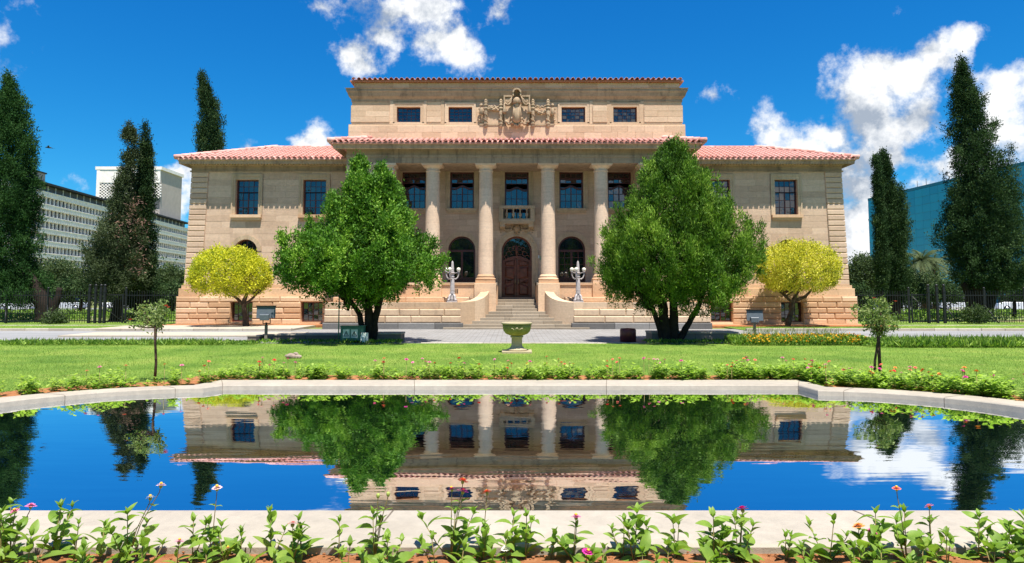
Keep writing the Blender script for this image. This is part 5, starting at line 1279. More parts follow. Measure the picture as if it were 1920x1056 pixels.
# far line of trees along the horizon
rng = np.random.default_rng(77); P = []
for x in np.arange(-170, 170, 3.2):
    if -70 < x < 45: pass
    w = rng.uniform(2.5, 5); h = rng.uniform(3.5, 8); y = rng.uniform(95, 118)
    if abs(x) > 75: y = rng.uniform(84, 92)
    a = rng.normal(size=(70, 3)); a = nrm(a) * rng.uniform(.6, 1, (70, 1)); a[:, 2] = np.abs(a[:, 2]); P.append(a * [w, w, h] + [x, y, 0])
P = np.concatenate(P)
foliage('distant_woods', P, nrm(P - P + rng.normal(size=P.shape)), 10, .5, .55, .3, M['olive'], None, .3, .3, .8, 78)
tag(bpy.data.objects['distant_woods'], 'far line of park trees along the horizon', 'woods', kind='stuff')
# palm
def palm(px, py, Y, label, h, nf=26, seed=3):
    rg = random.Random(seed); B = at(px, py, Y); t_ = thing('palm_tree', label, 'palm tree', (B.x, B.y, 0))
    T = Vector((0, 0, B.z)); MB().tube([(0, 0, -.1), (.05, 0, B.z * .5), T], [.3, .22, .25], 9).build('trunk', M['bark'], t_)
    for k in range(nf):
        a = rg.uniform(0, 6.28); el = rg.uniform(-.5, 1.3); L = h * rg.uniform(.8, 1.1); pts = []
        for i in range(8):
            f = i / 7; e = el - f * f * 1.3; pts.append(T + Vector((math.cos(a) * L * f * math.cos(el * .7), math.sin(a) * L * f * math.cos(el * .7), L * f * math.sin(el) - .45 * L * f * f)))
        mb = MB(); mb.tube(pts, [.03] * 7 + [.01], 4)
        for i in range(1, 8):
            for s in (-1, 1):
                for q in (0, .33, .66):
                    p = pts[i - 1].lerp(pts[i], q); sd = Vector((-math.sin(a), math.cos(a), 0)) * s; l_ = .55 * (1 - abs(i - 3) / 9)
                    tip = p + sd * l_ + (pts[i] - pts[i - 1]).normalized() * .3 - Vector((0, 0, .2)); mb.add([tuple(p), tuple(p + (pts[i] - pts[i - 1]) * .2), tuple(tip)], [(0, 1, 2)])
        mb.build('frond', M['palm'], t_)
M['palm'] = leafmat('palm_frond', [(.07, .10, .04), (.15, .18, .07), (.28, .28, .13)], .2, .25, .8, .3)
palm(1728, 488, 66, 'shaggy palm showing between the two right cypresses', 2.2, 34, 3)
palm(1750, 494, 68, 'lower palm just right of the shaggy palm', 1.8, 26, 4)
palm(1712, 497, 67, 'small palm half hidden behind the narrow cypress', 1.6, 22, 6)

# ground cover behind the fences
def scatter(name, label, cat, fx, N, z0, L, Wd, mat, h=.25, per=1, up=.7, tone=None):
    P = fx(N); P = np.column_stack([P, RNG.uniform(z0, z0 + h, len(P))]); D = RNG.normal(size=P.shape); D[:, 2] = np.abs(D[:, 2]) + up
    q = leaves(P, D, L * RNG.uniform(.6, 1.2, len(P)), Wd)
    return tag(soup(name, q, mat, None, shade=RNG.random(len(P))), label, cat, kind='stuff')
def patchy(x0, x1, y0, y1, seed, thr=-.1, f=.5):
    def fx(N):
        P = rect(x0, x1, y0, y1)(N * 2); n_ = Noise(seed, 6, f)(np.column_stack([P, np.zeros(len(P))])); return P[n_ > thr][:N]
    return fx
scatter('ground_cover', 'bright ivy like ground cover behind the left fence', 'ground cover', patchy(-52, -17, 44.5, 62, 5, -.25), 26000, 0, .16, .09, M['hedge'], .45)
scatter('ground_cover', 'bright ivy like ground cover behind the right fence', 'ground cover', patchy(20, 54, 44.5, 62, 6, -.25), 26000, 0, .16, .09, M['hedge'], .45)
# beds at the far edge of the lawn
scatter('agapanthus_bed', 'strap leaved green border along the right edge of the lawn', 'flower bed', rect(X(1640, 24), X(1960, 24), 22.7, 24.6), 4200, 0, .34, .045, M['hedge'], .06, up=1.1)
scatter('leafy_border', 'low leafy border behind the right of the lawn', 'flower bed', rect(X(1600, 24), X(1990, 24), 22.8, 24.7), 9000, 0, .10, .07, M['hedge'], .20)
scatter('lily_border', 'tufted green border along the left edge of the lawn', 'flower bed', rect(X(20, 24), X(420, 24), 23.8, 24.7), 1900, 0, .22, .04, M['hedge'], .05, up=1.2)
scatter('leafy_border', 'low leafy border behind the left of the lawn', 'flower bed', rect(X(-20, 24), X(480, 24), 23.9, 24.8), 5500, 0, .08, .05, M['hedge'], .10)
scatter('marigold_bed', 'low orange flowered bed along the right driveway', 'flower bed', rect(X(1370, 24), X(1615, 24), 23.7, 25.0), 9000, 0, .10, .05, M['hedge'], .30)
M['marigold'] = leafmat('marigold_petal', [(.75, .25, .01), (.85, .42, .02), (.85, .60, .05)], .3, .2, 3, .5)
scatter('marigold_blooms', 'small orange and yellow blooms over the bed along the right driveway', 'flowers', rect(X(1390, 24), X(1610, 24), 23.6, 24.6), 900, .12, .065, .06, M['marigold'], .25, up=.3)
scatter('weeds', 'tall thin weeds over the orange flower bed', 'weeds', rect(X(1400, 24), X(1580, 24), 24.0, 25.0), 900, .1, .30, .012, M['rose'], .3, up=2.0)
scatter('undergrowth', 'shaded undergrowth round the left tree trunk', 'undergrowth', rect(X(500, 25.5), X(760, 25.5), 24.6, 25.4), 1300, 0, .10, .04, M['juniper'], .10)
scatter('undergrowth', 'shaded undergrowth round the right tree trunk', 'undergrowth', rect(X(1200, 25.5), X(1400, 25.5), 24.5, 25.4), 1300, 0, .10, .04, M['juniper'], .10)

# standard roses
M['bloom_red'] = simple('rose_bloom', (.55, .07, .05), .5, .3, .3, 30, 0)
def rose(label, base, top, rows, blooms, seed, stake, dens):
    B = gnd(*base); Y = B.y; t_ = thing('standard_rose', label, 'rose tree', B)
    rg = random.Random(seed); rel = lambda px_, py_, dy=0: at(px_, py_, Y) - B + Vector((0, dy, 0))
    fork = rel(*top)
    stem = MB().tube([(0, 0, -.03), (.015, 0, fork.z * .35), (-.01 + fork.x * .8, .01, fork.z * .75), fork], [.03, .026, .024, .035], 8)
    P, Nn, rad = crown_points(rows, Y, dens, seed, .85, .6, 5.0, .3)
    for k in range(22):
        j = rg.randrange(len(P)); e = Vector(P[j]) - B; m_ = fork.lerp(e, .5) + Vector((0, 0, -.03)); stem.tube([fork, m_, e], [.018, .012, .004], 5)
    stem.build('stem', M['bark'], t_)
    foliage('crown', P, Nn, 9, .035, .06, .036, M['rose'], t_, .3, .2, .9, seed, B, (1, 1, 1))
    for (bx, by) in blooms:
        c = rel(bx, by, -.15); mb = MB()
        for ring_, (n_, r_, el) in enumerate(((6, .045, .5), (5, .03, 1.0))):
            for k in range(n_):
                a = 6.28 * k / n_ + ring_; d_ = Vector((math.cos(a) * math.cos(el), math.sin(a) * math.cos(el), math.sin(el))) * r_; s_ = Vector((-math.sin(a), math.cos(a), 0)) * r_ * .6
                mb.add([tuple(c), tuple(c + d_ * .7 + s_), tuple(c + d_ * 1.15), tuple(c + d_ * .7 - s_)], [(0, 1, 2, 3)])
        mb.build('bloom', M['bloom_red'], t_)
    if stake: MB().tube([(.14, .03, -.05), (.12, .02, fork.z * 1.02)], .035, 8).build('stake', M['bark'], t_)
rose('standard rose with sparse crown and bare stem at the left of the pool', (290, 716), (292, 614), [(572, 300, 322), (580, 258, 330), (592, 236, 336), (602, 245, 330), (612, 270, 315), (618, 285, 300)], [(276, 578), (318, 574), (322, 577), (252, 600)], 5, False, 120)
rose('fuller standard rose tied to a stake at the right of the pool', (1640, 706), (1648, 626), [(562, 1630, 1660), (574, 1605, 1685), (590, 1592, 1697), (605, 1605, 1695), (618, 1618, 1680), (630, 1635, 1665)], [(1672, 566), (1632, 560), (1655, 580)], 8, True, 260)

# park trees behind the viewer (the courthouse windows mirror them)
P = []; rng = np.random.default_rng(91)
for x in np.arange(-70, 72, 5.0):
    w = rng.uniform(4, 6.5); h = rng.uniform(10, 14.5); a = nrm(rng.normal(size=(160, 3))) * rng.uniform(.55, 1, (160, 1)); P.append(a * [w, w * .7, h * .5] + [x + rng.uniform(-1, 1), -32 + rng.uniform(-3, 3), h * .55])
P = np.concatenate(P); o = foliage('park_trees', P, nrm(rng.normal(size=P.shape)), 9, .7, 1.1, .7, M['olive'], None, .3, .3, .8, 92)
tag(o, 'row of park trees mirrored in the courthouse windows', 'woods', kind='stuff')
# ================================================================== BACKGROUND BUILDINGS
M['owhite'] = simple('white_office_concrete', (.88, .81, .74), .8, .2, .12, .8, .05)
M['ogrey'] = simple('grey_window_frame', (.10, .10, .10), .6, .3, .15, 1, 0)
M['oblack'] = simple('black_roof_edge', (.03, .03, .03), .7, .3, .15, 1, 0)
M['opink'] = simple('pale_pink_plaster', (.50, .42, .36), .85, .2, .08, .6, 0)
m, t, p, o = mat_new('office_window_glass'); oi = t.nodes.new('ShaderNodeObjectInfo')
t.links.new(ramp(t, oi.outputs['Random'], [(.2, (.04, .045, .05)), (.6, (.10, .105, .11)), (.95, (.26, .25, .23))]), p.inputs['Base Color']); p.inputs['Roughness'].default_value = .25; M['oglass'] = m
A_, B_ = Vector((X(66, 176), 176, 0)), Vector((X(356, 283), 283, 0)); dvec = (B_ - A_); L = dvec.length
ob = thing('office_building', 'long white office block with dark window bands receding behind the left trees', 'building', A_, math.atan2(dvec.y, dvec.x))
ztp = Z(355, 176); fl = 3.25; nf = int(ztp / fl); x_s = -30
MB().box(x_s, L, .8, 16, 0, ztp - .5).build('body', M['ogrey'], ob)
for k in range(nf):
    z1 = ztp - k * fl
    mb = MB(); mb.box(x_s, L, 0, .8, z1 - 1.45, z1); mb.box(x_s, L, -.14, 0, z1 - .22, z1 - .05)
    mb.build('spandrel_band', M['owhite'], ob)
    mb = MB(); xx = x_s
    while xx < L: mb.box(xx, xx + .25, -.08, -.0, z1 - 1.3, z1 - .22); xx += .92
    tag(mb.build('ribs', M['owhite'], ob), kind='stuff')
wm_ = MB(); wm_.box(-.62, .62, -.02, .03, 0, 1.5); WIN = wm_.mesh('office_window'); WIN.materials.append(M['oglass'])
rest = MB(); cnt = 0
for k in range(nf):
    z0 = ztp - k * fl - 3.15
    if z0 < 0: continue
    for j in range(int((L - x_s) / 1.84)):
        xx = x_s + .95 + j * 1.84
        px_ = A_ + dvec.normalized() * xx; sc_ = 960 + px_.x / px_.y * 1280
        if 66 <= sc_ < 210 and cnt < 296 and k < 6:
            o = link('window', WIN, None, ob, (xx, .80 - .03, z0 + .1)); cnt += 1
        else: rest.box(xx - .62, xx + .62, .75, .8, z0 + .1, z0 + 1.6)
    mb = MB(); xx = x_s
    while xx < L: mb.box(xx - .12, xx + .12, .35, .8, z0, z0 + 1.75); xx += 1.84
    tag(mb.build('mullions', M['owhite'], ob), kind='stuff')
tag(rest.build('far_windows', M['oglass'], ob), kind='stuff')
zt_ = Z(339, 176)
MB().box(x_s, L - 2, 1.5, 15, ztp - .5, zt_ - .4).build('top_storey', M['ogrey'], ob)
mb = MB(); xx = x_s
while xx < L - 3: mb.box(xx, xx + .3, 1.35, 1.5, ztp - .4, zt_ - .4); xx += 3.7
tag(mb.build('top_posts', M['owhite'], ob), kind='stuff')
MB().box(x_s, L - 1, -.4, 15.5, zt_ - .4, zt_ + .1).build('roof_slab', M['oblack'], ob)
MB().box(-9, 8.5, 3, 9, zt_ + .1, Z(319, 178)).build('penthouse', M['opink'], ob)
MB().box(-9.3, 8.8, 2.7, 9.3, Z(319, 178), Z(318, 178) + .2).build('penthouse_roof', M['oblack'], ob)
# lift tower
YT2 = 262; xt0, xt1 = X(178, YT2), X(297, YT2); tw = thing('tower_block', 'pale concrete tower with lattice screen above the office block', 'tower', ((xt0 + xt1) / 2, YT2, 0)); h = (xt1 - xt0) / 2; zt_ = Z(313, YT2)
MB().box(-h, h, 0, 17, 0, zt_ - 1.2).build('body', M['opink'], tw); MB().box(-h - .6, h + .6, -.7, 17.5, zt_ - 1.2, zt_).build('roof_slab', M['owhite'], tw)
MB().box(-h, h, -.5, -.005, Z(343, YT2), zt_ - 1.2).build('upper_wall', M['owhite'], tw)
MB().box(-h - .05, -h + 1.2, -.6, 0, 20, zt_ - 1.25).build('corner_pier', M['owhite'], tw)
mb = MB(); z0, z1 = Z(372, YT2), Z(343, YT2); k = 0
MB().box(-h + 1.2, h, -.1, -.01, z0 - 4, z1).build('screen_shade', M['ogrey'], tw)
xx = -h + 1.2
while xx < h:
    for j in range(11):
        if (j + k) % 2 == 0: mb.box(xx, xx + .68, -.35, -.12, z0 + (z1 - z0) * j / 11, z0 + (z1 - z0) * (j + 1) / 11)
    xx += .66; k += 1
tag(mb.build('lattice_screen', M['owhite'], tw), kind='stuff')

# teal glass building
m, t, p, o = mat_new('teal_curtain_glass'); oi = t.nodes.new('ShaderNodeObjectInfo')
t.links.new(ramp(t, oi.outputs['Random'], [(.0, (.006, .22, .34)), (.5, (.008, .25, .37)), (1, (.012, .28, .40))]), p.inputs['Base Color'])
p.inputs['Roughness'].default_value = .18; p.inputs['IOR'].default_value = 1.7; M['teal'] = m
M['tealf'] = simple('teal_frame', (.005, .15, .23), .4, .4, .1, 1, 0)
F_, N_ = Vector((X(1630, 200), 200, 0)), Vector((X(1950, 141), 141, 0)); dvec = N_ - F_; L = dvec.length
tb = thing('glass_building', 'teal blue mirror glass office block behind the tall right cypress', 'building', F_, math.atan2(dvec.y, dvec.x)); zt_ = Z(374, 200)
MB().box(0, L, .12, 22, 0, zt_).build('body', M['tealf'], tb)
nx, nz_ = 20, 14; pm = MB(); pw_, ph_ = L / nx, (zt_ - .5) / nz_; pm.block(.02, pw_ - .02, 0, .12, .02, ph_ - .02, .02); pme = pm.mesh('glass_panel'); pme.materials.append(M['teal'])
for i in range(nx):
    for j in range(nz_): link('glass_panel', pme, None, tb, (i * pw_, 0, j * ph_)).rotation_euler = (random.uniform(-.004, .004), 0, random.uniform(-.004, .004))
MB().box(0, L, -.05, .12, zt_ - .5, zt_ + .25).build('parapet', M['tealf'], tb)
for xx in (L * .36, L * .30, L * .60):
    MB().tube([(xx, 3, zt_), (xx, 3, zt_ + 2.6)], .07, 5).build('antenna', M['metal'], tb)
mb = MB(); mb.box(L * .28, L * .40, 3, 5, zt_, zt_ + .9); mb.build('roof_plant', M['owhite'], tb)

# ================================================================== FENCES, GATES
YF = 41.6; FH = 2.02
pk_ = MB(); pk_.box(-.011, .011, -.011, .011, .05, FH - .10); pk_.add([(-.02, 0, FH - .1), (0, -.02, FH - .1), (.02, 0, FH - .1), (0, .02, FH - .1), (0, 0, FH + .02)], [(0, 1, 4), (1, 2, 4), (2, 3, 4), (3, 0, 4)])
PK = pk_.mesh('picket'); PK.materials.append(M['metal'])
po_ = MB(); po_.box(-.045, .045, -.045, .045, -.1, FH + .08); po_.ball((0, 0, FH + .13), .07, 8, 5); PO = po_.mesh('fence_post'); PO.materials.append(M['metal'])
def fence(x0, x1, label, y=YF, braces=True):
    t_ = thing('iron_fence', label, 'fence', ((x0 + x1) / 2, y, 0)); cx = (x0 + x1) / 2
    for z in (.16, .62, FH - .32): MB().box(x0 - cx, x1 - cx, -.018, .018, z, z + .045).build('rail', M['metal'], t_)
    n = int((x1 - x0) / .15)
    for i in range(n): link('picket', PK, None, t_, (x0 - cx + (i + .5) * (x1 - x0) / n, 0, 0))
    k = max(1, round((x1 - x0) / 2.6))
    for i in range(k + 1): link('fence_post', PO, None, t_, (x0 - cx + i * (x1 - x0) / k, .03, 0))
    if braces:
        for i in range(k): MB().tube([(x0 - cx + (i + .0) * (x1 - x0) / k, 0, 1.1), (x0 - cx + (i + .0) * (x1 - x0) / k + .45, -.55, 0)], .03, 6).build('brace', M['metal'], t_)
    return t_
def gate(x0, x1, label, ry):
    t_ = thing('iron_gate', label, 'gate', (x0, YF - .05, 0), ry); w = (x1 - x0)
    mb = MB()
    for a in (0, w): mb.box(a - .04, a + .04, -.03, .03, .06, FH - .2)
    for z in (.1, FH - .3): mb.box(0, w, -.025, .025, z, z + .07)
    mb.build('gate_frame', M['metal'], t_)
    n = int(w / .14)
    for i in range(1, n): link('picket', PK, None, t_, (i * w / n, 0, 0)).scale = (1, 1, .88)
    MB().tube([(0.02, 0, FH - .35), (w - .02, 0, .15)], .028, 6).build('brace', M['metal'], t_)
    return t_
fence(X(-60, YF), X(172, YF), 'black iron picket fence left of the left gate')
gate(X(174, YF), X(236, YF), 'black iron gate standing by the left fence posts', 0)
fence(X(240, YF), X(352, YF), 'black iron picket fence between the left gate and the courthouse', braces=False)
fence(X(1592, YF), X(1700, YF), 'black iron picket fence between the courthouse and the right gate', braces=False)
gate(X(1704, YF), X(1750, YF), 'black iron gate standing by the right fence posts', 0)
fence(X(1766, YF), X(1990, YF), 'black iron picket fence right of the right gate')
for px_, lb in ((173, 'left gate, first from the left'), (184, 'left gate, second from the left'), (194, 'left gate, third from the left'), (201, 'left gate, nearest the courthouse')) + ((1736, 'right gate, first from the left'), (1752, 'right gate, middle one'), (1765, 'right gate, farthest from the courthouse')):
    g_ = MB(); g_.box(-.06, .06, -.06, .06, -.1, 2.25); g_.ball((0, 0, 2.31), .09, 8, 6); g_.box(-.08, .08, -.08, .08, 1.9, 1.95)
    tag(g_.build('gate_post', M['metal'], None, (X(px_, YF - .3), YF - .3, 0)), 'black iron post of the ' + lb, 'gate post')
# pinkish kerbs behind the fences
def strip(pts, w, h, label):
    P = [gnd(*q) for q in pts]; t_ = thing('garden_kerb', label, 'kerb', P[0]); 
    for a, b in zip(P[:-1], P[1:]):
        L_ = (b - a).length; n = max(1, int(L_ / 1.0)); d_ = (b - a).normalized(); s_ = Vector((-d_.y, d_.x, 0)) * w / 2
        for i in range(n):
            u, v_ = a + d_ * (L_ * i / n + .01) - P[0], a + d_ * (L_ * (i + 1) / n - .01) - P[0]
            poly = [u - s_, v_ - s_, v_ + s_, u + s_]
            MB().slab([(q.x, q.y) for q in poly], -.05, h).build('kerb_stone', M['kerb2'], t_)
M['kerb2'] = sandstone('pink_garden_kerb', (.48, .36, .30), (.58, .46, .39), .1, .6)
strip([(100, 585), (140, 584), (172, 599)], .5, .15, 'pinkish kerb bending through the planting behind the left fence')
strip([(1766, 597), (1798, 583), (1832, 582)], .5, .15, 'pinkish kerb bending through the planting behind the right fence')

# ================================================================== CARS
M['rubber'] = simple('black_rubber', (.015, .015, .015), .8, .2, .1, 9, 0)
M['rim'] = simple('alloy_rim', (.45, .45, .46), .3, .5, .05, 9, 0, .8)
M['lens'] = simple('headlight_lens', (.7, .72, .74), .1, .6, .05, 9, 0)
M['cglass'] = glassmat('car_glass', (.01, .012, .014), .04, 1.6, 0)
def car(label, x, y, rz, col, suv=False):
    t_ = thing('parked_car', label, 'car', (x, y, 0), rz)
    m = simple('car_paint', col, .25, .6, .03, 3, 0); H = 1.72 if suv else 1.45; bl_ = .98 if suv else .86
    W_ = .88; prof = [(-2.2, .35), (-2.22, .62), (-2.05, .80), (-1.1, bl_), (1.6, bl_ + .03), (2.1, .88), (2.18, .6), (2.15, .32)]
    def loft(pr, w0, w1, zb):
        mb = MB(); n = len(pr); vs = []
        for w_, dz in ((-w1, 1), (-w0, 1), (w0, 1), (w1, 1)):
            for (a, b) in pr: vs.append((a * (.985 if abs(w_) == w1 else 1), w_, b))
        order = [1, 0]
        V = [[(a * .98, -w1, b - .05) for a, b in pr], [(a, -w0, b) for a, b in pr], [(a, w0, b) for a, b in pr], [(a * .98, w1, b - .05) for a, b in pr]]
        vs = [q for r_ in V for q in r_]; fs = [(r_ * n + i, r_ * n + i + 1, (r_ + 1) * n + i + 1, (r_ + 1) * n + i) for r_ in range(3) for i in range(n - 1)]
        fs += [tuple(range(n)), tuple(reversed(range(3 * n, 4 * n)))]; mb.add(vs, fs); return mb
    loft(prof, W_ - .1, W_, .3).build('body', m, t_)
    rf = [(-1.15, bl_ - .04), (-.45, H - .06), (-.2, H), (1.0 if not suv else 1.7, H - .01), (1.25 if not suv else 1.95, H - .1), (1.85 if not suv else 2.12, bl_ - .02)]
    loft([(a * .985, b - .015 if b > 1.2 else b) for a, b in rf], W_ - .30, W_ - .10, .8).build('windows', M['cglass'], t_)
    MB().box(-.35, (1.15 if not suv else 1.85), -W_ + .26, W_ - .26, H - .05, H + .02).build('roof', m, t_)
    mb = MB()
    for a in (-.42, .42, 1.15 if not suv else 1.25):
        for s in (-1, 1): mb.add([(a - .04, s * (W_ - .10), bl_ - .05), (a + .04, s * (W_ - .10), bl_ - .05), (a + .04, s * (W_ - .25), H), (a - .04, s * (W_ - .25), H)], [(0, 1, 2, 3)])
    mb.build('pillars', m, t_)
    for a in (-1.38, 1.38):
        for s in (-1, 1):
            w_ = MB().tube([(a, s * (W_ - .2), .32), (a, s * (W_ + .01), .32)], .32, 16).build('wheel', M['rubber'], t_); MB().tube([(a, s * (W_ + .0), .32), (a, s * (W_ + .02), .32)], .2, 12).build('rim', M['rim'], w_)
    for s in (-1, 1): MB().ball((-2.1, s * .62, .68), .13, 8, 5, (.6, 1.3, .6)).build('headlight', M['lens'], t_)
cars = [('white car parked at the far left behind the fence', 45, 74, .3, (.75, .76, .78), 0), ('pale silver car behind the left fence right of the thick trunk', 130, 78, .1, (.5, .52, .54), 0),
        ('white car parked farther back behind the left fence', 235, 82, .2, (.7, .7, .7), 0), ('dark car near the courthouse behind the left fence', 292, 80, -.1, (.05, .06, .08), 0),
        ('white sport utility car at the far right behind the fence', 1903, 72, 2.9, (.76, .77, .79), 1), ('pale car between the right gate and the tall cypress trunk', 1790, 80, 3.0, (.6, .61, .62), 0),
        ('silver car seen through the right gate', 1712, 84, 3.1, (.45, .46, .48), 0), ('dark blue car beside the right wing behind the fence', 1640, 82, 3.1, (.03, .05, .10), 0)]
for lb, px_, y, rz, col, sv_ in cars: car(lb, X(px_, y), y, rz, col, sv_)
for a, b in ((-75, -24), (26, 75)): tag(MB().box(a, b, 68, 90, -.1, .0).build('car_park', M['road']), kind='structure')

# ================================================================== LAMPS, URN, FLOODLIGHTS, BOX
def lamp(label, px_):
    Y = 35.5; z0 = zq[3]; t_ = thing('lamp_standard', label, 'street lamp', (X(px_, Y, 560), Y, z0))
    mb = MB(); mb.slab([(-.26, -.26), (.26, -.26), (.26, .26), (-.26, .26)], 0, .07)
    mb.build('plinth', M['lamp'], t_)
    mb = MB()
    for k in range(4):
        a = math.pi / 4 + k * math.pi / 2; c_, s_ = math.cos(a), math.sin(a)
        mb.tube([(c_ * .10, s_ * .10, .42), (c_ * .20, s_ * .20, .30), (c_ * .19, s_ * .19, .18), (c_ * .25, s_ * .25, .11)], [.04, .06, .05, .065], 7); mb.ball((c_ * .25, s_ * .25, .12), .07, 8, 5)
    mb.lathe([(.16, .07), (.13, .2), (.10, .38), (.11, .42)], 0, 0, 12)
    mb.build('claw_foot', M['lamp'], t_)
    MB().lathe([(.12, .42), (.13, .46), (.13, .54), (.10, .56), (.125, .60), (.115, 1.0), (.085, 1.28), (.11, 1.30), (.11, 1.34), (.07, 1.38), (.09, 1.44), (.15, 1.50), (.16, 1.53), (.05, 1.57)], 0, 0, 12, smooth=False).build('shaft', M['lamp'], t_)
    for k, a in enumerate((0.12, math.pi / 2 + .3, math.pi + .12, -math.pi / 2 - .35)):
        c_, s_ = math.cos(a), math.sin(a); arm = MB().tube([(c_ * r_, s_ * r_, z_) for r_, z_ in ((.08, 1.22), (.17, 1.20), (.27, 1.28), (.32, 1.42), (.32, 1.56))], [.035, .032, .03, .028, .028], 8)
        arm.tube([(c_ * r_, s_ * r_, z_) for r_, z_ in ((.12, 1.5), (.22, 1.53), (.30, 1.55))], .02, 6)
        arm.lathe([(.03, 1.55), (.075, 1.57), (.08, 1.60), (.05, 1.61)], c_ * .32, s_ * .32, 10); arm.build('arm', M['lamp'], t_)
        MB().ball((c_ * .32, s_ * .32, 1.70), .105, 16, 10).build('globe', M['globe'], t_)
    MB().lathe([(.07, 1.56), (.09, 1.60), (.075, 1.64), (.085, 1.70), (.06, 2.02), (.055, 2.06), (.02, 2.15)], 0, 0, 8, smooth=False).build('finial', M['lamp'], t_)
lamp('pale cast iron lamp with four globes left of the steps', 848); lamp('pale cast iron lamp with four globes right of the steps, half behind the tree', 1084)
m, t, p, o = mat_new('mossy_urn_stone'); v = wpos(t)
c = ramp(t, nz(t, 2.2, 7, .65, v), [(.3, (.21, .175, .045)), (.55, (.32, .27, .085)), (.75, (.40, .33, .16))])
t.links.new(mixc(t, .6, c, ramp(t, nz(t, 14, 7, .7, v), [(.3, (.65, .65, .6)), (.7, (1.2, 1.2, 1.15))]), 'MULTIPLY'), p.inputs['Base Color']); p.inputs['Roughness'].default_value = .85; bump(t, p, nz(t, 25, 7, .7, v), .4, .01); M['urn'] = m
M['urnrim'] = sandstone('urn_rim_stone', (.40, .33, .20), (.50, .43, .29), .35, .3)
U_ = gnd(969, 660); u = thing('garden_urn', 'wide mossy stone urn on a low slab in the middle of the lawn edge', 'urn', (U_.x, 21.0, 0))
MB().slab([(-.45, -.42), (.45, -.42), (.45, .42), (-.45, .42)], -.02, .055).build('base_slab', M['urnrim'], u)
MB().lathe([(.30, .055), (.31, .10), (.24, .12), (.19, .17), (.165, .22), (.16, .44), (.20, .46), (.20, .50)], 0, 0, 28).build('foot', M['urnrim'], u)
MB().lathe([(.12, .50), (.22, .52), (.34, .57), (.41, .66), (.43, .76), (.435, .85)], 0, 0, 36).build('bowl', M['urn'], u)
MB().lathe([(.435, .85), (.47, .86), (.475, .90), (.45, .915), (.40, .90), (.36, .80)], 0, 0, 36, cap=False).build('rim', M['urnrim'], u)
MB().lathe([(.001, .84), (.40, .84)], 0, 0, 24, cap=False).build('soil_fill', M['soil'], u)
mb = MB()      # lotus flower relief
def onb(dx, z): r_ = .30 + (z - .54) * .52 if z < .72 else .425 + (z - .72) * .08; r_ = min(r_, .436); return (dx, -math.sqrt(max(.01, r_ * r_ - dx * dx)) - .008, z)
for s in (-1, 1):
    mb.tube([onb(0, .60), onb(s * .03, .66), onb(s * .035, .72), onb(s * .01, .77)], .012, 5); mb.tube([onb(s * .01, .60), onb(s * .06, .66), onb(s * .10, .72), onb(s * .14, .74)], .012, 5)
    mb.tube([onb(s * .02, .60), onb(s * .07, .62), onb(s * .12, .62)], .011, 5); mb.tube([onb(s * .12, .73), onb(s * .15, .745), onb(s * .17, .74)], .016, 5)
mb.build('lotus_relief', M['urnrim'], u)

M['fgrey'] = simple('grey_floodlight_enamel', (.10, .12, .14), .4, .5, .15, 9, .05); M['fpost'] = simple('weathered_steel_post', (.20, .18, .13), .7, .3, .3, 9, .2)
def flood(label, px_, Y, z0, zc, s, tilt):
    t_ = thing('floodlight', label, 'floodlight', (X(px_, Y, 620), Y, 0), tilt)
    MB().box(-.05, .05, -.04, .04, -.1, z0).build('post', M['fpost'], t_); MB().tube([(.0, 0, z0), (.0, 0, z0 + .1)], .035, 8).build('post_top', M['metal'], t_)
    mb = MB(); mb.tube([(-.12, 0, z0 + .05), (-.12, 0, zc - .05)], .018, 6); mb.tube([(.14, 0, z0 + .05), (.14, 0, zc - .05)], .018, 6); mb.tube([(-.12, 0, z0 + .06), (.14, 0, z0 + .06)], .02, 6); mb.build('bracket', M['metal'], t_)
    mb = MB(); a, b = .34 * s, .28 * s; dz = .22 * s
    mb.add([(-a, -.12, zc - dz), (a, -.12, zc - dz), (a, -.06, zc + dz), (-a, -.06, zc + dz), (-a * .8, .16, zc - dz * .7), (a * .8, .16, zc - dz * .7), (a * .8, .18, zc + dz * .8), (-a * .8, .18, zc + dz * .8)],
           [(0, 1, 2, 3), (1, 5, 6, 2), (4, 0, 3, 7), (3, 2, 6, 7), (0, 4, 5, 1), (5, 4, 7, 6)]); mb.build('housing', M['fgrey'], t_)
    MB().box(-a - .02, a + .02, -.11, -.04, zc + dz - .01, zc + dz + .03).build('hood', M['metal'], t_)
    mb = MB().block(-.20 * s, .13 * s, -.24, -.10, zc - dz * 1.35, zc - dz * .35, .02); mb.build('gear_box', M['fgrey'], t_)
flood('grey floodlight on a short post before the left juniper', 499, 25.7, .62, 1.10, 1.0, .15); flood('grey floodlight on a short post before the right wing', 1415, 27.8, .62, .92, .95, -.1)

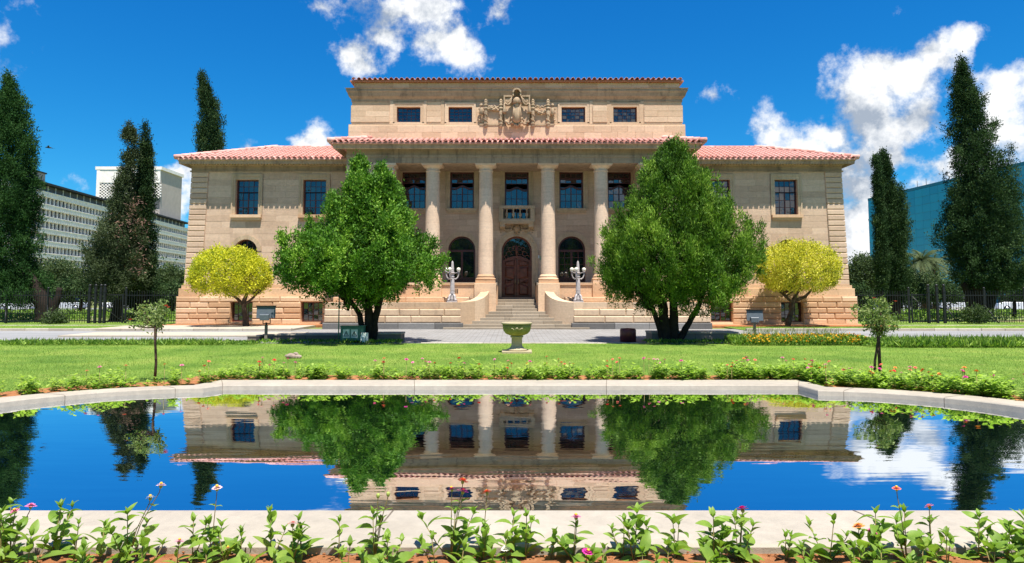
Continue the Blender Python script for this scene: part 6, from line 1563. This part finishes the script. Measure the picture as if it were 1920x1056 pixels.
M['egreen'] = simple('green_cabinet_paint', (.055, .16, .12), .5, .4, .25, 6, .1); M['eplate'] = simple('pale_warning_plate', (.62, .68, .62), .5, .3, .1, 9, 0); M['eblack'] = simple('black_print', (.02, .03, .025), .6, .3, .05, 9, 0)
Yb = 24.9; bx = thing('electrical_cabinet', 'green electrical cabinet with two warning triangles by the left tree trunk', 'cabinet', (X(660, Yb, 625), Yb, 0))
w_ = .42; MB().block(-w_, w_, 0, .32, .08, .60, .01).build('cabinet_body', M['egreen'], bx); MB().box(-w_ - .02, w_ + .02, -.03, .35, .60, .63).build('lid', M['egreen'], bx)
mb = MB(); mb.box(-w_ + .03, w_ - .03, -.012, .01, .12, .57); dr_ = mb.build('cabinet_door', M['egreen'], bx); MB().box(w_ - .12, w_ - .05, -.03, -.008, .33, .40).build('latch', M['metal'], bx)
for s, c_ in ((0, -.205), (1, .085)):
    MB().box(c_ - .12, c_ + .12, -.018, -.013, .20, .50).build('warning_plate', M['eplate'], dr_)
    mb = MB(); T = [(c_ - .10, .25), (c_ + .10, .25), (c_, .45)]; t2 = [(c_ - .066, .27), (c_ + .066, .27), (c_, .405)]
    for i in range(3): j = (i + 1) % 3; mb.prism([T[i], T[j], t2[j], t2[i]], -.024, -.019)
    if s: mb.prism([(c_ - .004, .385), (c_ - .022, .335), (c_ + .004, .338), (c_ - .008, .285), (c_ + .024, .345), (c_ + .0, .345), (c_ + .012, .385)][::-1], -.024, -.019)
    else: mb.prism([(c_ - .008, .31), (c_ + .008, .31), (c_ + .012, .375), (c_ - .012, .375)], -.024, -.019); mb.box(c_ - .009, c_ + .009, -.024, -.019, .285, .30)
    mb.build('warning_triangle', M['eblack'], dr_)
mb = MB()
for s in (-1, 1):
    for y in (.03, .29): mb.box(s * (w_ - .05) - .02, s * (w_ - .05) + .02, y - .02, y + .02, -.05, .08)
mb.build('legs', M['egreen'], bx)
tag(MB().tube([(0, 0, -.05), (0, 0, 1.72)], .022, 8).build('green_pole', M['egreen'], None, (X(638, Yb), Yb, 0)), 'thin green pole at the left side of the green cabinet', 'pole')
j = thing('junction_box', 'small pale junction box right of the green cabinet', 'box', (X(683, Yb - .1, 630), Yb - .1, 0))
MB().block(-.12, .12, 0, .14, .02, .38, .012).build('box_body', M['eplate'], j); MB().block(-.13, .02, -.06, 0, .04, .24, .01).build('meter_cover', M['eplate'], j)
rk = gnd(553, 672); M['rock'] = sandstone('lawn_rock', (.26, .19, .15), (.36, .28, .23), .2, .5)
for i, (dx, r_, lb) in enumerate(((-.12, .12, 'largest pale rock of the small pile on the lawn left of the urn'), (.08, .09, 'flat rock at the right of the small pile on the lawn'), (.0, .07, 'upper small rock leaning on the pile on the lawn'))):
    mb = MB().ball((0, 0, 0), r_, 9, 6, (1.3, .9, .7)); rg = random.Random(i); mb.v = [(x * rg.uniform(.8, 1.15), y * rg.uniform(.8, 1.15), z * rg.uniform(.8, 1.15)) for x, y, z in mb.v]; mb.sm = [False] * len(mb.f)
    tag(mb.build('rock', M['rock'], None, (rk.x + dx, rk.y + (.05 if i == 2 else 0), r_ * .5 + (.08 if i == 2 else 0))), lb, 'rock')
# bird
bp = at(90, 277, 58); b_ = thing('bird', 'small dark bird flying between the left cypress and the ragged conifer', 'bird', bp, .4)
mb = MB(); mb.tube([(-.22, 0, 0), (-.08, 0, .03), (.1, 0, .02), (.24, 0, -.01), (.38, 0, -.02)], [.01, .06, .07, .03, .012], 8)
mb.add([(.34, 0, -.02), (.5, .07, -.02), (.5, -.07, -.02)], [(0, 1, 2)])
mb.build('body', M['eblack'], b_)
for s in (-1, 1): MB().add([(-.06, s * .04, .03), (.1, s * .04, .03), (.16, s * .35, .12), (.05, s * .38, .13), (.22, s * .72, .05)], [(0, 1, 2, 3), (3, 2, 4)]).build('wing', M['eblack'], b_)
# ================================================================== ZINNIAS
M['zleaf'] = leafmat('zinnia_leaf', [(.11, .20, .025), (.20, .33, .045), (.34, .46, .09)], .45, .3, 5, .0, .45)
M['zstem'] = simple('zinnia_stem', (.22, .17, .06), .7, .3, .3, 20, 0)
def petal_mat(n, c): return simple(n, c, .55, .25, .18, 60, 0)
FL = {'magenta': petal_mat('magenta_petal', (.62, .03, .28)), 'pink': petal_mat('pink_petal', (.72, .20, .36)), 'red': petal_mat('red_petal', (.68, .03, .03)), 'pale pink': petal_mat('pale_pink_petal', (.78, .50, .45)),
      'white': petal_mat('white_petal', (.82, .76, .62)), 'orange': petal_mat('orange_petal', (.78, .26, .05)), 'coral': petal_mat('coral_petal', (.75, .16, .10))}
M['zeye'] = petal_mat('yellow_flower_eye', (.65, .42, .03)); M['zbud'] = petal_mat('green_bud', (.35, .42, .10))
def leafmesh(L, Wd, droop, fold):
    vs, fs = [], []; n = 5
    for i in range(n + 1):
        f = i / n; w = Wd * .5 * math.sin(math.pi * min(1, f ** .75)) ** .8 if 0 < i < n else .002; x = L * f * (1 - .12 * droop * f); z = L * (.28 * f - droop * f * f)
        vs += [(x, -w, z + w * fold), (x, 0, z), (x, w, z + w * fold)]
    for i in range(n):
        a = i * 3; fs += [(a, a + 3, a + 4, a + 1), (a + 1, a + 4, a + 5, a + 2)]
    return vs, fs
LM = []
for k in range(6):
    L_ = .085 + .008 * k; vs, fs = leafmesh(L_, L_ * random.uniform(.42, .52), random.uniform(.15, .6), random.uniform(.25, .55)); me = MB().add(vs, fs, True).mesh('zinnia_leaf'); me.materials.append(M['zleaf']); LM.append(me)
def headmesh(mat, r, rows=3, dome=.5):
    mb = MB()
    for q in range(rows):
        n = 13 - 2 * q; rr = r * (1 - .24 * q); el = .05 + q * .35
        for k in range(n):
            a = 6.283 * k / n + q * .4; c, s = math.cos(a), math.sin(a); w = rr * .22
            def P(u, v_): return (c * rr * u * math.cos(el) - s * v_, s * rr * u * math.cos(el) + c * v_, .004 * q + rr * u * math.sin(el) * dome + random.uniform(-.001, .001))
            mb.add([P(.15, 0), P(.65, -w), P(1, -w * .55), P(1.04, 0), P(1, w * .55), P(.65, w)], [(0, 1, 2, 3, 4, 5)])
    me = mb.mesh('flower_head'); me.materials.append(mat); return me
HM = {k: [headmesh(m_, .030, 3), headmesh(m_, .036, 4, .8)] for k, m_ in FL.items()}
EYE = MB().ball((0, 0, .006), .010, 8, 5, (1, 1, .8)).mesh('flower_eye'); EYE.materials.append(M['zeye'])
CAL = MB().lathe([(.003, -.02), (.010, -.014), (.012, -.004), (.008, .002)], 0, 0, 7).mesh('calyx'); CAL.materials.append(M['zbud'])
def plant(name, label, cat, x, y, h, seed, flowers=(), bushy=1.0, group=None, scale=1.0):
    """flowers: (dx, top height, colour)"""
    rg = random.Random(seed); t_ = thing(name, label, cat, (x, y, 0), group=group); mb = MB(); axes = []
    n = 1 + int(2.2 * bushy)
    for k in range(n):
        a = rg.uniform(0, 6.28); sp = rg.uniform(0, .05) if k == 0 else rg.uniform(.05, .14) * bushy; hh = h * (1 if k == 0 else rg.uniform(.55, .9))
        pts = [Vector((0, 0, -.02)), Vector((math.cos(a) * sp * .5, math.sin(a) * sp * .5, hh * .4)), Vector((math.cos(a) * sp, math.sin(a) * sp, hh))]; axes.append(pts); mb.tube(pts, [.0045, .0035, .0025], 5)
    for (dx, ft, col) in flowers:
        pts = [Vector((0, 0, .02)), Vector((dx * .4, rg.uniform(-.02, .02), ft * .5)), Vector((dx * .95, 0, ft * .9)), Vector((dx, 0, ft - .004))]; mb.tube(pts, [.004, .003, .0028, .0028], 5)
        tl = Matrix.Rotation(rg.uniform(-.5, .3), 4, 'X') @ Matrix.Rotation(rg.uniform(-.3, .3), 4, 'Y')
        for ds in (-1, 1):
            o = link('leaf', rg.choice(LM), None, t_, Vector((dx * .8, 0, ft * .72))); o.rotation_euler = (rg.uniform(-.2, .2), -.3, rg.uniform(-.5, .5) + (math.pi if ds < 0 else 0)); o.scale = [.55 * scale] * 3
        if col == 'bud':
            c_ = link('bud', CAL, None, t_, pts[-1]); c_.scale = (1.1, 1.1, 1.5)
        else:
            o = link('flower_head', rg.choice(HM[col]), None, t_, pts[-1]); o.rotation_euler = tl.to_euler(); s_ = scale * rg.uniform(.85, 1.1); o.scale = (s_, s_, s_)
            if rg.random() < .75: link('flower_eye', EYE, None, o, (0, 0, .008))
            link('calyx', CAL, None, o, (0, 0, 0))
    mb.build('stem', M['zstem'], t_)
    for pts in axes:
        H = pts[-1].z; z = max(.03, H * .15); a = rg.uniform(0, 3.14); 
        while z < H + .001:
            f = z / H; p = pts[0].lerp(pts[1], f / .4) if f < .4 else pts[1].lerp(pts[2], (f - .4) / .6)
            s_ = scale * (1.35 - .45 * f) * rg.uniform(.6, 1.3)
            for q in ((0, math.pi) if rg.random() < .85 else (0,)):
                o = link('leaf', rg.choice(LM), None, t_, p); o.rotation_euler = (rg.uniform(-.6, .6), rg.uniform(-.7, .35) - .25 * f, a + q + rg.uniform(-.5, .5)); o.scale = (s_, s_, s_)
            a += 1.45 + rg.uniform(-.3, .3); z += .050 * scale * rg.uniform(.8, 1.3)
        for q in range(3):
            o = link('leaf', rg.choice(LM), None, t_, pts[-1]); o.rotation_euler = (0, -1.0 + rg.uniform(-.2, .2), a + q * 2.1); o.scale = [.55 * scale] * 3
    return t_
GR = 'zinnias without a bloom in the front bed'; GL = 'leafy green zinnia without a bloom in the orange soil before the pool kerb'
# px, top py, depth, bushiness, flowers (px, py, colour), label
FP = [(6, 975, 4.35, 1.3, [], None), (22, 948, 4.45, 1.0, [(28, 957, 'pink'), (58, 948, 'pink')], 'zinnia with two pink blooms at the far left of the front bed'),
 (52, 1004, 4.2, 1.2, [], None), (97, 952, 4.5, 1.0, [], None), (140, 985, 4.4, .7, [], None), (188, 990, 4.45, .4, [], None), (118, 1015, 4.15, .9, [], None),
 (242, 962, 4.42, 1.3, [(282, 932, 'white'), (302, 909, 'pale pink')], 'tall zinnia with a white and a pale pink bloom over the pool kerb'),
 (215, 1020, 4.05, 1.1, [], None), (268, 1010, 4.15, 1.2, [], None), (335, 1045, 4.3, .3, [(336, 1014, 'magenta')], 'low magenta zinnia close to the ground, left in the front bed'), (362, 978, 4.45, .9, [], None),
 (400, 982, 4.5, .8, [(407, 914, 'pale pink')], 'zinnia with one pale pink bloom on a long bare stem'), (425, 1000, 4.4, .9, [(428, 1028, 'pink')], 'bushy zinnia with a pink bloom held low in front of it'), (452, 1000, 4.48, .4, [], None),
 (510, 960, 4.5, .8, [], None), (548, 1002, 4.42, .6, [(549, 981, 'red')], 'zinnia with a single red bloom'), (568, 978, 4.5, .5, [], None), (592, 1030, 4.2, .8, [], None), (460, 1035, 4.1, .7, [], None), (395, 1040, 4.05, .9, [], None),
 (636, 980, 4.5, .4, [], None), (650, 1022, 4.2, .9, [], None), (702, 962, 4.45, .7, [(709, 925, 'bud'), (728, 922, 'bud')], 'slim zinnia with two closed green buds'), (690, 1035, 4.05, .9, [], None), (728, 1012, 4.3, .8, [], None), (775, 1022, 4.4, .3, [], None),
 (846, 962, 4.45, 1.9, [(847, 916, 'magenta'), (868, 901, 'coral'), (868, 920, 'magenta')], 'tallest bushy zinnia with three clustered magenta and coral blooms'), (818, 1010, 4.3, .9, [], None),
 (905, 985, 4.45, 1.0, [(913, 922, 'coral')], 'zinnia with one coral bloom on a long stem right of the tallest bush'), (955, 968, 4.5, .5, [], None), (985, 968, 4.48, .7, [], None), (948, 1015, 4.15, .9, [(949, 1028, 'white')], 'low zinnia with a small white bloom near the bottom edge'), (925, 1035, 4.05, .6, [], None),
 (1032, 1015, 4.5, .2, [], None), (1075, 992, 4.48, 1.0, [(1080, 968, 'magenta')], 'zinnia with one magenta bloom right of centre'), (1098, 1038, 4.2, .8, [(1102, 1034, 'magenta')], 'low zinnia with a magenta bloom at the bottom edge'), (1130, 1035, 4.3, .3, [], None),
 (1168, 978, 4.5, .6, [], None), (1188, 965, 4.45, .8, [], None), (1213, 988, 4.48, .5, [], None), (1268, 978, 4.5, .8, [], None), (1248, 1025, 4.15, .9, [], None), (1165, 1030, 4.1, .9, [], None), (1205, 1035, 4.05, .7, [], None),
 (1338, 970, 4.42, 1.1, [], None), (1385, 972, 4.45, 1.5, [(1392, 954, 'magenta')], 'bushy zinnia with a magenta bloom just opening at its top'), (1325, 1020, 4.2, 1.0, [], None), (1472, 1005, 4.45, .5, [], None), (1510, 1030, 4.25, .9, [], None),
 (1552, 975, 4.42, 1.0, [], None), (1540, 1025, 4.15, .9, [], None), (1612, 1010, 4.4, .9, [(1610, 986, 'orange')], 'zinnia with an orange bloom beside the magenta one at the right'), (1640, 965, 4.45, 1.1, [(1635, 996, 'magenta')], 'zinnia with a large magenta bloom at the right of the front bed'), (1600, 1030, 4.1, .8, [], None), (1650, 1035, 4.05, .8, [], None),
 (1698, 960, 4.42, 1.2, [(1681, 915, 'coral')], 'tall zinnia with a small coral bloom over the right end of the kerb'), (1745, 985, 4.45, 1.1, [(1742, 948, 'coral')], 'zinnia with a tiny closed coral bloom on a thin stem'), (1772, 1005, 4.3, 1.1, [], None), (1725, 1030, 4.1, 1.0, [], None),
 (1832, 970, 4.48, 1.1, [], None), (1815, 1020, 4.15, 1.0, [], None), (1888, 985, 4.42, 1.0, [], None), (1912, 965, 4.48, 1.0, [], None), (1862, 1025, 4.2, 1.0, [], None), (1925, 1020, 4.1, 1.0, [], None), (30, 1025, 4.05, 1.1, [], None), (150, 1030, 4.05, 1.0, [], None), (310, 1030, 4.1, .8, [], None), (520, 1035, 4.1, .8, [], None), (860, 1030, 4.1, .9, [], None)]
AN = {58: 'two pink blooms', 242: 'white and pale pink blooms', 335: 'low magenta bloom', 400: 'long stemmed pale pink bloom', 425: 'low pink bloom', 548: 'red bloom', 702: 'two green buds', 846: 'three clustered blooms', 905: 'long stemmed coral bloom', 948: 'small white bloom', 1075: 'upright magenta bloom', 1098: 'bottom edge magenta bloom', 1385: 'half open magenta bloom', 1612: 'orange bloom', 1640: 'large magenta bloom', 1698: 'small coral bloom', 1745: 'closed coral bloom', 22: 'two pink blooms'}
ORD = ['first', 'second', 'third', 'fourth', 'fifth', 'sixth', 'seventh', 'eighth', 'ninth', 'tenth', 'eleventh', 'twelfth']
row_anchor, cnt_, LBL = None, 0, {}
for f_ in sorted(FP, key=lambda q: q[0]):
    if f_[5]: row_anchor, cnt_ = AN[f_[0]], 0
    else:
        LBL[id(f_)] = ('%s leafy zinnia, %s right of the one with %s' % ('low' if f_[1] > 1008 else ('slim' if f_[3] < .65 else 'bushy'), ORD[cnt_], row_anchor)) if row_anchor else 'bushy leafy zinnia at the very left edge of the front bed'; cnt_ += 1
for i, (px_, top, Y, bu, fl_, lb) in enumerate(FP):
    if not fl_ and top >= 1015 and i % 5 in (1, 3): continue
    Y += .20; x = X(px_, Y, 1000); h = max(.07, Z(top, Y)); fs_ = []
    for (fx_, fy_, col) in fl_:
        p_ = at(fx_, fy_, Y); fs_.append((p_.x - x, p_.z, col))
    plant('zinnia_plant', lb or LBL[id(FP[i])], 'zinnia', x, Y, h, 300 + i, fs_, bu, None if lb else GR, 1.05)

# zinnias in the far bed: six built plants, then copies
M['zleaf2'] = leafmat('far_zinnia_leaf', [(.13, .24, .03), (.27, .41, .06), (.45, .58, .13)], .45, .3, 3, .4)
FV = []
for k in range(6):
    rg = random.Random(900 + k); qs = []; tn = []
    for s_ in range(4 + k % 3):
        a = rg.uniform(0, 6.28); r_ = rg.uniform(.0, .13); H = rg.uniform(.08, .26); z = .02
        while z < H:
            for q in (0, 3.14):
                b = a + q + z * 40; el = rg.uniform(.0, .7) + z; L_ = rg.uniform(.05, .085); c0 = Vector((math.cos(a) * r_ * (.4 + z / H * .6), math.sin(a) * r_ * (.4 + z / H * .6), z)); d_ = Vector((math.cos(b) * math.cos(el), math.sin(b) * math.cos(el), math.sin(el))); sd = Vector((-math.sin(b), math.cos(b), 0)) * L_ * .25
                qs.append([c0, c0 + d_ * L_ * .5 + sd, c0 + d_ * L_ - Vector((0, 0, .01)), c0 + d_ * L_ * .5 - sd]); tn.append(rg.random())
            z += .025
    o = soup('foliage', [[tuple(p) for p in q] for q in qs], M['zleaf2'], None, shade=tn); FV.append(o.data); bpy.data.objects.remove(o)
FST = MB().tube([(0, 0, 0), (.004, 0, .12), (0, 0, 1)], .004, 4).mesh('flower_stem'); FST.materials.append(M['zstem'])
def farplant(x, y, s, flowers, seed, label, group):
    rg = random.Random(seed); t_ = thing('zinnia_plant', label, 'zinnia', (x, y, 0), rg.uniform(0, 6), group=group); f_ = link('foliage', rg.choice(FV), None, t_); f_.scale = (s * 1.4, s * 1.4, s)
    for (col, hh) in flowers:
        dx, dy = rg.uniform(-.08, .08), rg.uniform(-.08, .08); st_ = link('flower_stem', FST, None, t_, (dx, dy, .03)); st_.scale = (1, 1, hh - .03)
        o = link('flower_head', rg.choice(HM[col]), None, t_, (dx, dy, hh)); o.rotation_euler = (rg.uniform(-.5, .2), rg.uniform(-.3, .3), 0); o.scale = (1.15, 1.15, 1.15)
    return t_
def mid(a, b): return [((p[0] + q[0]) / 2, (p[1] + q[1]) / 2) for p, q in zip(a, b)]
rg = random.Random(4); cand = []
for k, e in enumerate((.14, .32, .52, .72)):
    pts = outline(1, e); per = 0
    for (a, b) in zip(pts, pts[1:] + pts[:1]):
        d_ = math.dist(a, b); 
        for q in range(max(1, int(d_ / .17 + rg.random()))):
            f = rg.random(); x, y = a[0] + (b[0] - a[0]) * f, a[1] + (b[1] - a[1]) * f
            if y > 10.0 and abs(x) < y * .79: cand.append((x + rg.uniform(-.06, .06), y + rg.uniform(-.05, .05), k))
cols = ['pink', 'coral', 'magenta', 'orange', 'pale pink', 'red', 'pink', 'coral']
rg.shuffle(cand); used = 0; BYC = {}
for i, (x, y, k) in enumerate(cand):
    left = x < -5.2
    dens = .45 if x < -5.6 else (.8 if x < -1 else 1.0)
    if k >= 2 and x < 5: dens *= .35
    if rg.random() > dens or used > 298: continue
    used += 1; fl_ = []; s = rg.uniform(.8, 1.3) * (1.0 if x < -1 else 1.15)
    if rg.random() < (.30 if x < -2 else .42):
        c_ = rg.choice(cols); fl_ = [(c_, rg.uniform(.30, .46))]
        if rg.random() < .25: fl_.append((c_, rg.uniform(.26, .42)))
    side_ = 'left' if x < -5.4 else ('right' if x > 5.2 else 'middle')
    if fl_: lb = '%s flowered zinnia in the bed behind the %s of the pool' % (fl_[0][0], side_); gp = '%s zinnias behind the %s of the pool' % (fl_[0][0], side_)
    else: lb = 'leafy zinnia without a bloom in the bed behind the %s of the pool' % side_; gp = 'zinnias without a bloom behind the %s of the pool' % side_
    o = farplant(x, y, s, fl_, 2000 + i, lb, gp)
    if fl_: BYC.setdefault((fl_[0][0], side_), []).append((x / y, o))
for (c_, sd_), L_ in BYC.items():
    L_.sort(key=lambda q: q[0])
    if len(L_) > 1:
        for k, (_, o) in enumerate(L_): o['label'] = 'zinnia behind the %s of the pool, the %s %s flowered one from the left' % (sd_, (ORD + ['thirteenth', 'fourteenth', 'fifteenth', 'sixteenth', 'seventeenth', 'eighteenth', 'nineteenth', 'twentieth'])[min(k, 19)], c_)
# soil crumbs in the front bed
mb = MB(); rg = random.Random(6)
for k in range(900):
    y = rg.uniform(4.2, 4.78); x = rg.uniform(-3.6, 3.6); r_ = rg.uniform(.003, .012); mb.ball((x, y, r_ * .4), r_, 5, 3, (1.2, 1, .7))
tag(mb.build('soil_crumbs', M['soil']), 'small orange clods on the soil of the front bed', 'soil clods', kind='stuff')
